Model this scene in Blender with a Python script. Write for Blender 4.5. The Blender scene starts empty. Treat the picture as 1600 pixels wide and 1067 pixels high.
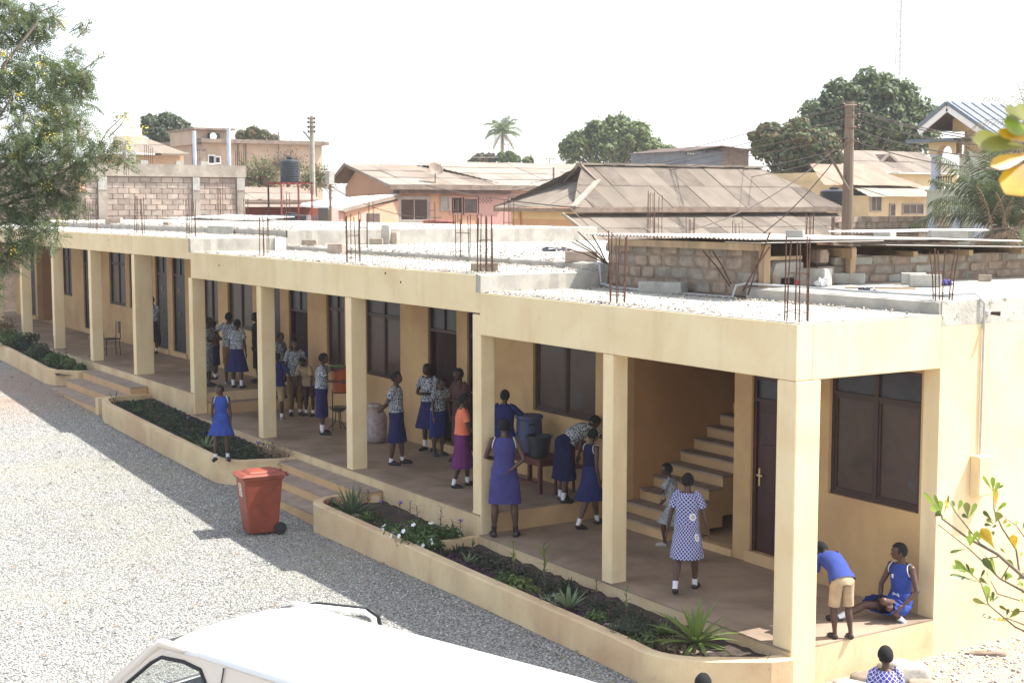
import bpy, math, random
import numpy as np
from mathutils import Vector, Matrix
random.seed(7); RNG = np.random.default_rng(7)
SC = bpy.context.scene; COL = SC.collection
PI = math.pi

# ------------------------------------------------------------------ camera
CAMP = Vector((11.2965, -10.8284, 5.4)); YAW = math.radians(32.4221); PIT = math.radians(5.4419)
FWD = Vector((-math.cos(YAW)*math.cos(PIT), math.sin(YAW)*math.cos(PIT), -math.sin(PIT)))
RT = Vector((math.sin(YAW), math.cos(YAW), 0)); UPV = RT.cross(FWD)
cam = bpy.data.cameras.new('camera'); cam.lens = 50.0; cam.sensor_width = 36.0
cam.clip_start = 0.1; cam.clip_end = 3000
cam.dof.use_dof = True; cam.dof.focus_distance = 19.0; cam.dof.aperture_fstop = 9.0
camo = bpy.data.objects.new('camera', cam); COL.objects.link(camo)
M = Matrix((RT, UPV, -FWD)).transposed().to_4x4(); M.translation = CAMP
camo.matrix_world = M; SC.camera = camo

# ------------------------------------------------------------------ sky, sun, exposure
SUN_EL = math.radians(55.9); SUN_AZ = math.radians(24.7)      # azimuth clockwise from +Y
W = bpy.data.worlds.new('World'); SC.world = W; W.use_nodes = True
nt = W.node_tree; bg = nt.nodes['Background']
sky = nt.nodes.new('ShaderNodeTexSky'); sky.sky_type = 'NISHITA'; sky.sun_disc = False
sky.sun_elevation = SUN_EL; sky.sun_rotation = SUN_AZ
sky.air_density = 1.0; sky.dust_density = 1.5; sky.ozone_density = 1.0; sky.altitude = 50
hs = nt.nodes.new('ShaderNodeHueSaturation'); hs.inputs['Saturation'].default_value = 0.5; hs.inputs['Value'].default_value = 1.15
nt.links.new(sky.outputs[0], hs.inputs['Color']); nt.links.new(hs.outputs[0], bg.inputs[0]); bg.inputs[1].default_value = 0.15
sl = bpy.data.lights.new('sun', 'SUN'); sl.energy = 5.0; sl.angle = math.radians(0.55); sl.color = (1.0, 0.97, 0.92)
so = bpy.data.objects.new('sun', sl); COL.objects.link(so)
tosun = Vector((math.sin(SUN_AZ)*math.cos(SUN_EL), math.cos(SUN_AZ)*math.cos(SUN_EL), math.sin(SUN_EL)))
so.rotation_euler = tosun.to_track_quat('Z', 'Y').to_euler(); so.location = (0, 0, 40)
SC.view_settings.view_transform = 'Standard'; SC.view_settings.look = 'None'
SC.view_settings.exposure = 1.13; SC.view_settings.gamma = 1.0; SC.view_settings.use_curve_mapping = False
try:
    SC.cycles.volume_bounces = 0; SC.cycles.max_bounces = 6; SC.cycles.diffuse_bounces = 4; SC.cycles.transparent_max_bounces = 12
except Exception: pass

# pixel of the 1600 x 1067 photograph -> point on a world plane
def ray(u, v): return FWD + RT*((u-800)/2222.) + UPV*((533.5-v)/2222.)
def PZ(u, v, z): d = ray(u, v); return CAMP + d*((z-CAMP.z)/d.z)
def PY(u, v, y): d = ray(u, v); return CAMP + d*((y-CAMP.y)/d.y)
def PX(u, v, x): d = ray(u, v); return CAMP + d*((x-CAMP.x)/d.x)
def PD(u, v, w): return CAMP + ray(u, v)*w
HF = Vector((FWD.x, FWD.y, 0)).normalized()          # horizontal view direction

# ------------------------------------------------------------------ materials
MATS = {}
def nodes_of(name):
    m = bpy.data.materials.new(name); m.use_nodes = True
    n = m.node_tree; b = n.nodes['Principled BSDF']; return m, n, b
def ramp(n, fac, stops):
    r = n.nodes.new('ShaderNodeValToRGB'); n.links.new(fac, r.inputs[0])
    e = r.color_ramp.elements
    e[0].position, e[0].color = stops[0][0], (*stops[0][1], 1)
    e[1].position, e[1].color = stops[-1][0], (*stops[-1][1], 1)
    for p, c in stops[1:-1]:
        x = e.new(p); x.color = (*c, 1)
    return r.outputs[0]
def noise(n, scale, detail=5, rough=0.6, coord='Object', dist=0.0, sc3=None):
    t = n.nodes.new('ShaderNodeTexCoord'); x = n.nodes.new('ShaderNodeTexNoise')
    x.inputs['Scale'].default_value = scale; x.inputs['Detail'].default_value = detail
    x.inputs['Roughness'].default_value = rough; x.inputs['Distortion'].default_value = dist
    src = t.outputs['Object' if coord == 'World' else coord]
    if coord == 'World':
        g = n.nodes.new('ShaderNodeNewGeometry'); src = g.outputs['Position']
    if sc3:
        mp = n.nodes.new('ShaderNodeMapping'); mp.inputs['Scale'].default_value = sc3
        n.links.new(src, mp.inputs[0]); src = mp.outputs[0]
    n.links.new(src, x.inputs['Vector']); return x.outputs['Fac']
def geopos(n): return n.nodes.new('ShaderNodeNewGeometry').outputs['Position']
def mixc(n, fac, a, b, mode='MIX'):
    x = n.nodes.new('ShaderNodeMix'); x.data_type = 'RGBA'; x.blend_type = mode
    if isinstance(fac, (int, float)): x.inputs[0].default_value = fac
    else: n.links.new(fac, x.inputs[0])
    for i, c in ((6, a), (7, b)):
        if isinstance(c, (tuple, list)): x.inputs[i].default_value = (*c[:3], 1)
        else: n.links.new(c, x.inputs[i])
    return x.outputs[2]
def mathn(n, op, a, b=0.0):
    x = n.nodes.new('ShaderNodeMath'); x.operation = op
    for i, c in ((0, a), (1, b)):
        if isinstance(c, (int, float)): x.inputs[i].default_value = c
        else: n.links.new(c, x.inputs[i])
    return x.outputs[0]
def bump(n, b, h, strength, dist=0.02):
    x = n.nodes.new('ShaderNodeBump'); x.inputs['Strength'].default_value = strength
    x.inputs['Distance'].default_value = dist; n.links.new(h, x.inputs['Height']); n.links.new(x.outputs[0], b.inputs['Normal'])
def simple(name, c, rough=0.6, var=0.15, scale=6, c2=None, bs=0.15, bscale=60, metal=0.0, spec=0.4, coord='World', sc3=None):
    if name in MATS: return MATS[name]
    m, n, b = nodes_of(name)
    c2 = c2 or tuple(x*(1-2.2*var) for x in c)
    f = noise(n, scale, 6, 0.62, coord, 0.3, sc3)
    col = ramp(n, f, [(0.32, c2), (0.62, c)])
    n.links.new(col, b.inputs['Base Color'])
    b.inputs['Roughness'].default_value = rough; b.inputs['Metallic'].default_value = metal
    b.inputs['Specular IOR Level'].default_value = spec
    if bs > 0: bump(n, b, noise(n, bscale, 4, 0.6, coord), bs, 0.01)
    MATS[name] = m; return m

def paint_mat(name, c, low, dirt=(0.30, 0.22, 0.15), k=0.5):
    """weathered wall paint: blotches, streaks, faint grime"""
    m, n, b = nodes_of(name)
    base = ramp(n, noise(n, 0.9, 6, 0.6, 'World', 0.5), [(0.36, low), (0.62, c)])
    st = ramp(n, noise(n, 2.2, 6, 0.7, 'World', 0.0, (1, 1, 0.12)), [(0.52, (0, 0, 0)), (0.80, (1, 1, 1))])
    sp = ramp(n, noise(n, 9.0, 5, 0.7, 'World'), [(0.60, (0, 0, 0)), (0.74, (1, 1, 1))])
    f = mathn(n, 'MULTIPLY', mathn(n, 'ADD', mathn(n, 'MULTIPLY', st, 0.45), mathn(n, 'MULTIPLY', sp, 0.35)), k)
    col = mixc(n, f, base, dirt)
    n.links.new(col, b.inputs['Base Color']); b.inputs['Roughness'].default_value = 0.75
    b.inputs['Specular IOR Level'].default_value = 0.25
    bump(n, b, noise(n, 14, 7, 0.65, 'World'), 0.35, 0.012)
    MATS[name] = m; return m
M_PAINT = paint_mat('cream_paint', (0.80, 0.655, 0.405), (0.735, 0.565, 0.325), k=0.6)
M_PAINT2 = paint_mat('cream_paint_rough', (0.70, 0.55, 0.33), (0.57, 0.385, 0.225), k=0.9)
M_PAINTY = paint_mat('yellow_cream_paint', (0.72, 0.54, 0.27), (0.60, 0.42, 0.21), k=0.5)
M_INNER = paint_mat('shaded_inner_wall_paint', (0.545, 0.365, 0.175), (0.455, 0.28, 0.14), k=0.5)  # cream paint darkened and warmed: veranda shade put into the wall colour
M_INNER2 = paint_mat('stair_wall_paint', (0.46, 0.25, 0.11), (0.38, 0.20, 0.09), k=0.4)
M_FLOOR = simple('screed_floor', (0.36, 0.265, 0.19), 0.6, 0.2, 1.3, bs=0.2, bscale=25)
M_RISER = paint_mat('ochre_riser_paint', (0.60, 0.40, 0.21), (0.50, 0.32, 0.17), k=0.7)
M_TREAD = simple('step_screed', (0.38, 0.29, 0.225), 0.8, 0.15, 3, bs=0.25)
M_CONC = simple('bare_concrete', (0.42, 0.385, 0.335), 0.9, 0.14, 2.5, bs=0.5, bscale=22)
def roof_mat():
    m, n, b = nodes_of('weathered_roof_slab')
    base = ramp(n, noise(n, 1.1, 8, 0.7, 'World', 0.4), [(0.30, (0.38, 0.37, 0.31)), (0.62, (0.58, 0.56, 0.50))])
    sp = ramp(n, noise(n, 7.5, 8, 0.75, 'World', 0.3), [(0.54, (0, 0, 0)), (0.66, (1, 1, 1))])
    col = mixc(n, mathn(n, 'MULTIPLY', sp, 0.85), base, (0.13, 0.125, 0.085))
    ms = ramp(n, noise(n, 2.1, 6, 0.7, 'World'), [(0.56, (0, 0, 0)), (0.70, (1, 1, 1))])
    col = mixc(n, mathn(n, 'MULTIPLY', ms, 0.45), col, (0.34, 0.26, 0.19))
    n.links.new(col, b.inputs['Base Color']); b.inputs['Roughness'].default_value = 0.95
    bump(n, b, noise(n, 30, 8, 0.75, 'World'), 0.7, 0.03)
    return m
M_ROOF = roof_mat()
M_BLOCK = simple('sandcrete_block', (0.43, 0.335, 0.27), 0.95, 0.16, 3.5, bs=0.6, bscale=35)
M_BLOCKG = simple('grey_block', (0.40, 0.385, 0.34), 0.95, 0.14, 5, bs=0.6, bscale=35)
M_MORT2 = simple('mud_mortar', (0.285, 0.215, 0.16), 0.95, 0.2, 5, bs=0.7, bscale=25)
M_MORTAR = simple('mortar', (0.22, 0.165, 0.125), 0.95, 0.2, 5, bs=0.6)
M_STONE = simple('rough_stone', (0.36, 0.29, 0.22), 0.95, 0.25, 4, bs=0.7, bscale=18)
M_RUST = simple('rusty_rebar', (0.13, 0.065, 0.042), 0.9, 0.3, 20, bs=0.2)
M_MAROON = simple('maroon_wood', (0.055, 0.014, 0.012), 0.45, 0.25, 5, bs=0.1, sc3=(1, 1, .2))
M_MULLION = simple('dark_brown_frame', (0.05, 0.024, 0.018), 0.5, 0.1, 5, bs=0)
M_DARKDOOR = simple('black_metal_door', (0.022, 0.02, 0.022), 0.45, 0.1, 5, bs=0)
M_BRASS = simple('brass', (0.55, 0.42, 0.22), 0.3, 0.05, 5, bs=0, metal=1.0)
M_DARK = simple('dark_interior', (0.03, 0.025, 0.022), 0.9, 0.1, 3, bs=0)
def glass_mat(name, c, r=0.25):
    m, n, b = nodes_of(name)
    col = ramp(n, noise(n, 1.3, 5, 0.65, 'World', .4), [(0.34, tuple(x*0.55 for x in c)), (0.52, c), (0.60, tuple(x*.9 for x in c)), (0.70, (.055,.06,.075))])  # last stop: bluish reflection blotches painted into the pane colour
    n.links.new(col, b.inputs['Base Color']); b.inputs['Roughness'].default_value = r
    b.inputs['Specular IOR Level'].default_value = 0.35
    MATS[name] = m; return m
M_GLASS = glass_mat('brown_mesh_glass', (0.070, 0.042, 0.030), 0.3)
M_GLASSB = glass_mat('blue_grey_transom', (0.045, 0.045, 0.055), 0.35)
M_WHITE = simple('white_plastic', (0.78, 0.78, 0.76), 0.5, 0.05, 5, bs=0)
M_ZINC = simple('zinc_sheet', (0.62, 0.62, 0.60), 0.55, 0.12, 2, bs=0.1, metal=0.35)
M_RSHEET = simple('rusty_sheet', (0.30, 0.19, 0.125), 0.7, 0.25, 2.5, bs=0.15, metal=0.1)
M_WOOD = simple('raw_timber', (0.42, 0.29, 0.17), 0.8, 0.2, 4, bs=0.3, sc3=(1, 1, .15))
M_DKPLAST = simple('black_plastic', (0.03, 0.032, 0.035), 0.4, 0.1, 3, bs=0)
M_PIPE = simple('grey_pvc', (0.5, 0.5, 0.5), 0.5, 0.1, 3, bs=0)

# ------------------------------------------------------------------ mesh builder
ORG = {}
class MB:
    def __init__(s): s.v = []; s.f = []; s.uv = None
    def add(s, vs, fs, uv=None):
        o = len(s.v); s.v += [tuple(p) for p in vs]; s.f += [tuple(i+o for i in f) for f in fs]
        if uv is not None:
            if s.uv is None: s.uv = [(0, 0)]*o
            s.uv += uv
        elif s.uv is not None: s.uv += [(0, 0)]*len(vs)
        return s
    def box(s, x0, x1, y0, y1, z0, z1):
        v = [(x0,y0,z0),(x1,y0,z0),(x1,y1,z0),(x0,y1,z0),(x0,y0,z1),(x1,y0,z1),(x1,y1,z1),(x0,y1,z1)]
        return s.add(v, [(3,2,1,0),(4,5,6,7),(0,1,5,4),(1,2,6,5),(2,3,7,6),(3,0,4,7)])
    def obox(s, c, size, rz=0.0, rot=None, jit=0.0):
        a, b, h = size[0]/2, size[1]/2, size[2]/2
        R = rot if rot is not None else Matrix.Rotation(rz, 3, 'Z')
        vs = []
        for z in (-h, h):
            for x, y in ((-a,-b),(a,-b),(a,b),(-a,b)):
                p = Vector((x, y, z))
                if jit: p += Vector((random.uniform(-jit,jit), random.uniform(-jit,jit), random.uniform(-jit,jit)))
                vs.append(Vector(c) + R @ p)
        return s.add(vs, [(3,2,1,0),(4,5,6,7),(0,1,5,4),(1,2,6,5),(2,3,7,6),(3,0,4,7)])
    def prism(s, poly, z0, z1):
        n = len(poly); A = sum(poly[i][0]*poly[(i+1)%n][1]-poly[(i+1)%n][0]*poly[i][1] for i in range(n))
        if A < 0: poly = poly[::-1]
        f0 = z0 if callable(z0) else (lambda p: z0); f1 = z1 if callable(z1) else (lambda p: z1)
        vs = [(p[0],p[1],f0(p)) for p in poly]+[(p[0],p[1],f1(p)) for p in poly]
        return s.add(vs, [tuple(range(n))[::-1], tuple(range(n,2*n))]+[(i,(i+1)%n,(i+1)%n+n,i+n) for i in range(n)])
    def tube(s, pts, r, n=8, cap=True, flat=1.0):
        pts = [Vector(p) for p in pts]; rs = r if isinstance(r, (list, tuple)) else [r]*len(pts)
        vs = []; up = None
        for i, p in enumerate(pts):
            a = pts[max(i-1,0)]; b = pts[min(i+1,len(pts)-1)]; d = (b-a)
            d = d.normalized() if d.length > 1e-9 else Vector((0,0,1))
            if up is None: up = Vector((0,0,1)) if abs(d.z) < 0.9 else Vector((0,1,0))
            x = d.cross(up).normalized(); y = x.cross(d).normalized(); up = y
            for k in range(n):
                t = 2*PI*k/n; vs.append(p + x*math.cos(t)*rs[i] + y*math.sin(t)*rs[i]*flat)
        m = len(pts)
        fs = [(i*n+k, i*n+(k+1)%n, (i+1)*n+(k+1)%n, (i+1)*n+k) for i in range(m-1) for k in range(n)]
        if cap: fs += [tuple(range(n))[::-1], tuple(range((m-1)*n, m*n))]
        return s.add(vs, fs)
    def lathe(s, c, prof, n=20, cap=True):
        vs = [(c[0]+r*math.cos(2*PI*k/n), c[1]+r*math.sin(2*PI*k/n), c[2]+z) for r, z in prof for k in range(n)]
        m = len(prof); fs = [(i*n+k, i*n+(k+1)%n, (i+1)*n+(k+1)%n, (i+1)*n+k) for i in range(m-1) for k in range(n)]
        if cap: fs += [tuple(range(n))[::-1], tuple(range((m-1)*n, m*n))]
        return s.add(vs, fs)
    def ball(s, c, r, n=10, m=7, rot=None):
        r = r if isinstance(r, (tuple, list)) else (r, r, r); vs = []
        c = Vector(c)
        for i in range(m+1):
            t = PI*i/m
            for k in range(n):
                q = 2*PI*k/n; p = Vector((r[0]*math.sin(t)*math.cos(q), r[1]*math.sin(t)*math.sin(q), -r[2]*math.cos(t)))
                vs.append(c + (rot @ p if rot is not None else p))
        fs = [(i*n+k, i*n+(k+1)%n, (i+1)*n+(k+1)%n, (i+1)*n+k) for i in range(m) for k in range(n)]
        return s.add(vs, fs)
    def quad(s, a, b, c, d): return s.add([a, b, c, d], [(0,1,2,3)])
    def mesh(s, name, org=(0,0,0), smooth=False):
        me = bpy.data.meshes.new(name)
        o = Vector(org); me.from_pydata([(p[0]-o.x, p[1]-o.y, p[2]-o.z) for p in s.v], [], s.f)
        if s.uv is not None:
            ul = me.uv_layers.new(name='UVMap'); li = np.zeros(len(me.loops), dtype=np.int32)
            me.loops.foreach_get('vertex_index', li)
            ul.data.foreach_set('uv', np.array(s.uv, dtype=np.float32)[li].ravel())
        if smooth: me.polygons.foreach_set('use_smooth', [True]*len(me.polygons))
        me.validate(); me.update(); return me
    def build(s, name, mat, parent=None, smooth=False, bevel=0.0, label=None, kind=None):
        org = ORG.get(parent.name, (0,0,0)) if parent is not None else (0,0,0)
        me = s.mesh(name, org, smooth); return link(name, me, mat, parent, bevel, label, kind)
def link(name, me, mat, parent=None, bevel=0.0, label=None, kind=None, loc=None):
    if mat is not None and len(me.materials) == 0: me.materials.append(mat)
    o = bpy.data.objects.new(name, me); COL.objects.link(o)
    if parent is not None:
        o.parent = parent; ORG[o.name] = ORG.get(parent.name, (0,0,0))
    if loc is not None: o.location = loc
    if bevel > 0:
        b = o.modifiers.new('bevel', 'BEVEL'); b.width = bevel; b.segments = 2; b.limit_method = 'ANGLE'; b.angle_limit = 0.6
    if label: o['label'] = label
    if kind: o['kind'] = kind
    return o
def thing(name, label, cat, loc=(0,0,0), group=None, rz=0.0):
    o = bpy.data.objects.new(name, None); COL.objects.link(o); o.location = loc; o.rotation_euler = (0,0,rz)
    o.empty_display_size = 0.2
    ORG[o.name] = tuple(loc) if rz == 0 else (0,0,0)
    o['label'] = label; o['category'] = cat
    if group: o['group'] = group
    return o
def tag(o, label, cat, group=None, kind=None):
    o['label'] = label; o['category'] = cat
    if group: o['group'] = group
    if kind: o['kind'] = kind
    return o
def npmesh(name, V, F, mat, parent=None, smooth=False, kind=None, uv=None):
    """numpy mesh of quads or tris, world coordinates"""
    org = np.array(ORG.get(parent.name, (0,0,0)) if parent is not None else (0,0,0), dtype=np.float32)
    V = np.asarray(V, dtype=np.float32) - org; F = np.asarray(F, dtype=np.int32); k = F.shape[1]
    me = bpy.data.meshes.new(name); me.vertices.add(len(V)); me.vertices.foreach_set('co', V.ravel())
    me.loops.add(F.size); me.loops.foreach_set('vertex_index', F.ravel())
    me.polygons.add(len(F)); me.polygons.foreach_set('loop_start', np.arange(len(F), dtype=np.int32)*k)
    try: me.polygons.foreach_set('loop_total', np.full(len(F), k, dtype=np.int32))
    except Exception: pass
    if uv is not None:
        ul = me.uv_layers.new(name='UVMap'); ul.data.foreach_set('uv', np.asarray(uv, np.float32)[F.ravel()].ravel())
    me.update(calc_edges=True); me.validate()
    if smooth: me.polygons.foreach_set('use_smooth', [True]*len(me.polygons))
    return link(name, me, mat, parent, kind=kind)
def sstep(t): t = max(0., min(1., t)); return t*t*(3-2*t)
def ground_z(x, y):
    g = 0.05 if x > -9 else 0.05 + 0.035*(-min(-x, 62)*-1 - 9) if False else (0.05 if x > -9 else 0.05 + 0.035*(min(-x, 62)-9))
    return g + 2.4*sstep((y-12)/14.)
# ================================================================== GROUND
def gravel_mat():
    m, n, b = nodes_of('gravel_ground')
    t = geopos(n)
    def vor(s, feat='F1'):
        v = n.nodes.new('ShaderNodeTexVoronoi'); v.inputs['Scale'].default_value = s; v.feature = feat
        n.links.new(t, v.inputs['Vector']); return v
    v1 = vor(40); v2 = vor(15)
    sep = n.nodes.new('ShaderNodeSeparateColor'); n.links.new(v1.outputs['Color'], sep.inputs[0])
    stone = ramp(n, sep.outputs[0], [(0.0, (0.23, 0.225, 0.21)), (0.45, (0.40, 0.395, 0.375)), (0.75, (0.50, 0.49, 0.46)), (1.0, (0.62, 0.61, 0.57))])
    edge = ramp(n, v1.outputs['Distance'], [(0.35, (1, 1, 1)), (0.75, (0.40, 0.39, 0.37))])
    stone = mixc(n, 1.0, stone, edge, 'MULTIPLY')
    # sandy / earthy patches
    patch = ramp(n, noise(n, 0.30, 6, 0.62, 'World', 0.4), [(0.50, (0, 0, 0)), (0.66, (1, 1, 1))])
    sand = ramp(n, noise(n, 9, 8, 0.75, 'World'), [(0.35, (0.27, 0.26, 0.19)), (0.65, (0.44, 0.42, 0.33))])
    col = mixc(n, mathn(n, 'MULTIPLY', patch, 0.5), stone, sand)
    sx = n.nodes.new('ShaderNodeSeparateXYZ'); n.links.new(t, sx.inputs[0])
    # reddish earth before the far steps and round the right end of the building
    fx = mathn(n, 'MULTIPLY', ramp(n, mathn(n, 'MULTIPLY', mathn(n, 'ADD', sx.outputs[0], 33.), 0.05), [(0.10, (0, 0, 0)), (0.2, (1, 1, 1))]),
               ramp(n, mathn(n, 'MULTIPLY', mathn(n, 'ADD', sx.outputs[0], 33.), 0.05), [(0.45, (1, 1, 1)), (0.60, (0, 0, 0))]))
    earth = ramp(n, noise(n, 12, 8, 0.8, 'World'), [(0.35, (0.30, 0.20, 0.145)), (0.65, (0.46, 0.34, 0.26))])
    wob = noise(n, 0.8, 4, 0.6, 'World')
    f1 = mathn(n, 'MULTIPLY', fx, ramp(n, wob, [(0.30, (0, 0, 0)), (0.5, (1, 1, 1))]))
    col = mixc(n, mathn(n, 'MULTIPLY', f1, 0.65), col, earth)
    fr = ramp(n, mathn(n, 'ADD', mathn(n, 'ADD', mathn(n, 'MULTIPLY', sx.outputs[1], 0.1), 0.45), mathn(n, 'MULTIPLY', wob, 0.25)), [(0.50, (0, 0, 0)), (0.60, (1, 1, 1))])
    earth2 = ramp(n, noise(n, 7, 8, 0.8, 'World'), [(0.35, (0.38, 0.27, 0.19)), (0.50, (0.55, 0.42, 0.31)), (0.65, (0.5, 0.47, 0.42))])
    col = mixc(n, mathn(n, 'MULTIPLY', fr, 0.8), col, earth2)
    big = ramp(n, noise(n, 0.12, 3, 0.5, 'World'), [(0.4, (0.9, 0.9, 0.88)), (0.6, (1, 1, 1))])
    col = mixc(n, 1.0, col, big, 'MULTIPLY')
    n.links.new(col, b.inputs['Base Color']); b.inputs['Roughness'].default_value = 0.95
    b.inputs['Specular IOR Level'].default_value = 0.2
    h = mathn(n, 'ADD', mathn(n, 'MULTIPLY', v1.outputs['Distance'], -1.0), mathn(n, 'MULTIPLY', v2.outputs['Distance'], -0.6))
    bump(n, b, h, 0.9, 0.03)
    return m
M_GRAVEL = gravel_mat()
def make_ground():
    xs = np.concatenate([[-700, -500, -300, -200, -150], np.arange(-120, 40, 2.0), [60, 100, 200, 300]])
    ys = np.concatenate([[-300, -120, -60, -40, -25], np.arange(-20, 60, 2.0), [70, 90, 130, 200, 400, 700]])
    V = [(x, y, ground_z(x, y)) for y in ys for x in xs]; nx = len(xs)
    F = [(j*nx+i, j*nx+i+1, (j+1)*nx+i+1, (j+1)*nx+i) for j in range(len(ys)-1) for i in range(nx-1)]
    o = npmesh('ground', V, F, M_GRAVEL, smooth=True); o['kind'] = 'structure'
make_ground()
def stones(name, n, area, r0, r1, mat, label, zf=None):
    """loose small stones lying on the ground, one object"""
    x0, x1, y0, y1 = area
    X = RNG.uniform(x0, x1, n); Y = RNG.uniform(y0, y1, n)
    Z = np.array([ground_z(a, b) for a, b in zip(X, Y)]) if zf is None else zf(X, Y)
    R = RNG.uniform(r0, r1, n)*RNG.uniform(0.6, 1.2, n)
    base = np.array([(1,0,0),(0,1,0),(-1,0,0),(0,-1,0),(0,0,.7),(0,0,-.7)], float)
    A = RNG.uniform(0, 2*PI, n); ca, sa = np.cos(A), np.sin(A)
    sc = RNG.uniform(0.6, 1.3, (n, 6, 1)); P = base[None]*sc*R[:, None, None]
    x = P[..., 0]*ca[:, None]-P[..., 1]*sa[:, None]; y = P[..., 0]*sa[:, None]+P[..., 1]*ca[:, None]
    V = np.stack([x+X[:, None], y+Y[:, None], P[..., 2]+Z[:, None]+R[:, None]*0.3], -1).reshape(-1, 3)
    f = np.array([(0,1,4),(1,2,4),(2,3,4),(3,0,4),(1,0,5),(2,1,5),(3,2,5),(0,3,5)])
    F = (f[None]+np.arange(n)[:, None, None]*6).reshape(-1, 3)
    o = npmesh(name, V, F, mat, kind='stuff'); tag(o, label, 'gravel', kind='stuff'); return o
def island_mat(name, cols, rough=0.9, spec=0.2):
    m, n, b = nodes_of(name); g = n.nodes.new('ShaderNodeNewGeometry')
    st = [(i/(len(cols)-1), c) for i, c in enumerate(cols)]
    n.links.new(ramp(n, g.outputs['Random Per Island'], st), b.inputs['Base Color'])
    b.inputs['Roughness'].default_value = rough; b.inputs['Specular IOR Level'].default_value = spec
    MATS[name] = m; return m
M_STONES = island_mat('gravel_stones', [(0.20,0.195,0.19),(0.38,0.375,0.36),(0.47,0.46,0.44),(0.58,0.57,0.55),(0.66,0.65,0.62)])
M_LITTER = island_mat('dry_leaf_litter', [(0.33,0.23,0.16),(0.21,0.15,0.10),(0.29,0.27,0.17),(0.40,0.34,0.25)])
stones('gravel', 60000, (-24, 4, -10, -1.25), 0.008, 0.019, M_STONES, 'grey and white crushed gravel spread over the school yard')
def litter(name, n, area, label, s0=.02, s1=.05):
    X = RNG.uniform(area[0], area[1], n); Y = RNG.uniform(area[2], area[3], n)
    V = []; F = []
    for i in range(n):
        a = random.uniform(0, 2*PI); s = random.uniform(s0, s1); z = ground_z(X[i], Y[i])+0.022
        d = Vector((math.cos(a), math.sin(a), 0)); e = Vector((-d.y, d.x, 0)); c = Vector((X[i], Y[i], z))
        t = random.uniform(-.01, .03)
        V += [c-d*s, c+e*s*.4+Vector((0,0,t)), c+d*s+Vector((0,0,t*.5)), c-e*s*.4]; F.append((4*i,4*i+1,4*i+2,4*i+3))
    tag(npmesh(name, V, F, M_LITTER, kind='stuff'), label, 'leaves', kind='stuff')
litter('leaf_litter', 2600, (-34, 2, -9, -1.25), 'dry fallen leaves scattered thinly over the gravel yard')

# ================================================================== SCHOOL BUILDING
school = thing('school_building', 'long cream single storey school block with stepped veranda and unfinished flat roof', 'building', (0, 0, 0))
XE = -44.85                                            # far end
SEC = {'near': (-6.64, 0.0, 0.50, 3.50, 4.125, 4.29), 'mid': (-18.96, -6.64, 0.80, 3.82, 4.384, 4.50), 'far': (XE, -18.96, 1.268, 4.225, 4.682, 4.85)}
YW = 2.3; YB = 11.0
S = school
for k, (xa, xb, zf, zb, zt, zc) in SEC.items():
    g0 = ground_z(xa, 0)-0.6
    # plinth: side faces painted, screed on top
    MB().box(xa, xb-(0 if k != 'near' else .0), 0.0, YW-.001, g0, zf-0.02).build('plinth', M_PAINT2, S); MB().box(xa, xb-.012, YW-.001, YB-.01, g0, zf-0.02).build('plinth', M_PAINT2, S)
    MB().box(xa, xb-0.0, 0.0-0.015, YW-0.005, zf-0.02, zf).build('floor', M_FLOOR, S)
    # front beam and ceiling slab
    m = MB(); m.box(xa, xb, 0.0, 0.24, zb, zt-0.0); m.build('beam', M_PAINT, S, bevel=0.012)
    MB().box(xa, xb-(.24 if k == 'near' else 0), 0.24, YW, zt-0.17, zt-0.003).build('ceiling_slab', M_PAINTY if k != 'near' else M_PAINT, S)
    # roof screed, slightly raised and rough edged
    MB().box(xa+.003, xb-.003, 0.02, YW-.002, zt-.002, zt+0.012).build('roof_slab', M_ROOF, S)
    MB().box(xa+.003, xb-0.003 if k != 'near' else -3.35, YW, YB, zt-0.3, zc).build('roof_slab', M_ROOF, S) if k != 'near' else None
MB().box(-3.35, -.002, YW+.003, YB, 4.0, 4.29).build('roof_slab', M_ROOF, S); MB().box(-4.70, -3.352, YW+.21, 6.749, 4.0, 4.286).build('roof_slab', M_ROOF, S); MB().box(-6.638, -3.352, 6.75, YB, 4.0, 4.286).build('roof_slab', M_ROOF, S)
# end beam on the right face
MB().box(-0.24, 0.0, 0.24, YW-0.0, 3.50, 4.122).build('beam', M_PAINT, S, bevel=0.012)
MB().box(-0.24, 0.0, YW, YB, -0.5, 3.9975).build('wall', M_PAINT, S)
# rough fascia at each roof step (bare concrete with crumbling lip)
def ragged(x, y0, y1, z0, z1, name='slab_edge'):
    m = MB(); n = max(4, int((y1-y0)/0.15)); ys = [y0+(y1-y0)*i/n for i in range(n+1)]
    vs = []; 
    for i, y in enumerate(ys):
        a = random.uniform(0.0, .03); 
        vs += [(x-.1, y, z0), (x+.02+a, y, z0+random.uniform(0,.01)), (x+.025+random.uniform(0,.02), y, z1-.02), (x-.1, y, z1+random.uniform(0.0,.018))]
    fs = []
    for i in range(n):
        for k in range(3): fs.append((4*i+k, 4*i+4+k, 4*i+5+k, 4*i+1+k))
    fs += [(0,1,2,3), (4*n+3,4*n+2,4*n+1,4*n)]
    m.add(vs, fs); return m.build(name, M_CONC, S)
ragged(-18.96, -.008, YW, 4.384, 4.695); ragged(-18.96, YW, YB, 4.5, 4.86); ragged(-6.64, -.008, YW, 4.125, 4.398)
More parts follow.
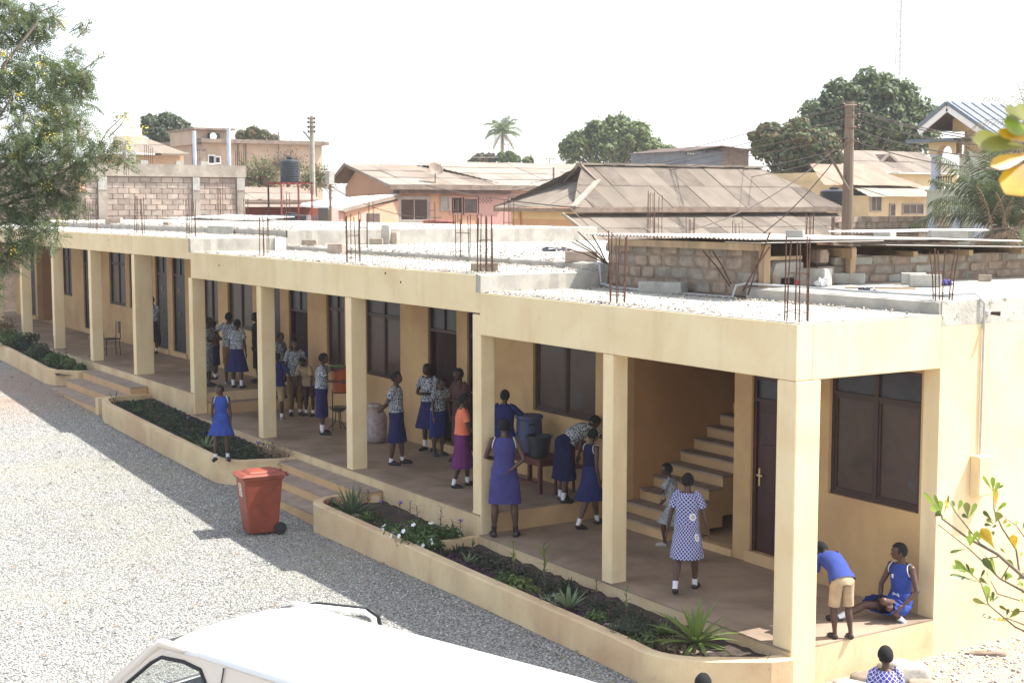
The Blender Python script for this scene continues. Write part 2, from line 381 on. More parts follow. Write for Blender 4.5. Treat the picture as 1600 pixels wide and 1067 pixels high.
def ragx(y, x0, x1, z0, z1):
    m = MB(); n = int((x1-x0)/0.15); vs = []
    for i in range(n+1):
        x = x0+(x1-x0)*i/n
        vs += [(x, y+.1, z0), (x, y-.02-random.uniform(0,.03), z0), (x, y-.025-random.uniform(0,.02), z1-.02), (x, y+.1, z1+random.uniform(0,.015))]
    fs = [(4*i+1+k, 4*i+5+k, 4*i+4+k, 4*i+k) for i in range(n) for k in range(3)] + [(3,2,1,0), (4*n,4*n+1,4*n+2,4*n+3)]
    m.add(vs, fs); m.build('slab_edge', M_CONC, S)
ragx(YW, -3.35, -.012, 4.13, 4.295); ragx(YW, -18.9, -6.66, 4.39, 4.505); ragx(YW, XE, -18.99, 4.69, 4.855)
# rubble along the roof edge
def rubble(n, fx, fy, fz, s0, s1, name='rubble', label='small broken mortar rubble strewn along the roof edges'):
    V = []; F = []; base = np.array([(1,0,0),(0,1,0),(-1,0,0),(0,-1,0),(0,0,.7),(0,0,-.5)], float)
    f = np.array([(0,1,4),(1,2,4),(2,3,4),(3,0,4),(1,0,5),(2,1,5),(3,2,5),(0,3,5)])
    for i in range(n):
        x = fx(); y = fy(x); z = fz(x, y); P = base*RNG.uniform(.6,1.3,(6,1))*random.uniform(s0, s1)
        V.append(P+np.array([x, y, z+.01])); F.append(f+6*i)
    o = npmesh(name, np.concatenate(V), np.concatenate(F), M_RUBBLE, kind='stuff'); tag(o, label, 'rubble', kind='stuff')
M_RUBBLE = island_mat('rubble_bits', [(0.16,0.13,0.10),(0.42,0.33,0.25),(0.55,0.50,0.44),(0.30,0.28,0.2)])
def roofz(x, y):
    i = 2 if x < -18.96 else (1 if x < -6.64 else 0)
    return ((4.14, 4.40, 4.70) if y < YW else (4.29, 4.50, 4.85))[i]
rubble(4200, lambda: -abs(random.triangular(-0, 36, 3)), lambda x: random.choice([abs(random.gauss(0.05, .12))+.03, random.uniform(.05, 2.2), YW-.1-abs(random.gauss(0, .12))]), roofz, .008, .028)
rubble(2600, lambda: -random.uniform(6.7, 36), lambda x: YW+random.random()**2*8, roofz, .012, .04, 'roof_debris', 'bits of broken block and dry leaves on the upper roof')

# columns
def column(x1, w, d, zf, zb, lbl=None, z0=None):
    m = MB(); m.box(x1-w, x1, 0.003, d, z0 if z0 is not None else zf-0.05, zb); m.build('column', M_PAINT, S, bevel=0.015, label=lbl)
column(0.004, .302, .375, .5, 3.497, 'sunlit corner column reaching down to the gravel', -0.3)
column(-3.34, .22, .25, .5, 3.497); column(-6.62, .24, .25, .5, 3.8)
MB().box(-6.86, -6.64, 0.002, .25, .45, .83).build('column_base', M_PAINT, S)
for x in (-10.97, -15.0): column(x, .23, .30, .80, 3.817)
column(-18.90, .24, .30, .80, 3.817)
for x in (-22.95, -26.68, -30.45, -34.2, -38.0, -41.8): column(x, .23, .45 if x > -24 else .30, 1.268, 4.222)

# inner wall with openings -----------------------------------------------------
# (x0, x1, z0, z1, kind)
OPS = {
 'near': [(-6.16, -3.60, 0.50, 3.95, 'stair'), (-3.25, -2.30, 0.66, 3.10, 'door'), (-1.78, -0.27, 1.72, 3.42, 'window')],
 'mid': [(-18.93, -17.89, 0.93, 3.62, 'odoor'), (-16.90, -16.0, 1.96, 3.62, 'window'), (-15.03, -13.49, 1.94, 3.62, 'window'), (-12.37, -11.28, 0.95, 3.62, 'odoor'), (-10.90, -10.10, 0.95, 3.62, 'door'), (-8.71, -6.90, 1.96, 3.62, 'window')],
 'far': [(-42.8, -41.86, 1.40, 4.07, 'ddoor'), (-41.59, -39.56, 1.268, 4.42, 'nook'), (-38.15, -36.96, 2.37, 4.07, 'window'), (-35.58, -34.6, 1.42, 4.07, 'ddoor'), (-32.70, -31.09, 2.37, 4.07, 'window'), (-30.71, -29.5, 2.37, 4.07, 'window'), (-28.31, -27.32, 1.40, 4.07, 'ddoor'), (-26.89, -25.86, 1.40, 4.07, 'ddoor'), (-24.52, -23.41, 2.37, 4.07, 'window'), (-22.74, -21.10, 2.37, 4.07, 'window'), (-20.4, -19.43, 1.42, 4.07, 'ddoor')]}
TOP = {'near': 3.997, 'mid': 4.214, 'far': 4.512}
def window_at(x0, x1, z0, z1, zt):
    f = MB(); t = .05; y0, y1 = YW+.05, YW+.11; xm = (x0+x1)/2
    f.box(x0, x0+t, y0, y1, z0, z1); f.box(x1-t, x1, y0, y1, z0, z1); f.box(x0+t, x1-t, y0, y1, z0, z0+t); f.box(x0+t, x1-t, y0, y1, z1-t, z1)
    fr = f.build('window', M_MULLION, S)
    MB().box(xm-.03, xm+.03, y0-.004, y1+.004, z0+t, z1-t).build('mullion', M_MULLION, fr)
    MB().box(x0+t, xm-.03, y0+.002, y1-.002, zt, zt+.05).build('transom', M_MULLION, fr); MB().box(xm+.03, x1-t, y0+.002, y1-.002, zt, zt+.05).build('transom', M_MULLION, fr)
    for a, b in ((x0+t, xm-.03), (xm+.03, x1-t)):
        # sash with its own border and mesh pane
        s = MB(); s.box(a, a+.035, y0+.012, y1-.008, z0+t, zt); s.box(b-.035, b, y0+.012, y1-.008, z0+t, zt); s.box(a+.035, b-.035, y0+.012, y1-.008, zt-.035, zt); s.box(a+.035, b-.035, y0+.012, y1-.008, z0+t, z0+t+.035)
        s.build('sash', M_MULLION, fr)
        MB().box(a+.035, b-.035, y0+.03, y0+.04, z0+t+.035, zt-.035).build('pane', M_GLASS, fr)
        MB().box(a, b, y0+.03, y0+.04, zt+.05, z1-t).build('pane', M_GLASSB, fr)
def door_at(x0, x1, z0, z1, kind):
    t = .06; y0, y1 = YW+.04, YW+.14; zt = z0+2.08
    M_ = M_MAROON if kind != 'ddoor' else M_DARKDOOR
    f = MB(); f.box(x0, x0+t, y0, y1, z0, z1); f.box(x1-t, x1, y0, y1, z0, z1); f.box(x0+t, x1-t, y0, y1, z1-t, z1); f.box(x0+t, x1-t, y0, y1, zt, zt+.05)
    fr = f.build('door_frame', M_MAROON, S)
    if z1-zt > .2:
        xm = (x0+x1)/2; MB().box(xm-.02, xm+.02, y0+.01, y1-.01, zt+.05, z1-t).build('mullion', M_MULLION, fr)
        MB().box(x0+t, xm-.02, y0+.04, y0+.05, zt+.05, z1-t).build('pane', M_GLASSB, fr); MB().box(xm+.02, x1-t, y0+.04, y0+.05, zt+.05, z1-t).build('pane', M_GLASSB, fr)
    a, b = x0+t, x1-t; w = b-a
    def leaf(place):
        parts = []
        m = MB(); m.add(*place(0, w, 0, .035, 0, zt-z0)); d = m.build('door', M_, S)
        if kind == 'ddoor':
            for q in range(3): MB().add(*place(.08, w-.08, -.012, 0, .12+q*.65, .12+q*.65+.5)).build('panel', M_, d)
            for q in (.35, 1.0, 1.65): MB().add(*place(w*.42, w*.46, -.035, -.012, q, q+.09)).build('bolt', M_BRASS, d)
        else:
            for (pa, pb, za, zb_) in ((.1, w*.46, .15, .85), (w*.54, w-.1, .15, .85), (.1, w*.46, .98, 1.5), (w*.54, w-.1, .98, 1.5), (.1, w*.46, 1.6, 1.95), (w*.54, w-.1, 1.6, 1.95)):
                MB().add(*place(pa, pb, -.014, 0, za, zb_)).build('panel', M_, d)
            MB().add(*place(.045, .08, -.02, 0, .92, 1.16)).build('handle_plate', M_BRASS, d)
            MB().add(*place(.05, .16, -.06, -.045, 1.06, 1.085)).build('handle', M_BRASS, d)
    bf = [(3,2,1,0),(4,5,6,7),(0,1,5,4),(1,2,6,5),(2,3,7,6),(3,0,4,7)]
    if kind == 'odoor':                               # leaf swung into the room, hinged on the far jamb
        def place(s0, s1, d0, d1, h0, h1):
            hx, hy = a+.0, y1+.01; ang = math.radians(62)
            D = Vector((math.cos(ang), math.sin(ang))); N = Vector((-D.y, D.x))*-1
            pt = lambda s, dd, h: (hx+D.x*s-N.x*dd, hy+D.y*s-N.y*dd, z0+h)
            v = [pt(s0,-d0,h0), pt(s1,-d0,h0), pt(s1,-d1,h0), pt(s0,-d1,h0), pt(s0,-d0,h1), pt(s1,-d0,h1), pt(s1,-d1,h1), pt(s0,-d1,h1)]
            return v, bf
    else:
        def place(s0, s1, d0, d1, h0, h1):
            v = [(a+s0,y0+.03+d0,z0+h0),(a+s1,y0+.03+d0,z0+h0),(a+s1,y0+.03+d1,z0+h0),(a+s0,y0+.03+d1,z0+h0)]
            v += [(p[0],p[1],z0+h1) for p in v]; return v, bf
    leaf(place)
for k, ops in OPS.items():
    xa, xb, zf, zb, zt, zc = SEC[k]; top = TOP[k]; m = MB(); x = xa
    for (x0, x1, z0, z1, kd) in sorted(ops):
        m.box(x, x0, YW, YW+.2, zf-.019, top)
        if z0 > zf+.02: m.box(x0, x1, YW, YW+.2, zf-.019, z0)
        if z1 < top-.02: m.box(x0, x1, YW, YW+.2, z1, top)
        x = x1
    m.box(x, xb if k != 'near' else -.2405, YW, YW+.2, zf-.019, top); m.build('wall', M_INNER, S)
    for (x0, x1, z0, z1, kd) in ops:
        if kd == 'window': window_at(x0, x1, z0, z1, z1-.45 if k != 'near' else 3.0)
        elif kd in ('door', 'odoor', 'ddoor'): door_at(x0, x1, z0, z1, kd)
        if kd in ('door', 'odoor', 'ddoor') and z0 > zf+.02: MB().box(x0-.08, x1+.08, YW-.03, YW-.002, zf, z0).build('threshold', M_RISER, S)
# rooms behind: partitions, back wall, room floors (seen through the open doors)
r = MB(); r.box(XE, 0, YB-.2, YB-.003, -.3, 3.95); r.box(XE+.0, XE+.2, YW+.2, YB-.2, 0, 4.4)
for x in (-6.74, -13.1, -19.1, -29.2, -38.7): r.box(x, x+.15, YW+.2, YB-.2, .2, 4.1)
r.build('room_wall', M_PAINT2, S)
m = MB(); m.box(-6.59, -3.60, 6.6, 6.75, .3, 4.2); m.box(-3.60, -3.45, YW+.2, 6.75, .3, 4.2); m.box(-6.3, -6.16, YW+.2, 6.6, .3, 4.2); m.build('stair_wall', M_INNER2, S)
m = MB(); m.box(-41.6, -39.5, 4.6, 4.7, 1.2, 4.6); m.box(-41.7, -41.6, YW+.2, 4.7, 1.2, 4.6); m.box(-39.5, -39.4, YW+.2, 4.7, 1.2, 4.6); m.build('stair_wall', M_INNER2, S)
MB().box(-4.8, -3.6, YW-.03, YW+.12, .5, .6).build('threshold', M_RISER, S)
# veranda left end is open; steps between the levels
MB().box(-18.96, -18.6, .31, YW, .8, 1.03).build('step', M_RISER, S); MB().box(-18.955, -18.6, .31, YW-.004, 1.03, 1.04).build('tread', M_TREAD, S)
# staircase inside the stairwell, rising away from the veranda
st = MB().box(-6.155, -4.90, 2.75, 2.76, .5, .51).build('staircase', M_RISER, S)
for i in range(14):
    y0 = 2.09+i*.27; z1 = .5+(i+1)*.172; zlo = .5 if i < 3 else .5+(i-2.4)*.172-.02
    if y0 > 6.3: break
    xr = -4.82
    MB().box(-6.155 if y0 > 2.3 else -6.14, xr, y0, y0+.27, zlo, z1-.03).build('riser', M_RISER, st)
    MB().box(-6.153 if y0 > 2.3 else -6.14, xr+.02, y0-.025, y0+.27, z1-.03, z1).build('tread', M_TREAD, st)
# front steps -------------------------------------------------------------------
def steps(x0, x1, zs, y0s, g):
    for z, (ya, yb) in zip(zs, y0s):
        MB().box(x0, x1, ya, yb, g, z-.025).build('step', M_RISER, S); MB().box(x0-.01, x1+.01, ya-.015, yb, z-.025, z).build('tread', M_TREAD, S)
steps(-26.15, -22.1, [.69, .88, 1.075], [(-1.28, -.86), (-.86, -.43), (-.43, -.017)], .2)
steps(-13.3, -9.82, [.30, .47, .635], [(-1.12, -.72), (-.72, -.36), (-.36, -.017)], -.2)
MB().box(-22.1, -21.85, -1.28, -.017, .2, .9).build('step_cheek', M_PAINT2, S)
# step down from mid to near veranda is the mid plinth itself: painted riser face
MB().box(-6.639, -6.625, .26, YW-.03, .5, .795).build('riser', M_RISER, S)
# wall fittings on the end wall
p = thing('meter_box', 'flat cream electricity box fixed to the sunlit end wall', 'electric box', (0.07, 3.0, 2.25))
MB().box(.0, .13, 2.87, 3.13, 1.93, 2.42).build('box_body', M_PAINT, p, bevel=.01); MB().box(.13, .14, 2.885, 3.115, 1.95, 2.40).build('box_door', M_PAINT, p)
c = MB(); c.tube([(.02, 3.02, 2.42), (.02, 3.02, 3.9), (.03, 3.0, 4.25), (-.02, 2.9, 4.36), (-.4, 2.7, 4.33)], .014, 6); tag(c.build('conduit', M_PIPE), 'thin grey conduit climbing from the electricity box over the roof edge', 'conduit')
p = thing('lamp_holder', 'small dark outdoor lamp holder on the end wall beside the conduit', 'lamp', (0, 3.1, 4.1))
MB().box(0, .05, 3.07, 3.12, 4.10, 4.15).build('wall_plate', M_WHITE, p); m = MB(); m.tube([(.05, 3.10, 4.125), (.14, 3.16, 4.12)], [.018, .028], 8); m.build('socket', M_MULLION, p)
# small vent dots on beams
for (u, v) in ((170, 375), (342, 415), (602, 427), (626, 441)):
    q = PY(u, v, -.004); m = MB(); m.ball(q, (.02, .008, .02), 8, 5); m.build('beam_hole', M_DARK, S)

# ================================================================== PLANTERS
def bed(name, label, outer, inner, ztop, zsoil, parts=None):
    """low rendered wall following 'outer' with soil inside"""
    t = thing(name, label, 'planter', (outer[0][0], outer[0][1], 0), 'planting beds along the veranda')
    n = len(outer); vs = []; 
    for o_, i_ in zip(outer, inner):
        zt = ztop(o_[0])
        vs += [(o_[0], o_[1], ground_z(*o_)-.3), (o_[0], o_[1], zt-.012), (o_[0]*.8+i_[0]*.2, o_[1]*.8+i_[1]*.2, zt), (i_[0], i_[1], zt), (i_[0], i_[1], zsoil(i_[0])-.15)]
    fs = [(5*i+k, 5*i+k+5, 5*i+k+6, 5*i+k+1) for i in range(n-1) for k in range(4)]
    fs += [(0,1,2,3,4), (5*n-1,5*n-2,5*n-3,5*n-4,5*n-5)]
    m = MB(); m.add(vs, fs); m.build('planter_wall', M_PAINT2, t)
    sv = []; N = 30
    x0 = min(p[0] for p in inner); x1 = max(p[0] for p in inner)
    return t
def soil(t, poly, zs):
    """bumpy soil surface clipped to a convex-ish polygon by rows between y0(x) and 0"""
    xs = np.linspace(poly[0], poly[1], int(abs(poly[1]-poly[0])/.12)+2); V = []; F = []; K = 11
    for i, x in enumerate(xs):
        ya = poly[2](x)
        for k in range(K):
            y = ya+(0-ya)*k/(K-1); V.append((x, y, zs(x)+random.uniform(-.02,.03)))
    for i in range(len(xs)-1):
        for k in range(K-1): a = i*K+k; F.append((a, a+K, a+K+1, a+1))
    npmesh('soil', V, F, M_SOIL, t, smooth=False)
M_SOIL = simple('dark_soil', (0.075, 0.055, 0.042), 0.95, 0.25, 8, bs=.8, bscale=60)
M_SOILR = simple('brown_soil', (0.12, 0.065, 0.042), 0.95, 0.2, 8, bs=.8, bscale=60)
lerp = lambda a, b, t: a+(b-a)*t
zt1 = lambda x: .95+.04*(-x-23.5); zs1 = lambda x: zt1(x)-.10
t1 = bed('planter', 'cream planter wall left of the far steps, running out of frame', [(-44.8, -1.15), (-40, -1.15), (-34, -1.15), (-27.2, -1.15), (-26.7, -1.0), (-26.3, -.5), (-26.2, -.02)], [(-44.8, -1.0), (-40, -1.0), (-34, -1.0), (-27.3, -1.0), (-26.85, -.9), (-26.45, -.45), (-26.35, -.02)], zt1, zs1)
soil(t1, (-44.8, -26.4, lambda x: -1.02), zs1)
zt2 = lambda x: .70+.033*(-x-14.5); zs2 = lambda x: zt2(x)-.12
def arc(cx, cy, r, a0, a1, n): return [(cx+r*math.cos(math.radians(lerp(a0,a1,i/n))), cy+r*math.sin(math.radians(lerp(a0,a1,i/n)))) for i in range(n+1)]
t2 = bed('planter', 'cream planter between the two flights of steps, girl standing on its wall', [(-21.85, -.3)]+arc(-21.25, -.75, .6, 180, 250, 4)+[(-20.9, -1.42), (-17, -1.42), (-14.6, -1.4)]+arc(-14.1, -.75, .65, -90, 0, 5)+[(-13.32, -.3), (-13.32, -.02)],
         [(-21.7, -.3)]+arc(-21.25, -.75, .45, 180, 250, 4)+[(-20.9, -1.27), (-17, -1.27), (-14.6, -1.25)]+arc(-14.1, -.75, .5, -90, 0, 5)+[(-13.47, -.3), (-13.47, -.02)], zt2, zs2)
soil(t2, (-21.7, -13.5, lambda x: -1.27 if -21 < x < -14.2 else -.9), zs2)
bed_edge = lambda x: (-.45-math.sqrt(max(0, .62**2-(x+1.1)**2))) if x < -.55 else -.74+(x+.55)*1.45
zt3 = lambda x: .43+(.14*(-x-6.7)/3.6 if x < -6.7 else .0)-(.0 if x < -6.7 else -.0); zs3 = lambda x: zt3(x)-.10
t3 = bed('planter', 'long cream planter at the near end, curved at both ends', [(-9.95, -.1)]+arc(-9.65, -.72, .58, 165, 255, 6)+[(-8.5, -1.22), (-5, -1.18), (-1.6, -1.22)]+arc(-1.1, -.45, .82, -85, -30, 5)+[(.0, -.28), (.06, -.01)],
         [(-9.75, -.1)]+arc(-9.65, -.72, .42, 165, 255, 6)+[(-8.5, -1.06), (-5, -1.02), (-1.6, -1.06)]+arc(-1.1, -.45, .66, -85, -30, 5)+[(-.18, -.25), (-.14, -.01)], zt3, zs3)
soil(t3, (-9.9, -.2, lambda x: -1.04 if -9.6 < x < -1.3 else bed_edge(x) if x > -5 else -.9), zs3)
MB().box(-6.80, -6.68, -1.03, -.005, .2, .46).build('divider', M_PAINT2, t3)
# ================================================================== ON THE FLAT ROOF
BLK = {}
def block_mesh(key, sx, sy, sz, jit, mat, bev=0.0):
    if key in BLK: return BLK[key]
    m = MB(); m.obox((0,0,0), (sx, sy, sz), jit=jit); me = m.mesh(key); me.materials.append(mat); BLK[key] = me; return me
def part_at(name, me, parent, loc, rz=0.0, rx=0.0, ry=0.0):
    o = bpy.data.objects.new(name, me); COL.objects.link(o); o.parent = parent
    og = ORG.get(parent.name, (0,0,0)); o.location = (loc[0]-og[0], loc[1]-og[1], loc[2]-og[2]); o.rotation_euler = (rx, ry, rz); return o
def stone_mesh(sx, sy, sz, seed, mat):
    """rounded, worn block: box grid pushed towards a superellipsoid"""
    rr = random.Random(seed); m = MB(); vs = []; idx = {}; fs = []
    N = 3
    def vid(i, j, k):
        if (i,j,k) not in idx:
            p = Vector((i/N*2-1, j/N*2-1, k/N*2-1)); q = Vector([abs(c)**.9*(1 if c > 0 else -1) for c in p])
            l = max(1, (abs(p.x)**7+abs(p.y)**7+abs(p.z)**7)**(1/7.)); q = q/l
            q *= 1+rr.uniform(-.05, .04); idx[(i,j,k)] = len(vs); vs.append((q.x*sx/2, q.y*sy/2, q.z*sz/2))
        return idx[(i,j,k)]
    for a in range(N):
        for b in range(N):
            fs += [(vid(a,b,0),vid(a,b+1,0),vid(a+1,b+1,0),vid(a+1,b,0)), (vid(a,b,N),vid(a+1,b,N),vid(a+1,b+1,N),vid(a,b+1,N)),
                   (vid(a,0,b),vid(a+1,0,b),vid(a+1,0,b+1),vid(a,0,b+1)), (vid(a,N,b),vid(a,N,b+1),vid(a+1,N,b+1),vid(a+1,N,b)),
                   (vid(0,a,b),vid(0,a,b+1),vid(0,a+1,b+1),vid(0,a+1,b)), (vid(N,a,b),vid(N,a+1,b),vid(N,a+1,b+1),vid(N,a,b+1))]
    m.add(vs, fs); me = m.mesh('stone'); me.materials.append(mat); return me
# stairwell enclosure: irregular stone blocks in thick mortar
def stonewall(name, label, cat, A, B, z0, z1, th, rows, blen, normal, mats, seed, skip=lambda s, r: False):
    A = Vector((A[0],A[1],z0)); B = Vector((B[0],B[1],z0)); L = (B-A).length; d = (B-A).normalized(); nrm = Vector(normal)
    t = thing(name, label, cat, (A.x, A.y, z0))
    rr = random.Random(seed); rh = (z1-z0)/rows
    ang = math.atan2(d.y, d.x)
    meshes = [stone_mesh(blen*rr.uniform(.82, 1.02), .16, rh*rr.uniform(.82, .92), seed+i, mats[i % len(mats)]) for i in range(9)]
    # mortar core follows the rows so gaps read as gaps
    m = MB()
    for r in range(rows):
        s = 0.0
        while s < L-.01:
            e = min(L, s+blen)
            if not skip((s+e)/2, r): m.obox(A+d*((s+e)/2)+nrm*(-th/2)+Vector((0,0,rh*(r+.5))), (e-s, th, rh), ang)
            s = e
    m.build('mortar_core', M_MORT2, t)
    for r in range(rows):
        s = -rr.uniform(0, blen*.6)
        while s < L:
            w = blen*rr.uniform(.85, 1.1); c = s+w/2
            if 0.05 < c < L-.05 and not skip(c, r):
                part_at('stone', rr.choice(meshes), t, A+d*c+nrm*(-.06+rr.uniform(-.012,.014))+Vector((0,0,rh*(r+.5)+rr.uniform(-.01,.01))), ang+rr.uniform(-.02,.02), 0, rr.uniform(-.03,.03))
            s += w
    return t
M_STA = simple('parapet_block', (0.36, 0.275, 0.21), 0.95, 0.2, 6, bs=.7, bscale=26)
M_STB = simple('parapet_block_grey', (0.31, 0.27, 0.225), 0.95, 0.2, 6, bs=.7, bscale=26)
stonewall('stair_parapet', 'mortared block wall round the stair head under the metal sheets', 'wall', (-6.62, 2.34, 0), (-3.36, 2.34, 0), 4.16, 4.86, .2, 4, .36, (0,-1,0), [M_STA, M_STA, M_STB], 3)
stonewall('low_block_wall', 'low rough block wall behind the loose blocks, right of the stair opening', 'wall', (-3.30, 3.55, 0), (-3.30, 10.9, 0), 4.29, 4.68, .2, 3, .40, (1,0,0), [M_STA, M_BLOCKG, M_STB], 11, skip=lambda s, r: (r == 2 and s < .3))
MB().box(-6.64, -6.44, 2.56, 6.6, 4.2, 4.88).build('stair_wall', M_STA, S)
# metal sheets over the stair head
def sheet(name, org, A, U, w, l, waves, amp, mat, parent, trim=None, thick=0.0, row=0):
    """one corrugated sheet: origin, unit along-eave, unit up-slope"""
    A = Vector(A); U = Vector(U); N = A.cross(U).normalized(); 
    if N.z < 0: N = -N
    n = waves*4; m = MB(); vs = []; fs = []; k = 0
    rows = 2
    for i in range(n+1):
        s = w*i/n; h = amp*math.sin(2*PI*waves*i/n)
        t0, t1 = (0, l) if trim is None else trim(s)
        if t1-t0 < 0.01: t1 = t0+.001
        for t in (t0, t1): vs.append(Vector(org)+A*s+U*t+N*h)
    for i in range(n): fs.append((2*i, 2*i+2, 2*i+3, 2*i+1))
    m.add(vs, fs); o = m.build(name, mat, parent, smooth=True); return o
cover = thing('stair_cover', 'rusty corrugated metal sheets laid over the stair head, weighed down with blocks', 'roof cover', (-5, 4, 4.9))
M_SHEETR = simple('dull_zinc', (0.50, 0.47, 0.43), 0.6, 0.2, 1.2, c2=(0.36,0.30,0.25), bs=.1, metal=.25)
for i in range(5):
    x0 = -6.95+i*.80; z = 4.93+.004*(i % 2)
    sheet('metal_sheet', (x0, 2.05+random.uniform(-.05,.05), z+.03), (1,0,0), (0, 1, -.012), .84, 3.4, 10, .014, M_SHEETR, cover)
    sheet('metal_sheet', (x0, 5.3, z-.005), (1,0,0), (0, 1, -.03), .84, 3.9, 10, .014, M_SHEETR, cover)
sheet('metal_sheet', (-7.9, 8.3, 4.93), (1,.0,0), (.3, .95, 0.01), .9, 2.6, 10, .014, M_WHITE, cover)
# long plate on the right with timber rafters below
MB().box(-3.62, -2.88, 2.1, 4.4, 4.905, 4.917).build('metal_plate', M_SHEETR, cover); m = MB(); m.obox((-3.2, 6.6, 4.80), (.9, 4.6, .012), rot=Matrix.Rotation(-.024, 3, 'X')); m.build('metal_plate', M_SHEETR, cover)
for y in (2.15, 3.95, 5.2, 6.4, 7.6): MB().box(-6.4, -3.05, y, y+.09, 4.66 if y > 3 else 4.80, 4.74 if y > 5 else 4.80 if y > 3 else 4.90).build('rafter', M_WOOD, cover)
for (x, y, w, z0) in ((-3.13, 2.38, .11, 4.29), (-3.12, 4.0, .10, 4.29)): MB().box(x-w, x, y, y+w, z0, 4.88 if y < 3 else 4.82).build('post', M_WOOD, cover)
m = MB(); m.box(-3.32, -3.26, 2.5, 3.2, 4.66, 4.71); m.build('crosspiece', M_WOOD, cover)
def loose(name, label, cat, loc, size, rz=0.0, mat=None, seed=0, rx=0.0, group=None):
    me = stone_mesh(size[0], size[1], size[2], seed, mat or M_BLOCK)
    o = bpy.data.objects.new(name, me); COL.objects.link(o); o.location = (loc[0], loc[1], loc[2]+size[2]/2-.008); o.rotation_euler = (rx, 0, rz)
    return tag(o, label, cat, group)
def on_roof(u, v):
    """where the sight line of a pixel meets the stepped roof"""
    best = None
    for i in range(3, 95):
        for e in (0, .05):
            p = PY(u, v, i*.1+e)
            if p.x > -.15 or abs(p.x+18.96) < .3 or abs(p.x+6.64) < .3 or abs(p.y-YW) < .14: continue
            d = abs(p.z-roofz(p.x, p.y))
            if best is None or d < best[0]-.004: best = (d, p)
    p = best[1]; return (p.x, p.y, roofz(p.x, p.y)+.004)
G = 'loose concrete blocks on the roof'
def hollow(loc, rz, label, mat=None, size=(.45, .2, .2), stand=False):
    """sandcrete block with two shallow cores"""
    m = MB(); sx, sy, sz = size[0]/2, size[1]/2, size[2]
    m.obox((0, 0, sz/2), size, jit=.006); o = m.build('concrete_block', mat or M_BLOCK, bevel=.012); o.location = loc; o.rotation_euler = (0, 0, rz)
    return tag(o, label, 'block', G)
hollow(tuple(PZ(1008+10, 458, 4.137)), .75, 'left of the two blocks before the stair parapet', M_BLOCKG, (.36,.2,.17)); hollow(tuple(PZ(1050, 459, 4.137)), .35, 'right of the two blocks before the stair parapet', M_BLOCKG, (.42,.22,.17))
for (u, v, z, sz, rz, lab, mt) in ((908, 411, 4.50, (.52,.2,.17), .9, 'long pale block lying left of the bent rebar', M_BLOCK), (484, 384, 4.50, (.34,.18,.13), .9, 'small worn block left of the square-cut block', M_STONE),
    (528, 394, 4.395, (.38,.22,.2), .5, 'square-cut brown block by the second rebar cluster', M_BLOCK), (757, 424, 4.395, (.42,.2,.13), 1.0, 'low brown block behind the rebar at the roof step', M_STONE),
    (588, 381, 4.50, (.3,.2,.14), 1.0, 'dark block beside the leaning slab on the middle roof', M_STONE), (617, 381, 4.50, (.18,.16,.28), .6, 'upright narrow block right of the leaning slab', M_BLOCK),
    (337, 364, 4.85, (.36,.24,.2), .9, 'left of two grey blocks near the first roof step', M_BLOCKG), (354, 364.5, 4.85, (.34,.22,.2), 1.2, 'right of two grey blocks near the first roof step', M_BLOCKG),
    (1231, 444, 4.29, (.30,.24,.26), .3, 'upright pale block just right of the timber post', M_BLOCK), (1270, 446, 4.29, (.46,.26,.24), .4, 'large square pale block beside the plastic bag', M_BLOCKG),
    (1322, 444, 4.29, (.52,.24,.16), .75, 'long grey block lying right of the blue plastic bag', M_BLOCKG), (1427, 445, 4.29, (.34,.2,.16), .8, 'short grey block left of its neighbour near the far rebar', M_BLOCKG), (1445, 448, 4.29, (.42,.22,.17), .8, 'longer grey block behind the corner rebar', M_BLOCKG),
    (1538, 440, 4.29, (.18,.14,.1), .8, 'small brown stone alone on the right of the roof', M_STONE), (178, 351, 4.85, (.5,.2,.18), .9, 'pale block at the far end of the roof by the timber prop', M_BLOCK), (262, 356, 4.85, (.22,.16,.1), .4, 'small dark stone on the far roof', M_STONE)):
    hollow(on_roof(u, v), rz, lab, mt, sz)
o = loose('leaning_slab', 'pale broken slab leaning on the middle roof', 'slab', on_roof(603, 381), (.22, .1, .48), .8, M_CONC, 44)
# fallen blocks in the stair opening
o = loose('tilted_block', 'big grey block tilted across the stair opening', 'block', (-3.42, 3.02, 4.42), (.6, .2, .25), PI/2, M_BLOCKG, 61, group=G); o.rotation_euler = (.32, 0, PI/2)
loose('propping_block', 'dark block propping up the tilted block', 'block', (-3.5, 2.8, 4.29), (.3, .25, .22), .3, M_STA, 62, group=G)
loose('top_block', 'dark block on the end of the low block wall', 'block', (-3.36, 3.62, 4.60), (.22, .2, .2), .1, M_STA, 63, group=G)
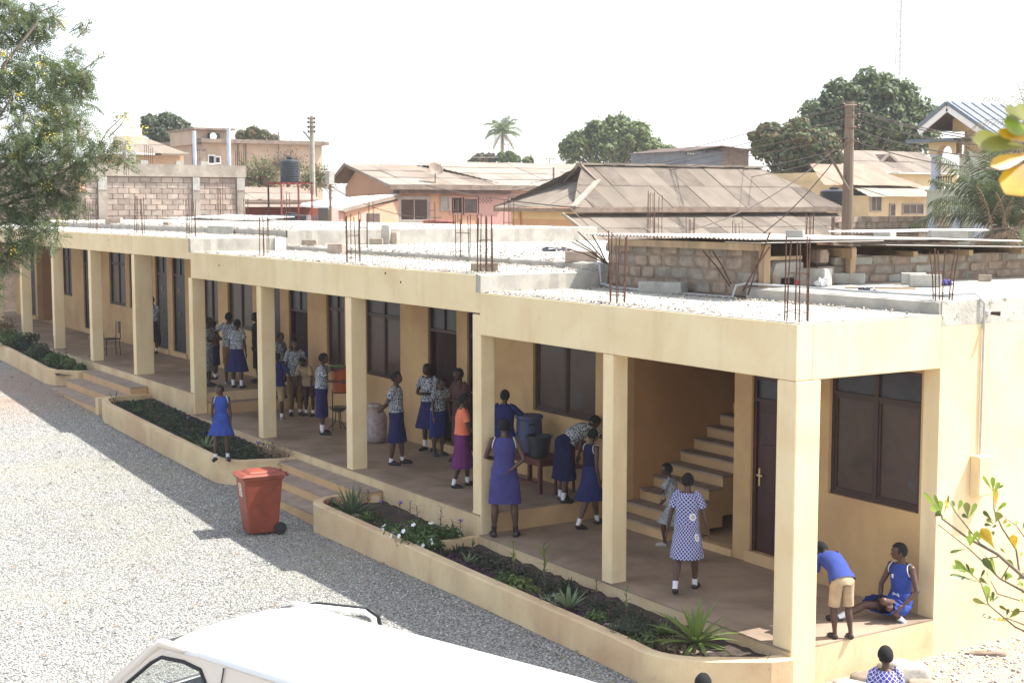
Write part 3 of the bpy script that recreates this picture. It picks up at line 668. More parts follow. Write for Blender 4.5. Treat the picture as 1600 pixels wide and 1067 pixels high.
# things lying on the sheet cover
for (u, v, sz, rz, lab) in ((1242, 373, (.24,.2,.12), .7, 'small white block on the left of the metal cover'), (1480, 377, (.56,.24,.17), .95, 'largest weathered block on the metal cover'), (1382, 377, (.3,.22,.14), .3, 'greenish block by the plastic sheet on the metal cover')):
    q = PZ(u, v, 4.945 if u < 1300 else 4.85); hollow(tuple(q), rz, lab, M_BLOCKG, sz)
def crumple(name, label, cat, loc, r, mat, seed=1):
    rr = random.Random(seed); m = MB(); m.ball((0,0,0), (1,1,1), 14, 9)
    ph = [(rr.uniform(2,6), rr.uniform(2,6), rr.uniform(0,6)) for _ in range(5)]
    vs = []
    for v in m.v:
        k = 1+sum(.12*math.sin(a*v[0]*2+b*v[1]*2+c+v[2]*3) for a, b, c in ph)
        vs.append((v[0]*k*r[0], v[1]*k*r[1], max(-r[2]*.6, v[2]*k*r[2])))
    m.v = vs; o = m.build(name, mat, smooth=False); o.location = (loc[0], loc[1], loc[2]+r[2]*.6); return tag(o, label, cat)
M_BAGW = simple('bag_white', (.7,.7,.72), .4, .05, 4, bs=.2, bscale=20); M_BAGB = simple('bag_blue', (.15,.35,.62), .4, .1, 4, bs=.2, bscale=20); M_BAGK = simple('bag_black', (.02,.02,.025), .35, .1, 4, bs=.3, bscale=20)
M_RED = simple('red_plastic', (.6,.03,.05), .4, .1, 4, bs=0); M_PUR = simple('purple_cloth', (.06,.05,.2), .8, .1, 4, bs=0)
crumple('plastic_bag', 'crumpled blue plastic bag between the roof blocks', 'plastic bag', tuple(PZ(1291, 440, 4.30)), (.09,.09,.10), M_BAGB, 3)
crumple('plastic_bag', 'crumpled white plastic bag under the blue one', 'plastic bag', tuple(PZ(1284, 447, 4.30)), (.1,.08,.07), M_BAGW, 4)
crumple('plastic_bag', 'black plastic bag beside the blue bag on the roof', 'plastic bag', tuple(PZ(1298, 443, 4.30)), (.08,.08,.05), M_BAGK, 5)
crumple('plastic_sheet', 'crumpled clear plastic sheet lying on the metal cover', 'plastic sheet', tuple(PZ(1352, 377, 4.85)), (.3,.2,.035), M_BAGW, 6)
crumple('black_rag', 'black rag lying on the middle roof', 'rag', tuple(PZ(858, 392, 4.5)), (.12,.16,.05), M_BAGK, 7); crumple('black_rag', 'longer flat black rag right of the other on the middle roof', 'rag', tuple(PZ(873, 392.5, 4.5)), (.1,.3,.04), M_BAGK, 8)
crumple('purple_rag', 'purple rag by the corner rebar on the roof', 'rag', tuple(PZ(1478, 446, 4.30)), (.08,.1,.05), M_PUR, 9); crumple('red_cup', 'tiny red plastic scrap between the roof blocks', 'litter', tuple(PZ(1244, 446, 4.30)), (.03,.03,.05), M_RED, 10)
crumple('grey_rag', 'dark grey rag lying near the roof ledge', 'rag', tuple(PZ(1353, 455, 4.30)), (.12,.08,.03), M_BAGK, 12)
m = MB(); m.obox(tuple(PZ(1375, 450, 4.33)), (.9, .12, .02), .78); tag(m.build('timber_offcut', M_WOOD), 'flat timber offcut lying by the grey block', 'plank')
m = MB(); m.obox(tuple(PZ(1405, 373, 4.90)), (.4, 1.0, .03), .1); tag(m.build('timber_board', M_WOOD), 'dark flat board lying on the metal cover', 'board')
pp = MB(); pp.tube([(-3.45, 2.1, 4.16), (-3.4, 2.12, 4.32), (-3.3, 2.2, 4.35), (-3.0, 2.5, 4.33), (-2.6, 2.75, 4.31), (-1.8, 2.72, 4.31), (-.9, 2.8, 4.31), (-.2, 2.7, 4.32)], .016, 6); tag(pp.build('roof_conduit', M_PIPE), 'grey pipe running over the near roof ledge', 'pipe')
pp = MB(); pp.tube([(-6.75, 2.2, 4.5), (-6.6, 2.15, 4.5), (-6.55, 2.14, 4.2), (-6.2, 2.12, 4.16), (-5, 2.15, 4.155), (-3.7, 2.16, 4.155), (-3.5, 2.15, 4.155)], .016, 6); tag(pp.build('roof_conduit', M_PIPE), 'grey pipe bent down the roof step beside the block wall', 'pipe')
pp = MB(); pp.tube([(-6.82, 2.24, 4.5), (-6.68, 2.2, 4.5), (-6.62, 2.18, 4.22), (-6.3, 2.2, 4.16), (-5.6, 2.22, 4.155)], .016, 6); tag(pp.build('roof_conduit', M_PIPE), 'second grey pipe close behind the first at the roof step', 'pipe')
m = MB(); m.obox((-18.9, 2.1, 4.52), (.05, .24, .3)); tag(m.build('white_cloth', M_WHITE), 'white rag hanging on the corner of the first roof step', 'rag')
# starter bars: each cluster is cast into the building
def rebars(x, y, z, h, n=6, sp=.11, splay=0.0, lean=(0, 0), r=.0085, hv=.12):
    m = MB(); k = max(2, n//2); pts = []
    for i in range(n):
        a = 2*PI*i/n; px, py = x+sp*math.cos(a+.4)*1.1, y+sp*math.sin(a+.4)
        px += random.uniform(-.02,.02); py += random.uniform(-.02,.02); pts.append((px, py))
    for q in ((.12, .55) if n > 3 else (.1,)):
        loop = [(a, b, z+h*q+random.uniform(-.02,.02)) for a, b in pts]+[(pts[0][0], pts[0][1], z+h*q)]; m.tube(loop, .004, 4)
    c = m.build('rebar_cluster', M_RUST, S)
    for (a, b) in pts:
        hh = h*random.uniform(1-hv, 1.0); dx = (a-x)*splay*6+lean[0]+random.uniform(-.025,.025); dy = (b-y)*splay*6+lean[1]+random.uniform(-.025,.025)
        MB().tube([(a, b, z-.02), (a+dx*.3, b+dy*.3, z+hh*.5), (a+dx, b+dy, z+hh)], r, 5).build('bar', M_RUST, c)
for (u, v, vt, z, n, sp) in ((1245, 503, 368, 4.13, 6, .12), (965, 470, 360, 4.13, 6, .11), (757, 427, 333, 4.39, 7, .12), (552, 409, 334, 4.39, 6, .12), (412, 400, 337, 4.39, 6, .10), (299, 371, 308, 4.69, 6, .11), (218, 362, 306, 4.69, 6, .12), (146, 358, 312, 4.69, 5, .12)):
    p = PZ(u, v, z); p.y = max(.16, min(p.y, .3)); p.x = PY(u, v, p.y).x; top = PY(u, vt, p.y).z; rebars(p.x, p.y, z, top-z, n, sp)
for (u, v, vt, z, n, sp) in ((1474, 468, 375, 4.29, 6, .10),): rebars(-.14, 2.45, 4.29, .62, 6, .10, splay=.10)
for (u, v, vt, n, w) in ((724, 400, 335, 5, .14), (568, 388, 330, 4, .12), (450, 362, 300, 5, .1), (345, 351, 280, 6, .12), (385, 352, 308, 4, .1), (580, 352, 300, 4, .1), (675, 352, 312, 4, .12), (715, 352, 310, 6, .14), (795, 352, 312, 6, .15), (1017, 372, 296, 5, .1), (1079, 372, 338, 5, .09), (1028, 352, 300, 3, .1), (1266, 372, 330, 6, .08), (243, 348, 300, 3, .1), (195, 350, 318, 2, .1), (1150, 372, 345, 3, .08)):
    z = 4.5 if v > 380 else (4.85 if u < 480 else 4.5)
    if v > 380: p = PZ(u, v, z)
    else: p = PY(u, v, 10.6 if u > 480 else 9.6)
    top = PY(u, vt, p.y).z; zz = 4.5 if p.x > -18.9 else 4.85
    rebars(p.x, p.y, zz, top-zz, n, w)
# bent rods reaching out of the stair wall
def rods(name, lab, pts):
    t = thing(name, lab, 'steel rods', pts[0][0], 'bent steel rods on the roof')
    for a, b in pts: mid = Vector(a)*.5+Vector(b)*.5+Vector((0,0,.03)); MB().tube([a, mid, b], .011, 5).build('rod', M_RUST, t)
a0 = (-6.62, 2.3, 4.5)
rods('bent_rebar', 'bundle of bent rods fanning left from the block wall end', [(a0, tuple(PY(v[0], v[1], 2.0))) for v in ((877,386), (893,378), (903,362), (925,367), (900, 376))])
rods('leaning_rebar', 'two thin rods leaning against the front of the block wall', [((-3.62, 2.2, 4.3), tuple(PY(1098, 392, 2.1))), ((-3.6, 2.2, 4.33), tuple(PY(1113, 392, 2.1)))])
rods('upright_rebar', 'two crossed rods standing by the timber post', [((-3.25, 2.2, 4.2), tuple(PY(1203, 363, 2.1))), ((-3.35, 2.2, 4.25), tuple(PY(1203, 385, 2.1)))])
# prop and sheet at the far left of the roof
tk = thing('far_roof_canopy', 'low sheet canopy on timber props at the far roof edge', 'canopy', (-40, 6, 4.85))
for (ua, va, ub, vb) in ((92, 336, 215, 339), (205, 341, 300, 342), (295, 339, 395, 343)):
    a = PY(ua, va, 8.5); b = PY(ub, vb, 8.5); m = MB(); m.add([a, b, b+Vector((0,1.6,.1)), a+Vector((0,1.6,.1)), a-Vector((0,0,.03)), b-Vector((0,0,.03)), b+Vector((0,1.6,.07)), a+Vector((0,1.6,.07))], [(0,1,2,3),(7,6,5,4),(0,4,5,1),(1,5,6,2),(2,6,7,3),(3,7,4,0)]); m.build('metal_sheet', M_ZINC, tk)
for u in (101, 160, 213, 276, 330): q = PY(u, 341, 8.55); MB().tube([(q.x, q.y, 4.85), (q.x, q.y, q.z-.01)], .04, 6).build('post', M_WOOD, tk)
q = PY(103, 340, 8.5); MB().tube([q, PY(125, 357, 8.5)], .035, 6).build('brace', M_WOOD, tk)

# ================================================================== BACKGROUND HOUSES
def sheets_roof(parent, O, A, U, poly, w, rows, waves, amp, mats, name='roof_sheet', seed=1):
    """roof plane covered with separate corrugated sheets; poly in (s along eave, t up the slope), convex"""
    O = Vector(O); A = Vector(A).normalized(); U = Vector(U).normalized(); N = A.cross(U).normalized()
    if N.z < 0: N = -N
    rr = random.Random(seed)
    def trange(s):
        ts = []
        n = len(poly)
        for i in range(n):
            (s0, t0), (s1, t1) = poly[i], poly[(i+1) % n]
            if (s0 <= s <= s1) or (s1 <= s <= s0):
                if abs(s1-s0) < 1e-6: ts += [t0, t1]
                else: ts.append(t0+(t1-t0)*(s-s0)/(s1-s0))
        return (min(ts), max(ts)) if ts else (0, 0)
    smin = min(p[0] for p in poly); smax = max(p[0] for p in poly); cnt = 0
    k = 0
    while smin+k*w < smax-.02:
        a = smin+k*w; b = min(a+w, smax-1e-4)
        for r in range(len(rows)-1):
            r0, r1 = rows[r], rows[r+1]+.10
            n = max(2, int(waves*4*(b-a)/w)); vs = []; ok = False; lift = .012+.01*(k % 2)+.018*r*0+rr.uniform(0,.012)
            for i in range(n+1):
                s = a+(b-a)*i/n; t0, t1 = trange(min(max(s, smin+1e-4), smax-1e-4)); lo = max(t0, r0-.0); hi = min(t1, r1)
                if hi-lo > .02: ok = True
                hi = max(hi, lo+.001) if lo <= t1 else t1
                if lo > t1: lo = t1-.001; hi = t1
                h = amp*math.sin(2*PI*waves*(s-a)/w)+lift
                vs += [O+A*s+U*lo+N*(h+.02), O+A*s+U*hi+N*(h-.0)]
            if not ok: continue
            m = MB(); m.add(vs, [(2*i, 2*i+2, 2*i+3, 2*i+1) for i in range(n)]); m.build(name, rr.choice(mats), parent, smooth=True); cnt += 1
        k += 1
    return cnt
M_ASB = [simple('asbestos_sheet', (0.25,0.205,0.16), .9, .12, 1.2, bs=.3, bscale=18), simple('asbestos_sheet_dark', (0.215,0.175,0.137), .9, .18, 1.5, bs=.3, bscale=18), simple('asbestos_sheet_pale', (0.275,0.228,0.18), .9, .12, 1.2, bs=.3, bscale=18)]
M_TIN = [simple('old_tin_sheet', (0.30,0.245,0.195), .75, .14, .8, bs=.15, metal=.1), simple('old_tin_sheet_pale', (0.33,0.285,0.23), .75, .12, .8, bs=.15, metal=.1), simple('old_tin_sheet_rusty', (0.265,0.205,0.155), .8, .18, .8, bs=.15)]
M_OCHREW = paint_mat('orange_wall', (0.56,0.33,0.21), (0.48,0.28,0.19), k=.4); M_PINKW = paint_mat('pink_wall', (0.50,0.29,0.25), (0.43,0.26,0.23), k=.5)
M_TANW = paint_mat('tan_wall', (0.52,0.34,0.20), (0.44,0.27,0.16), k=.5); M_YELW = paint_mat('yellow_wall', (0.60,0.48,0.29), (0.52,0.40,0.235), k=.3)
M_MINT = paint_mat('mint_wall', (0.47,0.50,0.40), (0.40,0.42,0.33), k=.3); M_BEIGEW = paint_mat('beige_wall', (0.50,0.38,0.28), (0.40,0.30,0.22), k=.7)
M_FASC = simple('old_fascia', (0.26,0.20,0.155), .85, .2, 3, bs=.2); M_SOFF = simple('brown_soffit', (0.12,0.075,0.055), .8, .2, 3, bs=0)
M_BLUEGREY = simple('blue_grey_roof', (0.16,0.19,0.22), .5, .1, 2, bs=0, metal=.3); M_COLBLUE = simple('pale_blue_column', (0.45,0.50,0.58), .6, .1, 3, bs=0)
M_WINF = simple('grey_window_surround', (0.36,0.32,0.28), .8, .1, 3, bs=.2); M_LOUV = simple('window_louvre', (0.12,0.085,0.07), .5, .2, 3, bs=0)
def winX(parent, x, y0, y1, z0, z1, nx=2, frame=M_WINF, pane=None, bars=0, fr=.08, name='window'):
    """window in a wall facing +X"""
    f = MB(); f.box(x, x+.05, y0-fr, y0, z0-fr, z1+fr); f.box(x, x+.05, y1, y1+fr, z0-fr, z1+fr); f.box(x, x+.05, y0, y1, z0-fr, z0); f.box(x, x+.05, y0, y1, z1, z1+fr)
    w = f.build(name, frame, parent); 
    for i in range(nx):
        a = y0+(y1-y0)*i/nx; b = y0+(y1-y0)*(i+1)/nx
        MB().box(x+.002, x+.02, a+.02, b-.02, z0+.01, z1-.01).build('pane', pane or M_GLASS, w)
        if i: MB().box(x, x+.04, a-.02, a+.02, z0, z1).build('mullion', frame, w)
    for k in range(bars):
        y = y0+(y1-y0)*(k+.5)/bars; MB().box(x+.05, x+.062, y-.008, y+.008, z0, z1).build('bar', M_FASC, w)
    return w
def gz(p): return ground_z(p[0], p[1])-.4
# ---- hipped house with many roof sheets
c = PD(895.5, 326, 46); X0, Y0, ze = c.x, c.y, c.z; Lh = PX(1320, 326, X0).y-Y0; r_ = 2.44; hz = 1.47
hip = thing('hipped_house', 'tan bungalow with a broad hipped roof of patched corrugated sheets', 'house', (X0-r_, Y0+Lh/2, 3.2))
MB().box(X0-2*r_+.45, X0-.45, Y0+.45, Y0+Lh-.45, gz(c), ze-.02).build('wall', M_TANW, hip)
MB().box(X0-2*r_+.44, X0-.44, Y0+.44, Y0+Lh-.44, ze-.36, ze-.06).build('wall_band', M_YELW, hip)
for x in (X0-2*r_+1.0,): MB().box(x, x+.1, Y0+.38, Y0+.45, gz(c), ze-.1).build('downpipe', M_OCHREW, hip)
UF = Vector((-r_, 0, hz)); lf = UF.length; ins = 2.07; insr = 2.0
sheets_roof(hip, (X0, Y0, ze), (0,1,0), UF, [(0,0), (Lh,0), (Lh-insr,lf), (ins,lf), (1.52*.8,lf*.61)], .82, [0, lf*.5, lf], 10, .019, M_ASB)
sheets_roof(hip, (X0-2*r_, Y0, ze), (0,1,0), (r_, 0, hz), [(0,0), (Lh,0), (Lh-insr,lf), (ins,lf)], 1.64, [0, lf], 6, .013, M_ASB)
UE = Vector((0, ins, hz*.61)); le = UE.length
sheets_roof(hip, (X0-2*r_, Y0, ze), (1,0,0), UE, [(0,0), (2*r_,0), (r_+.95,le), (r_-.95,le)], .82, [0, le], 10, .012, [M_ASB[0], M_ASB[1]])
UR = Vector((0, -insr, hz)); lr = UR.length
sheets_roof(hip, (X0-2*r_, Y0+Lh, ze), (1,0,0), UR, [(0,0), (2*r_,0), (r_,lr)], .82, [0, lr], 10, .012, M_ASB)
zg = ze+hz*.61; m = MB(); m.add([(X0-r_-.95, Y0+ins+.12, zg), (X0-r_+.95, Y0+ins+.12, zg), (X0-r_, Y0+ins+.12, ze+hz-.02)], [(0,1,2)]); m.build('gablet', M_SOFF, hip)
def beam3(a, b, w, h, name, mat, parent, segs=1):
    a = Vector(a); b = Vector(b); d = (b-a); L = d.length; q = d.to_track_quat('X', 'Z').to_matrix(); m = MB(); m.obox((a+b)/2, (L, w, h), rot=q); return m.build(name, mat, parent)
beam3((X0, Y0, ze+.05), (X0-r_+.93, Y0+ins, zg+.06), .2, .07, 'hip_cap', M_TIN[1], hip); beam3((X0-2*r_, Y0, ze+.05), (X0-r_-.93, Y0+ins, zg+.06), .12, .07, 'hip_cap', M_FASC, hip)
beam3((X0-r_+.95, Y0+ins-.1, zg+.04), (X0-r_, Y0+ins-.12, ze+hz+.05), .07, .12, 'bargeboard', M_TIN[2], hip); beam3((X0-r_-.95, Y0+ins-.1, zg+.04), (X0-r_, Y0+ins-.12, ze+hz+.05), .07, .12, 'bargeboard', M_TIN[2], hip)
n = int((Lh-ins-insr)/.9)
for i in range(n): y = Y0+ins-.15+(Lh-ins-insr+.15)*i/n; beam3((X0-r_, y, ze+hz+.05+.02*(i%2)), (X0-r_, y+(Lh-ins-insr+.15)/n+.03, ze+hz+.05+.02*(i%2)), .32, .07, 'ridge_tile', M_ASB[i % 3], hip)
beam3((X0+.01, Y0, ze-.05), (X0+.01, Y0+Lh, ze-.05), .03, .16, 'fascia', M_FASC, hip); beam3((X0-2*r_, Y0-.01, ze-.05), (X0, Y0-.01, ze-.05), .03, .12, 'fascia', M_FASC, hip)
# lean-to roof before it
lt = thing('lean_to', 'lower lean-to roof of corrugated sheets in front of the hipped house', 'lean-to', (X0+1, Y0+Lh/2, 3.2))
ULT = Vector((-2.2, 0, .95)); ll = ULT.length; LL = Lh+.5
sheets_roof(lt, (X0+1.85, Y0-.15, ze-1.15), (0,1,0), ULT, [(0.0,0), (LL+.3,0), (LL-.3,ll), (0,ll)], .82, [0, ll*.5, ll], 10, .019, M_ASB, seed=5)
MB().box(X0-.2, X0+1.6, Y0+.4, Y0+LL-.6, gz(c), ze-1.1).build('wall', M_TANW, lt); beam3((X0-.32, Y0-.2, ze-.17), (X0+1.85, Y0-.2, ze-1.12), .06, .1, 'bargeboard', M_TIN[1], lt)
# ---- orange house with gable and white porch
c = PD(618, 290, 60); X1, Y1, zo = c.x, c.y, c.z; ra = 4.3; rise = PD(618, 253.5, 60).z-zo
org_ = thing('orange_gabled_house', 'orange rendered house with a wide gable and long patched tin roof', 'house', (X1-2, Y1+4, 3.2))
L1 = PX(800, 290, X1).y-Y1
ya = Y1+.35
m = MB(); v = [(X1-.35, ya, gz(c)), (X1-.35, ya, zo-.08), (X1-ra, ya, zo+rise-.14), (X1-ra-1.25, ya, zo-.0), (X1-ra-1.25, ya, gz(c))]
v2 = [(p[0], ya+L1+6, p[2]) for p in v]; m.add(v+v2, [(0,1,2,3,4), (9,8,7,6,5), (0,5,6,1), (1,6,7,2), (2,7,8,3), (3,8,9,4), (4,9,5,0)]); m.build('wall', M_OCHREW, org_)
U1 = Vector((-ra, 0, rise)); l1 = U1.length
sheets_roof(org_, (X1, Y1-.25, zo), (0,1,0), U1, [(0,0), (L1+.25,0), (L1-2.4,l1), (-.0,l1)], 1.05, [0, l1*.34, l1*.67, l1], 7, .012, M_TIN, seed=9)
U1b = Vector((1.7, 0, .85)); beam3((X1-ra, Y1-.25, zo+rise+.02), (X1-ra-1.7, Y1-.25, zo+rise-.85), .06, .16, 'bargeboard', M_TIN[2], org_)
sheets_roof(org_, (X1-ra-1.7, Y1-.25, zo+rise-.85), (0,1,0), U1b, [(0,0), (L1+4,0), (L1+4,U1b.length), (0,U1b.length)], 1.4, [0, U1b.length], 5, .012, [M_TIN[2]], seed=10)
beam3((X1, Y1-.26, zo-.03), (X1-ra, Y1-.26, zo+rise-.03), .05, .12, 'bargeboard', M_FASC, org_); beam3((X1+.01, Y1-.25, zo-.07), (X1+.01, Y1+L1, zo-.07), .03, .2, 'fascia', M_FASC, org_)
MB().box(X1-.6, X1-.02, Y1+.2, Y1+L1, zo-.34, zo-.18).build('soffit', M_SOFF, org_)
XW = X1-.35
def onX(u, v, x=XW): p = PX(u, v, x); return p
a = onX(626, 312); b = onX(667, 343); winX(org_, XW, a.y, b.y, b.z, a.z, 2, M_WINF, fr=.16)
a = onX(705, 309); b = onX(722, 333); winX(org_, XW, a.y, b.y, b.z, a.z, 1, M_PINKW, M_DARK, bars=4)
a = onX(725, 311); b = onX(745, 333); winX(org_, XW, a.y, b.y, b.z, a.z, 1, M_PINKW, M_LOUV)
a = onX(690, 309); b = onX(700, 327); winX(org_, XW, a.y, b.y, b.z, a.z, 1, M_WINF, M_WINF, name='shutter')
# pink bay with ventilation blocks
a = onX(746, 303); b = onX(810, 350); MB().box(XW+.002, XW+.05, a.y, b.y, gz(c), a.z).build('pink_wall', M_PINKW, org_)
for i in range(8):
    for j in range(3):
        if (i+j) % 2 == 0: p = PX(749+i*2.6, 310+j*2.7, XW+.05); MB().box(XW+.045, XW+.056, p.y, p.y+.06, p.z-.05, p.z).build('vent_hole', M_DARK, org_)
a = onX(796, 309); b = onX(815, 320); winX(org_, XW+.05, a.y, b.y, b.z, a.z, 1, M_FASC, M_DARK, bars=5)
# continuing long roof, paler
c2 = PX(735, 292, X1-1.5); ext = thing('long_roofed_house', 'long low house with a pale patched roof behind the gabled one', 'house', (X1-5, c2.y+5, 3.2))
L2 = 14.5; zc_ = PX(830, 292, X1-.2).z; UU = Vector((-4.6, 0, PX(830, 256, X1-4.8).z-zc_)); lu = UU.length; yb = Y1+L1-.0
sheets_roof(ext, (X1-.2, yb, zc_), (0,1,0), UU, [(0,0), (L2,0), (L2,lu), (-2.6,lu)], 1.05, [0, lu*.25, lu*.5, lu*.75, lu], 7, .012, [M_TIN[1], M_TIN[1], M_TIN[0]], seed=19)
MB().box(X1-9, X1-.6, yb+.02, yb+L2-.3, gz(c), zc_-.15).build('wall', M_OCHREW, ext); beam3((X1-.19, yb, zc_-.08), (X1-.19, yb+L2, zc_-.08), .04, .2, 'fascia', M_FASC, ext)
# porch
pc = thing('white_roofed_porch', 'orange porch annex under a bright white lean-to roof', 'porch', (X1, Y1-1, 3.2))
A_ = PX(625, 302, X1-.3); B_ = PX(537, 324, X1+1.6); C_ = PX(470, 318, X1+1.0); D_ = PX(532, 309, X1-2.6)
vs = [A_, B_, C_, D_]; m = MB(); m.add([tuple(p) for p in vs]+[(p.x, p.y, p.z-.05) for p in vs], [(0,3,2,1), (4,5,6,7), (0,1,5,4), (1,2,6,5), (2,3,7,6), (3,0,4,7)]); m.build('roof', M_WHITE, pc)
beam3(A_-Vector((0,0,.12)), B_-Vector((0,0,.12)), .05, .16, 'fascia', M_TIN[0], pc); beam3(B_-Vector((0,0,.10)), C_-Vector((0,0,.08)), .05, .10, 'fascia', M_WHITE, pc)
q0 = PX(540, 330, X1+1.3); q1 = PX(618, 330, X1+.0)
m = MB(); m.prism([(q0.x, q0.y), (X1-.3, Y1+.3), (X1-1.0, Y1+.3), (q0.x-2.2, q0.y-.1)], gz(c), lambda p: A_.z-.32 if p[1] > Y1 else B_.z-.16); m.build('wall', M_OCHREW, pc)
dx = lambda u, t=0: PX(u, 330, X1+.6)
for (ua, ub, va, vb, mt, nm) in ((562, 589, 333, 349, M_WINF, 'window_surround'), (571, 589, 334, 349, M_LOUV, 'window'), (520, 536, 326, 345, M_PINKW, 'wall_panel'), (503, 515, 325, 345, M_DARK, 'doorway')):
    w0 = 59-.9; a = PD(ua, va, w0); b = PD(ub, vb, w0)
    f = (ua-540)/78.; pa = Vector((lerp(q0.x, X1-.3, max(-.6, f)), lerp(q0.y, Y1+.3, max(-.6, f)), 0)); f2 = (ub-540)/78.; pb = Vector((lerp(q0.x, X1-.3, f2), lerp(q0.y, Y1+.3, f2), 0))
    off = Vector((.04, -.03, 0))*(2 if nm == 'window' else 1); m = MB(); m.add([(pa.x+off.x, pa.y+off.y, b.z), (pb.x+off.x, pb.y+off.y, b.z), (pb.x+off.x, pb.y+off.y, a.z), (pa.x+off.x, pa.y+off.y, a.z), (pa.x-.1, pa.y+.1, b.z), (pb.x-.1, pb.y+.1, b.z), (pb.x-.1, pb.y+.1, a.z), (pa.x-.1, pa.y+.1, a.z)], [(0,1,2,3), (7,6,5,4), (0,4,5,1), (1,5,6,2), (2,6,7,3), (3,7,4,0)])
    m.build(nm, mt, pc)
# satellite dish
dp = PX(680, 282, X1-.5); ds = thing('satellite_dish', 'dark mesh satellite dish on the orange house roof', 'satellite dish', dp)
m = MB(); R_ = Matrix.Rotation(.9, 3, 'Y'); vs = []; 
for i in range(5):
    for k in range(12): rr_ = .34*i/4; vs.append(Vector(dp)+Vector((0,0,.45))+R_ @ Vector((rr_*math.cos(k*PI/6), rr_*math.sin(k*PI/6), rr_*rr_*.8)))
m.add(vs, [(i*12+k, i*12+(k+1)%12, (i+1)*12+(k+1)%12, (i+1)*12+k) for i in range(4) for k in range(12)]); m.build('dish', M_FASC, ds)
MB().tube([dp-Vector((0,0,.15)), dp+Vector((0,0,.45))], .025, 6).build('mast', M_FASC, ds); MB().tube([dp+Vector((.1,.3,.3)), dp+Vector((.42,.0,.75))], .015, 5).build('feed_arm', M_FASC, ds)
# red water trough things before the orange house
tb = MB(); pq = PX(687, 346, X1+2); tb.lathe((pq.x, pq.y, pq.z-.8), [(.5, 0), (.7, .8), (.62, .85)], 14); tag(tb.build('red_tank', simple('dull_red', (.22,.06,.045), .6, .2, 3, bs=0), smooth=False), 'low dull red container before the orange house', 'container')

M_CONCT = simple('tan_concrete', (0.37, 0.315, 0.255), 0.9, 0.2, 1.6, bs=0.4)
# ---- unfinished block building, facade faces +X
c = PD(383, 262, 60); XU = c.x; ub_ = thing('unfinished_block_building', 'unfinished grey frame building with bare block infill walls', 'building', (XU, c.y-6, 3.2))
def yU(u): return PX(u, 300, XU).y
zt_ = PX(240, 257, XU).z; zb_ = PX(240, 276, XU).z; zlow = gz(c)
yl, yr = yU(-20), c.y
m = MB(); m.box(XU-6, XU, yl, yr+.05, zb_, zt_); m.build('ring_beam', M_CONCT, ub_)
cols_ = [(383-12, 383), (302, 313), (154, 168), (60, 72), (-14, 0)]
for (a, b) in cols_: MB().box(XU-.3, XU-.02, yU(a), yU(b), zlow, zb_-.002).build('column', M_CONCT, ub_); 
for (a, b) in cols_[:3]:
    MB().box(XU-.02, XU-.005, yU(a), yU(b), zb_-.55, zb_-.03).build('formwork_patch', M_BLOCKG, ub_)
M_BLOCKJ = simple('block_joint', (.27,.21,.165), .95, .2, 4)
bm = [block_mesh('brick%d' % i, .02, .425, .195, .006, mt) for i, mt in enumerate((M_BLOCK, simple('sandcrete_pale', (0.42,0.345,0.285), .95, .15, 4, bs=.5), simple('sandcrete_brown', (0.34,0.265,0.215), .95, .15, 4, bs=.5)))]
MB().box(XU-.2, XU-.13, yl, yr-.3, zlow, zb_-.003).build('mortar_core', M_BLOCKJ, ub_)
nb = 0
for (a, b) in ((168, 302), (313, 371), (134, 154)):
    ya_, yb_ = yU(a), yU(b); z = zb_-.14; row = 0
    while z > zb_-1.95:
        y = ya_-(.22 if row % 2 else 0)
        while y < yb_-.05:
            y0c = max(y, ya_+.01); y1c = min(y+.44, yb_-.01)
            if y1c-y0c > .1:
                o = part_at('brick', random.choice(bm), ub_, (XU-.12+random.uniform(-.006,.006), (y0c+y1c)/2, z)); o.scale = (1, (y1c-y0c-.015)/.425, 1)
                nb += 1
            y += .455
        z -= .222; row += 1
a = PX(120, 276, XU); b = PX(134, 300, XU); MB().box(XU-.12, XU-.1, a.y, b.y, b.z, a.z).build('orange_panel', M_OCHREW, ub_)
for (u0, u1, v0, v1) in ((195, 212, 225, 256),):
    a = PX(u0, v0, XU-.2); b = PX(u1, v1, XU-.2)
    for i in range(5): z = b.z+(a.z-b.z)*i/5; m = MB(); m.obox((XU-.35, (a.y+b.y)/2, z+.1), (.4, b.y-a.y, (a.z-b.z)/5-.02), random.uniform(-.06,.06)); m.build('stacked_block', M_BLOCKG, ub_)
for (u, vt) in ((357, 200), (303, 205)):
    p = PX(u, vt, XU-.3); MB().tube([(p.x, p.y, zt_), (p.x, p.y, p.z)], .09, 8).build('standing_pipe', M_COLBLUE, ub_)
for u0 in (226, 300, 368): 
    for k in range(5): p = PX(u0+k*3, 232+random.uniform(-8,8), XU-.3); MB().tube([(p.x, p.y, zt_), (p.x, p.y, p.z)], .012, 4).build('bar', M_RUST, ub_)
for (u, v) in ((225, 252), (280, 252), (318, 250)): p = PX(u, v, XU-.2); m = MB(); m.obox((p.x, p.y, zt_+.08), (.18,.3,.16)); m.build('stacked_block', M_BLOCKG, ub_)
# ---- corrugated roof behind it
c = PD(212, 240, 80); rf = thing('ridge_roofed_house', 'house with a curved brown corrugated roof behind the block building', 'house', (c.x, c.y, 3))
ye = PX(296, 240, c.x).y; LLr = ye-c.y; Uq = Vector((-2.2, 0, 1.05)); 
sheets_roof(rf, (c.x, c.y-1.5, c.z), (0,1,0), Uq, [(0,0), (LLr+1.6,0), (LLr-.6,Uq.length), (1.0,Uq.length)], .9, [0, Uq.length*.5, Uq.length], 7, .02, [M_TIN[2], M_TIN[0], M_ASB[0]], seed=23)
MB().box(c.x-4, c.x-.4, c.y-1.2, ye-.2, gz(c), c.z-.05).build('wall', M_TANW, rf)
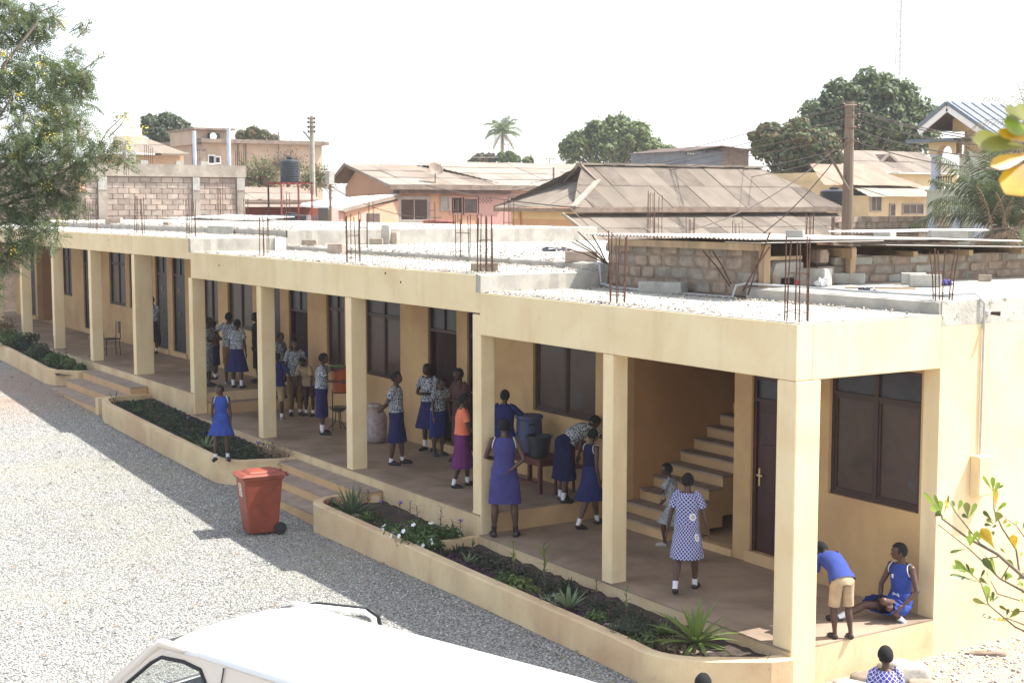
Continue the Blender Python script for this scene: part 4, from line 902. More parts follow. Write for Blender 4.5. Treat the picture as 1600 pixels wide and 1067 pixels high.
# ---- apartment block
c = PD(508, 222, 92); XA = c.x; ap = thing('apartment_block', 'two storey beige block with cornice slab and rooftop room', 'building', (XA, c.y-4, 3))
yA = lambda u: PX(u, 240, XA).y; zA = lambda v: PX(430, v, XA).z
MB().box(XA-8, XA, yA(319), yA(503), gz(c), zA(226)).build('wall', M_BEIGEW, ap); MB().box(XA-8.2, XA+.4, yA(319)-.3, yA(510), zA(226), zA(220)).build('cornice', M_FASC, ap)
MB().box(XA-5, XA-.5, yA(309), yA(362), zA(228), zA(206)).build('rooftop_room', M_BEIGEW, ap); MB().box(XA-5.4, XA-.1, yA(305), yA(369), zA(206), zA(203)).build('roof_slab', M_FASC, ap)
MB().box(XA-.0, XA+.25, yA(300), yA(320), gz(c), zA(236)).build('wall', M_FASC, ap)
a = PX(324, 208.5, XA-.5); b = PX(340, 219, XA-.5); ac = MB().box(XA-.5, XA-.1, a.y, b.y, b.z, a.z).build('air_conditioner', M_DARKDOOR, ap); m = MB(); vv = [(XA-.09, (a.y+b.y)/2-.1+.22*math.cos(k*PI/8), (a.z+b.z)/2+.22*math.sin(k*PI/8)) for k in range(16)]; m.add(vv, [tuple(range(16))]); m.build('fan_grille', M_WHITE, ac)
winX(ap, XA, yA(326), yA(334), zA(257), zA(246), 1, M_WHITE, M_DARK); winX(ap, XA, yA(337), yA(343), zA(256), zA(248), 1, M_WHITE, M_DARK)
for u in (372, 384): MB().tube([(XA+.05, yA(u), gz(c)), (XA+.05, yA(u), zA(226))], .06, 5).build('downpipe', M_FASC, ap)
# ---- low roofs behind the tank
c = PD(385, 316, 66); lr_ = thing('low_shed', 'long low shed roof with red walls behind the water tank stand', 'shed', (c.x, c.y+3, 3.2))
yy = PX(520, 316, c.x).y; Uq = Vector((-2.6, 0, .62)); sheets_roof(lr_, (c.x, c.y-.6, PX(430, 313, c.x).z), (0,1,0), Uq, [(0,0), (yy-c.y,0), (yy-c.y,Uq.length), (0,Uq.length)], 1.1, [0, Uq.length*.5, Uq.length], 6, .012, M_TIN, seed=31)
beam3((c.x, c.y-.6, PX(430, 315, c.x).z), (c.x, yy, PX(430, 315, c.x).z), .04, .14, 'fascia', M_FASC, lr_)
M_REDW = paint_mat('red_brown_wall', (.30,.095,.06), (.22,.07,.05), k=.4)
MB().box(c.x-2, c.x-.5, c.y-.4, yy, gz(c), PX(430, 314, c.x).z-.05).build('wall', M_REDW, lr_)
p0 = PX(385, 322, c.x+1.2); MB().add([(c.x+1.4, c.y-.6, p0.z-.05), (c.x+1.4, yy-1, p0.z-.05), (c.x-.3, yy-1, p0.z+.12), (c.x-.3, c.y-.6, p0.z+.12)], [(0,1,2,3)]).build('awning', M_TIN[2], lr_)
# ---- grey shed on the skyline
c = PD(1068, 238, 80); gs = thing('grey_skyline_shed', 'dark grey and wood upper storey peeping over the hipped roof', 'building', (c.x, c.y, 3.5)); ys_ = lambda u: PX(u, 240, c.x).y; zs_ = lambda v: PX(1120, v, c.x).z
MB().box(c.x-5, c.x, ys_(1070), ys_(1128), gz(c), zs_(237)).build('grey_wall', M_BLUEGREY, gs); MB().box(c.x-5, c.x-.003, ys_(1128), ys_(1170), gz(c), zs_(231)).build('timber_wall', M_FASC, gs)
m = MB(); a, b, d = ys_(1063), ys_(1119), ys_(1180); m.add([(c.x+.5,a,zs_(238)), (c.x+.5,b,zs_(228)), (c.x+.5,d,zs_(235)), (c.x-5,d,zs_(235)), (c.x-5,b,zs_(228)), (c.x-5,a,zs_(238)), (c.x+.5,a,zs_(239.5)), (c.x+.5,b,zs_(229.7)), (c.x+.5,d,zs_(236.6))], [(0,1,4,5), (1,2,3,4), (0,6,7,1), (1,7,8,2)]); m.build('roof', M_SOFF, gs)
winX(gs, c.x, ys_(1073), ys_(1085), zs_(243), zs_(240), 3, M_BLUEGREY, M_WHITE, fr=.03); winX(gs, c.x, ys_(1100), ys_(1112), zs_(239), zs_(236), 1, M_BLUEGREY, M_MAROON, fr=.03)
# ---- yellow house on the right
c = PD(1322, 293, 62); XY = c.x; yh = thing('yellow_house', 'yellow bungalow with brown hipped roofs and louvred shutters', 'house', (XY, c.y+4, 3.4)); yY = lambda u, x=None: PX(u, 300, XY if x is None else x).y; zY = lambda v, x=None: PX(1400, v, XY if x is None else x).z
MB().box(XY-5, XY, yY(1300), yY(1400), gz(c), zY(288)).build('wall', M_YELW, yh)
Uq = Vector((-2.6, 0, 1.0)); sheets_roof(yh, (XY+.5, yY(1275), zY(292)), (0,1,0), Uq, [(0,0), (yY(1430)-yY(1275),0), (yY(1400)-yY(1275),Uq.length), (1.6,Uq.length)], 1.0, [0, Uq.length], 6, .015, [simple('orange_sheet', (.34,.23,.165), .8, .15, 1, bs=.1)], seed=41)
Xu = XY-3; Uq = Vector((-2.6, 0, 1.15)); zb2 = zY(271, Xu)
sheets_roof(yh, (Xu, yY(1290, Xu), zb2), (0,1,0), Uq, [(0,0), (yY(1510, Xu)-yY(1290, Xu),0), (yY(1500, Xu)-yY(1290, Xu),Uq.length), (yY(1372, Xu)-yY(1290, Xu), Uq.length), (yY(1362, Xu)-yY(1290, Xu), Uq.length*.55)], 1.0, [0, Uq.length*.5, Uq.length], 7, .015, M_ASB, seed=42)
MB().box(Xu-4, Xu-.4, yY(1295, Xu), yY(1505, Xu), gz(c), zb2).build('wall', M_YELW, yh)
gx = Xu-1.3; m = MB(); pa = PX(1362, 266, gx); pb = PX(1409, 262, gx); pt = PX(1386, 241, gx); m.add([tuple(pa), tuple(pb), tuple(pt), (pa.x-2, pa.y, pa.z), (pb.x-2, pb.y, pb.z), (pt.x-2, pt.y, pt.z)], [(0,1,2), (0,2,5,3), (1,4,5,2)]); m.build('gablet', M_SOFF, yh)
beam3(pa+Vector((.1,0,0)), pt+Vector((.1,0,0)), .1, .12, 'bargeboard', M_TIN[0], yh); beam3(pb+Vector((.1,0,0)), pt+Vector((.1,0,0)), .1, .12, 'bargeboard', M_TIN[0], yh)
Xf = XY+1.6; MB().box(XY+.0, Xf, yY(1358, Xf), yY(1512, Xf), gz(c), zY(306, Xf)).build('wall', M_YELW, yh)
Uq = Vector((-2.0, 0, .5)); sheets_roof(yh, (Xf+.4, yY(1350, Xf), zY(309, Xf)), (0,1,0), Uq, [(0,0), (yY(1520, Xf)-yY(1350, Xf),0), (yY(1520, Xf)-yY(1350, Xf),Uq.length), (.8,Uq.length)], 1.0, [0, Uq.length], 6, .012, [M_TIN[1]], seed=43)
for (u0, u1, v0, v1, x, n_) in ((1334, 1342, 305, 330, XY, 1), (1361, 1376, 308, 329, Xf, 2), (1391, 1398, 320, 337, Xf, 1), (1411, 1442, 320, 334, Xf, 3)):
    winX(yh, x, yY(u0, x), yY(u1, x), zY(v1, x), zY(v0, x), n_, M_WINF, M_LOUV, fr=.05)
# block fence before it
c = PD(1336, 340, 50); XB = c.x; bf_ = thing('grey_block_fence', 'weathered hollow block fence below the yellow house', 'fence', (XB, c.y, 3.2)); zt4 = PX(1400, 338, XB).z
MB().box(XB-.15, XB-.02, c.y-1, PX(1560, 340, XB).y, zt4-2.4, zt4-.01).build('mortar_core', M_MORTAR, bf_)
fb = [block_mesh('fbrick%d' % i, .03, .42, .19, .008, mt) for i, mt in enumerate((M_BLOCK, M_STA, M_STONE))]
y = c.y-1; yend = PX(1560, 340, XB).y
for r in range(4):
    y = c.y-1+(.2 if r % 2 else 0)
    while y < yend: part_at('brick', random.choice(fb), bf_, (XB+random.uniform(-.005,.01), y+.22, zt4-.1-.21*r)); y += .445
# ---- mint house: arcade on the -Y face
c = PD(1450, 300, 50); YM, XM = c.y, c.x; mh = thing('mint_house', 'two storey mint green house with arches, balcony and blue-grey gable roof', 'house', (XM+2, YM+2, 3.4))
xM = lambda u, v=300: PY(u, v, YM).x; zM = lambda v, u=1500: PY(u, v, YM).z
# first floor slab / parapet with two arch openings below: wall band built by profile
def arch_band(x0, x1, zspring, ztop, openings, y, th, name, mat):
    m = MB(); xs = sorted(set([x0, x1]+[o[0] for o in openings]+[o[1] for o in openings]+[o[0]+(o[1]-o[0])*i/10 for o in openings for i in range(1, 10)]))
    def low(x):
        for a, b, h in openings:
            if a-1e-6 <= x <= b+1e-6: t = (x-a)/(b-a)*2-1; return zspring+h*math.sqrt(max(0, 1-abs(t)**2.2))
        return zspring
    for a, b in zip(xs[:-1], xs[1:]):
        mid = (a+b)/2; ina = any(o[0] < mid < o[1] for o in openings); la = low(a) if ina else zspring; lb = low(b) if ina else zspring
        m.add([(a,y,la), (b,y,lb), (b,y,ztop), (a,y,ztop), (a,y+th,la), (b,y+th,lb), (b,y+th,ztop), (a,y+th,ztop)], [(0,1,2,3), (7,6,5,4), (0,4,5,1), (3,2,6,7)])
    return m.build(name, mat, mh)
arch_band(xM(1448), xM(1563), zM(332), zM(297), [(xM(1456), xM(1483), .45), (xM(1496), xM(1521), .45)], YM, .35, 'arcade_wall', M_MINT)
arch_band(xM(1449), xM(1492), zM(240), zM(221), [(xM(1462), xM(1486), .3)], YM, .3, 'balcony_arch', M_YELW)
for (u, v0, v1, r, mt) in ((1452.5, 332, 372, .16, M_COLBLUE), (1489.5, 332, 372, .16, M_COLBLUE), (1528, 332, 372, .2, M_COLBLUE), (1456, 240, 296, .17, M_COLBLUE)):
    x = xM(u); MB().lathe((x, YM+.17, zM(v1)), [(r*1.25, 0), (r*1.25, .06), (r, .1), (r, zM(v0)-zM(v1)-.12), (r*1.3, zM(v0)-zM(v1)-.05), (r*1.3, zM(v0)-zM(v1)-.002)], 14).build('column', mt, mh, smooth=False)
for k in range(7): x = lerp(xM(1460), xM(1484), k/6); MB().box(x-.012, x+.012, YM+.05, YM+.07, zM(297), zM(275)).build('baluster', M_MULLION, mh)
for v in (276, 289): MB().box(xM(1458), xM(1486), YM+.045, YM+.075, zM(v)-.03, zM(v)).build('rail', M_MULLION, mh)
MB().box(xM(1487), xM(1600), YM+.36, YM+7, gz(c), zM(297)).build('wall', M_MINT, mh); MB().box(xM(1489), xM(1600), YM+.5, YM+7, zM(297), zM(197)).build('wall', M_YELW, mh)
MB().box(xM(1487), xM(1600), YM+.34, YM+.36, zM(297), zM(240)).build('wall', M_MINT, mh)
MB().box(xM(1425), xM(1500), YM-.4, YM+3, zM(221), zM(216)).build('canopy_slab', M_BLUEGREY, mh); MB().box(xM(1446), xM(1565), YM-.05, YM-.002, zM(299), zM(296)).build('string_course', M_MINT, mh)
# gable and roof
xa_, xb_, xr_ = xM(1461, 198), xM(1556, 185), xM(1506, 162); zl_, zr_, zp_ = zM(199, 1461), zM(185, 1556), zM(161, 1506)
yo = YM-.8
m = MB(); m.add([(xa_+.6, YM+.2, zl_-.2), (xb_-.4, YM+.2, zl_-.2), (xb_-.4, YM+.2, zr_+.0), (xr_, YM+.2, zp_-.25), (xa_+.6, YM+.2, zl_+.25)], [(0,1,2,3,4)]); m.build('gable_wall', M_YELW, mh)
for (xe, zeav) in ((xa_, zl_), (xb_+.9, zr_-.75)):
    m = MB(); v = [(xe, yo, zeav), (xr_, yo, zp_), (xr_, YM+7.5, zp_), (xe, YM+7.5, zeav)]; v += [(p[0], p[1], p[2]-.12) for p in v]; m.add(v, [(0,1,2,3), (7,6,5,4), (0,4,5,1), (1,5,6,2), (2,6,7,3), (3,7,4,0)]); m.build('roof_plane', M_BLUEGREY, mh)
    m = MB(); v = [(xe, yo+.03, zeav-.124), (xr_, yo+.03, zp_-.124), (xr_, YM+1.5, zp_-.124), (xe, YM+1.5, zeav-.124)]; m.add(v, [(3,2,1,0)]); m.build('soffit', M_SOFF, mh)
    beam3((xe, yo-.02, zeav-.20), (xr_, yo-.02, zp_-.20), .05, .22, 'bargeboard', M_WHITE, mh); beam3((xe, yo-.06, zeav-.02), (xr_, yo-.06, zp_-.02), .06, .12, 'bargeboard', M_BLUEGREY, mh)
for k in range(16): y = yo+.2+k*.5; beam3((xr_, y, zp_+.03), (xb_+.9, y, zr_-.72), .05, .05, 'roof_seam', M_COLBLUE, mh)
# ---- far left boundary wall / fence beyond the veranda end
a = PX(-60, 470, -52.); fn = thing('boundary_wall', 'pale grey boundary wall of upright panels beyond the veranda end', 'wall', (-52, -3, 1.2))
for i in range(9): y = -6+i*1.25; MB().box(-52.1, -52, y+.02, y+1.22, .9, 4.3).build('panel', M_BLOCKG, fn); MB().box(-52.0, -51.9, y-.06, y+.06, .9, 4.4).build('pier', M_CONC, fn)

# ================================================================== TANKS, POLES, WIRES
def tank(name, label, c, r, h, mat, parent=None):
    t = thing(name, label, 'water tank', c, 'black ribbed water tanks')
    pr = [(r*.96, 0)]; n = 8
    for i in range(n): z = h*.86*i/n; pr += [(r, z+.02*h), (r, z+.075*h), (r*.965, z+.085*h), (r*.965, z+.10*h)]
    pr += [(r*.97, h*.87), (r*.75, h*.93), (r*.32, h*.96), (r*.32, h), (.01, h)]
    MB().lathe(c, pr, 28).build('tank_body', mat, t, smooth=False); MB().lathe((c[0], c[1], c[2]+h), [(r*.35, 0), (r*.35, .05), (.01, .07)], 18).build('lid', mat, t)
    return t
M_TANK = simple('tank_black', (.028,.034,.042), .45, .15, 3, bs=0)
p = PD(453, 285, 54); tw = PD(453, 285, 54); rr0 = 15.0/2222*54
tank('water_tank', 'black ribbed water tank high on a red steel stand', (p.x, p.y, p.z), rr0, 37/2222*54, M_TANK)
sd = thing('tank_stand', 'red four-legged steel stand under the high black tank', 'tank stand', (p.x, p.y, 2.8)); M_REDST = simple('red_steel', (.24,.045,.04), .5, .2, 4, bs=0)
hw = .62
for sx in (-1, 1):
    for sy in (-1, 1): MB().box(p.x+sx*hw-.028, p.x+sx*hw+.028, p.y+sy*hw-.028, p.y+sy*hw+.028, ground_z(p.x, p.y)-.2, p.z-.11).build('leg', M_REDST if sy > 0 or sx > 0 else M_MAROON, sd)
    MB().box(p.x+sx*hw-.03, p.x+sx*hw+.03, p.y-hw-.04, p.y+hw+.04, p.z-.08, p.z-.02).build('top_beam', M_REDST, sd)
for k in range(6): y = p.y-hw+2*hw*k/5; MB().box(p.x-hw-.1, p.x+hw+.1, y-.04, y+.04, p.z-.02, p.z-.002).build('joist', M_MAROON, sd)
q = PD(455, 346, 56); tank('water_tank', 'black water tank low on the ground below the red stand', (q.x, q.y, q.z-.1), .6, .38, M_TANK)
q = PD(1303, 316, 56); tank('water_tank', 'dark water tank half hidden left of the big wooden pole', (q.x, q.y, q.z-.2), .55, .72, M_TANK)
# clothes line
a = PD(388, 336, 57); b = PD(505, 338, 57); cl = thing('washing_line', 'washing line with pale and yellow clothes behind the roof', 'washing line', a); MB().tube([a, (a+b)/2-Vector((0,0,.05)), b], .01, 4).build('line', M_PIPE, cl)
for i, (u, cc) in enumerate(((389, (.8,.6,.05)), (398, (.7,.7,.7)), (405, (.3,.3,.32)), (412, (.6,.6,.65)), (420, (.35,.3,.4)), (425, (.7,.7,.7)), (472, (.6,.5,.65)), (480, (.8,.8,.8)), (488, (.3,.25,.3)), (497, (.7,.5,.5)))):
    p_ = PD(u, 337, 57); dirv = (b-a).normalized(); hgt = random.uniform(.25,.4); m = MB(); vs = []
    for k in range(5):
        for z in (0, -hgt): vs.append(p_+dirv*(k*.05)+Vector((.02*math.sin(k*2.), 0, z+.02)))
    m.add(vs, [(2*k, 2*k+1, 2*k+3, 2*k+2) for k in range(4)]); m.build('garment', simple('garment%d' % i, cc, .9, .1, 4, bs=0), cl)
M_POLE = simple('weathered_pole', (0.20,0.155,0.115), .9, .2, 2.5, bs=.4, sc3=(1,1,.1)); M_POLE2 = simple('pale_concrete_pole', (0.40,0.38,0.30), .9, .15, 2.5, bs=.3)
M_WIRE = simple('wire', (.10,.075,.06), .6, .05, 3, bs=0); M_WIREP = simple('pale_wire', (.30,.27,.25), .6, .05, 3, bs=0)
def pole(name, label, u, v, w, r0, r1, mat, arms, lean=0):
    top = PD(u, v, w); gzv = ground_z(top.x, top.y); t = thing(name, label, 'utility pole', (top.x, top.y, gzv-.2))
    MB().tube([(top.x+lean, top.y, gzv-.3), (top.x, top.y, top.z)], [r0, r1], 12).build('pole', mat, t)
    for dz, L in arms:
        a = Vector((top.x, top.y, top.z-dz)); MB().tube([a-RT*L-HF*(r1+.03), a+RT*L-HF*(r1+.03)], .03, 6).build('crossarm', M_FASC, t)
        for s in (-1, 1): e = a+RT*L*s-HF*(r1+.03); MB().lathe((e.x, e.y, e.z-.06), [(.02,0), (.06,.03), (.03,.06), (.06,.09), (.02,.13)], 8).build('insulator', M_MAROON, t)
    return top, t
top1, tp = pole('utility_pole', 'thick weathered wooden utility pole at right', 1328, 159, 42, .20, .135, M_POLE, [(.12,.22), (.42,.22), (.75,.22), (1.15,.2)])
MB().tube([top1-Vector((0,0,2.6))-HF*.15, top1-Vector((0,0,2.0))-RT*.35-HF*.15, top1-Vector((0,0,1.4))-RT*.72-HF*.15], .04, 6).build('stay_bracket', M_POLE, tp)
top2, tp2 = pole('utility_pole', 'tall slim pale pole beside the water tank', 487, 182, 72, .17, .11, M_POLE2, [(.12,.16), (.32,.16), (.55,.16), (.78,.16)])
MB().tube([top2-Vector((0,0,1.3)), top2-Vector((0,0,.9))-RT*.3, top2-Vector((0,0,.75))-RT*.45], .04, 6).build('bracket', M_FASC, tp2)
top3, tp3 = pole('utility_pole', 'thin short pole with a street lamp before the orange gable', 516, 285, 55, .07, .05, M_POLE, [])
m = MB(); m.obox(top3+Vector((0,0,.18)), (.2,.25,.5), .3, jit=.02); m.build('lamp_head', M_BLOCKG, tp3); m = MB(); m.ball(top3+RT*.08-Vector((0,0,.55)), .07, 8, 6); m.build('bulb', M_WHITE, tp3)
for (u, v, w, lb) in ((794, 226, 130, 'thin distant pole left of the round green tree'), (859, 248, 120, 'thin aerial mast over the long roof'), (865, 262, 58, 'short dark rod standing on the long roof'), (435, 206, 90, 'thin aerial on the apartment block roof')):
    pole('thin_pole', lb, u, v, w, .05, .04, M_FASC, [] if w < 100 else [(.0,.3)])
# wires
def wire(label, a, b, sag, r=.012, mat=None, n=14, group='overhead wires'):
    a = Vector(a); b = Vector(b); pts = [a.lerp(b, i/n)-Vector((0,0,sag*4*(i/n)*(1-i/n))) for i in range(n+1)]
    m = MB(); m.tube(pts, r, 4); tag(m.build('overhead_wire', mat or M_WIRE), label, 'wire', group)
for i, (v0, ur, vr) in enumerate(((168, 1660, 219), (183, 1660, 232), (200, 1660, 252), (218, 1640, 268), (172, 1700, 230))):
    a = PD(1330, v0, 42); b = PD(ur, vr, 30); wire('overhead wire running right from the wooden pole, number %s from the top' % ('one','two','three','four','five')[i], a, b, .25, .014)
for i, (v0, ul, vl, w) in enumerate(((165, 700, 330, 75), (185, 640, 345, 75), (200, 600, 345, 80), (215, 560, 350, 80), (230, 1000, 300, 70), (240, 1020, 312, 70))):
    a = PD(1326, v0, 42); b = PD(ul, vl-26, w); wire('overhead wire falling left from the wooden pole over the hipped roof, %s' % ('highest','second','third','fourth','fifth','lowest')[i], a, b, .35, .012)
for i, (v0, ur, vr, w) in enumerate(((187, 700, 255, 100), (196, 780, 246, 100), (205, 860, 262, 110), (214, 700, 262, 100))):
    wire('overhead wire running right from the slim pale pole, %s' % ('highest','second','third','lowest')[i], PD(489, v0, 72), PD(ur, vr, w), .5, .012, M_WIREP)
for i, (v0, ul, vl, w) in enumerate(((187, 360, 240, 110), (196, 345, 248, 110), (205, 350, 256, 110), (212, 370, 262, 110))):
    wire('overhead wire running left from the slim pale pole, %s' % ('highest','second','third','lowest')[i], PD(485, v0, 72), PD(ul, vl-12, w), .4, .012, M_WIREP)
wire('long cable sagging across the front of the orange house', PD(518, 292, 55), PD(690, 340, 52), .35, .014, M_WIRE)
wire('long black cable sagging over the hipped roof front', PD(1325, 215, 42), PD(860, 352, 38), 1.3, .016, M_WIRE)
wire('second black cable sagging lower over the lean-to roof', PD(1325, 222, 42), PD(890, 325, 44), 2.6, .016, M_WIRE)
wire('cable from the orange house eave to the hipped house', PD(665, 290, 57), PD(905, 325, 45), .1, .02, M_WIRE)
# lattice mast
mb = PD(1403, 130, 150); mt_ = PD(1407, -30, 150); lm = thing('lattice_mast', 'tall thin lattice radio mast rising behind the big tree', 'mast', (mb.x, mb.y, 4)); M_MAST = simple('mast_steel', (.30,.29,.29), .6, .05, 2, bs=0)
z0, z1 = 4.0, 34.0; hw = lambda z: .42-.010*(z-4)*.8; cx, cy = mt_.x, mt_.y
cr = [(-1,-.6), (1,-.6), (0,1.1)]
for k in range(3): MB().tube([(cx+cr[k][0]*hw(z0), cy+cr[k][1]*hw(z0), z0), (cx+cr[k][0]*hw(z1), cy+cr[k][1]*hw(z1), z1)], .045, 5).build('leg', M_MAST, lm)
z = 5.0; i = 0
while z < 33:
    m = MB()
    for k in range(3):
        a, b = cr[k], cr[(k+1)%3]; h0, h1 = hw(z), hw(z+1.3)
        m.tube([(cx+a[0]*h0, cy+a[1]*h0, z), (cx+b[0]*h0, cy+b[1]*h0, z)], .028, 4); m.tube([(cx+a[0]*h0, cy+a[1]*h0, z), (cx+b[0]*h1, cy+b[1]*h1, z+1.3)], .022, 4)
    m.build('lattice_bay', M_MAST, lm); z += 1.3
# ================================================================== VEGETATION
def leaf_mat(name, cols, trans=0.35, rough=.55):
    m = bpy.data.materials.new(name); m.use_nodes = True; n = m.node_tree; n.nodes.remove(n.nodes['Principled BSDF'])
    g = n.nodes.new('ShaderNodeNewGeometry'); c = ramp(n, g.outputs['Random Per Island'], [(i/(len(cols)-1), x) for i, x in enumerate(cols)])
    d = n.nodes.new('ShaderNodeBsdfPrincipled'); d.inputs['Roughness'].default_value = rough; d.inputs['Specular IOR Level'].default_value = .3; n.links.new(c, d.inputs['Base Color'])
    t = n.nodes.new('ShaderNodeBsdfTranslucent'); n.links.new(mixc(n, .5, c, (.12, .16, .02)), t.inputs[0])
    x = n.nodes.new('ShaderNodeMixShader'); x.inputs[0].default_value = trans
    n.links.new(d.outputs[0], x.inputs[1]); n.links.new(t.outputs[0], x.inputs[2]); n.links.new(x.outputs[0], n.nodes['Material Output'].inputs[0])
    MATS[name] = m; return m
M_LF_DK = leaf_mat('dark_foliage', [(.060,.080,.042),(.115,.145,.075),(.18,.215,.12)])
M_LF_MID = leaf_mat('mid_foliage', [(.065,.095,.038),(.120,.165,.062),(.18,.23,.095)])
M_LF_YG = leaf_mat('yellow_green_foliage', [(.08,.11,.035),(.14,.175,.055),(.20,.22,.08)])
M_LF_GREY = leaf_mat('grey_green_foliage', [(.045,.062,.042),(.075,.095,.062),(.12,.14,.09)])
M_LF_RED = leaf_mat('reddish_foliage', [(.06,.07,.03),(.14,.08,.04),(.22,.10,.05),(.08,.10,.04)])
M_LF_DRY = leaf_mat('dry_foliage', [(.22,.15,.09),(.30,.22,.14),(.16,.11,.07)], .15)
M_BARK = simple('bark', (.16,.12,.09), .95, .25, 4, bs=.6, bscale=20, sc3=(1,1,.3)); M_TWIG = simple('twig', (.24,.18,.13), .9, .2, 6, bs=0)
def unit(v): return v/np.maximum(np.linalg.norm(v, axis=1, keepdims=True), 1e-9)
def leaf_quads(P, N, s, asp=.6):
    """one bent leaf (4 verts) per point"""
    n = len(P); r = unit(RNG.normal(size=(n, 3))); T = unit(np.cross(N, r)); B = np.cross(N, T)
    s = s[:, None]
    return np.stack([P-T*s, P+B*s*asp, P+T*s, P-B*s*asp], 1).reshape(-1, 3), np.arange(4*n).reshape(n, 4)
def crown_points(lobes, n, fill=.25, up=.35):
    C = np.array([l[0] for l in lobes]); R = np.array([l[1] for l in lobes]); p = (R.prod(1)**(2/3.)); p /= p.sum()
    k = RNG.choice(len(lobes), n, p=p); d = unit(RNG.normal(size=(n, 3))); d[:, 2] = np.where(RNG.random(n) < up, np.abs(d[:, 2]), d[:, 2])
    # clumpy shell: radius modulated by low-frequency directions
    ph = RNG.uniform(0, 6, (len(lobes), 4)); m = np.sin(d[:, 0]*7+ph[k, 0])*np.sin(d[:, 1]*7+ph[k, 1])*np.sin(d[:, 2]*6+ph[k, 2])
    r = 0.92+.17*m+RNG.normal(0, .085, n); f = RNG.random(n) < fill; r = np.where(f, RNG.uniform(.3, .9, n), r)
    return C[k]+R[k]*d*r[:, None], unit(d+RNG.normal(0, .55, (n, 3))+np.array([0, 0, .25]))
def px_lobes(L, w, flat=1.0):
    out = []
    for q in L:
        u, v, r = q[:3]; ww = w+(q[3] if len(q) > 3 else 0); c = PD(u, v, ww); rr = r*ww/2222
        out.append((tuple(c), (rr, rr, rr*flat)))
    return out
def limb(m, a, b, r0, r1, wob=.06):
    a = Vector(a); b = Vector(b); L = (b-a).length; pts = []
    for i in range(6): t = i/5; pts.append(a.lerp(b, t)+Vector((random.uniform(-1,1), random.uniform(-1,1), random.uniform(-.5,.5)))*L*wob*(1 if 0 < i < 5 else 0))
    m.tube(pts, [lerp(r0, r1, i/5) for i in range(6)], 7)
def far_tree(name, label, L, w, n, s, mats, base=None, group=None, cat='tree', fill=.25, flat=1.0, twigs=0):
    lobes = px_lobes(L, w, flat); big = list(lobes)
    for c_, r_ in big:
        for q in range(5): dd = unit(RNG.normal(size=(1, 3)))[0]; dd[2] = abs(dd[2])*.8; f = random.uniform(.22, .42); lobes.append((tuple(np.array(c_)+dd*r_[0]*random.uniform(.75, 1.05)), (r_[0]*f, r_[0]*f, r_[0]*f*.8)))
    C = np.array([l[0] for l in lobes]); c = C.mean(0)
    bx = PD(base[0], base[1], w) if base else Vector((c[0], c[1], 0)); g = ground_z(bx.x, bx.y)
    t = thing(name, label, cat, (bx.x, bx.y, g-.2), group)
    m = MB(); top = Vector((c[0], c[1], c[2]-.1)); r0 = max(.12, .035*(c[2]-g)); limb(m, (bx.x, bx.y, g-.2), (lerp(bx.x, c[0], .6), lerp(bx.y, c[1], .6), lerp(g, c[2], .45)), r0, r0*.7, .02); m.build('trunk', M_BARK, t, smooth=True)
    m = MB(); st = (lerp(bx.x, c[0], .6), lerp(bx.y, c[1], .6), lerp(g, c[2], .45))
    for l in lobes: limb(m, st, l[0], r0*.45, r0*.12)
    m.build('limbs', M_BARK, t, smooth=True)
    per = n//len(mats)
    for i, mt in enumerate(mats):
        P, N = crown_points(lobes, per, fill); V, F = leaf_quads(P, N, RNG.uniform(.6, 1.25, per)*s)
        npmesh('crown', V, F, mt, t, kind=None)
    return t
far_tree('round_tree', 'broad round green tree on the skyline behind the hipped roof', [(905,230,26),(935,218,30),(965,205,26),(985,222,32),(1015,236,24),(1035,244,18),(950,235,34),(890,240,18),(975,190,9),(900,215,10),(1000,205,16)], 110, 11000, .17, [M_LF_MID, M_LF_YG])
far_tree('big_tree', 'largest tree, a huge dome of green leaves behind the wooden pole', [(1370,150,34),(1330,160,32),(1410,160,32),(1440,185,28),(1300,195,30),(1350,200,45),(1400,205,42),(1270,178,22),(1260,215,28),(1445,215,24),(1310,140,18),(1385,135,20),(1340,190,40),(1300,165,26),(1310,225,34),(1395,180,36),(1425,225,30),(1275,205,24),(1355,128,20)], 80, 21000, .16, [M_LF_DK, M_LF_MID, M_LF_DK])
far_tree('bushy_tree', 'lower bushy tree with reddish patches left of the wooden pole', [(1200,215,24),(1240,225,32),(1280,235,34),(1225,250,28),(1270,262,30),(1190,235,16),(1305,255,26),(1250,200,16)], 72, 13000, .13, [M_LF_DK, M_LF_RED, M_LF_MID])
far_tree('dark_tree', 'dark rounded tree behind the corrugated roof at the left', [(262,192,16),(240,200,18),(285,205,16),(255,215,24),(232,190,10),(275,195,12),(294,216,10)], 100, 7000, .16, [M_LF_GREY, M_LF_DK])
far_tree('far_bush', 'green bushy crown above the apartment block roof', [(395,213,14),(378,214,10),(412,216,12),(428,219,8)], 110, 3500, .17, [M_LF_MID, M_LF_RED])
far_tree('far_shrub', 'low reddish shrub left of the small coconut palm', [(750,252,12),(738,256,8),(765,250,10)], 125, 1800, .17, [M_LF_RED, M_LF_GREY])
far_tree('far_shrub', 'low green shrub under the small coconut palm', [(785,248,10),(805,252,9),(825,254,9),(797,245,8)], 125, 2000, .16, [M_LF_MID, M_LF_YG])
far_tree('rear_tree', 'small tuft of tree left of the timber skyline shed', [(1046,240,12),(1030,246,10)], 112, 1500, .17, [M_LF_YG])
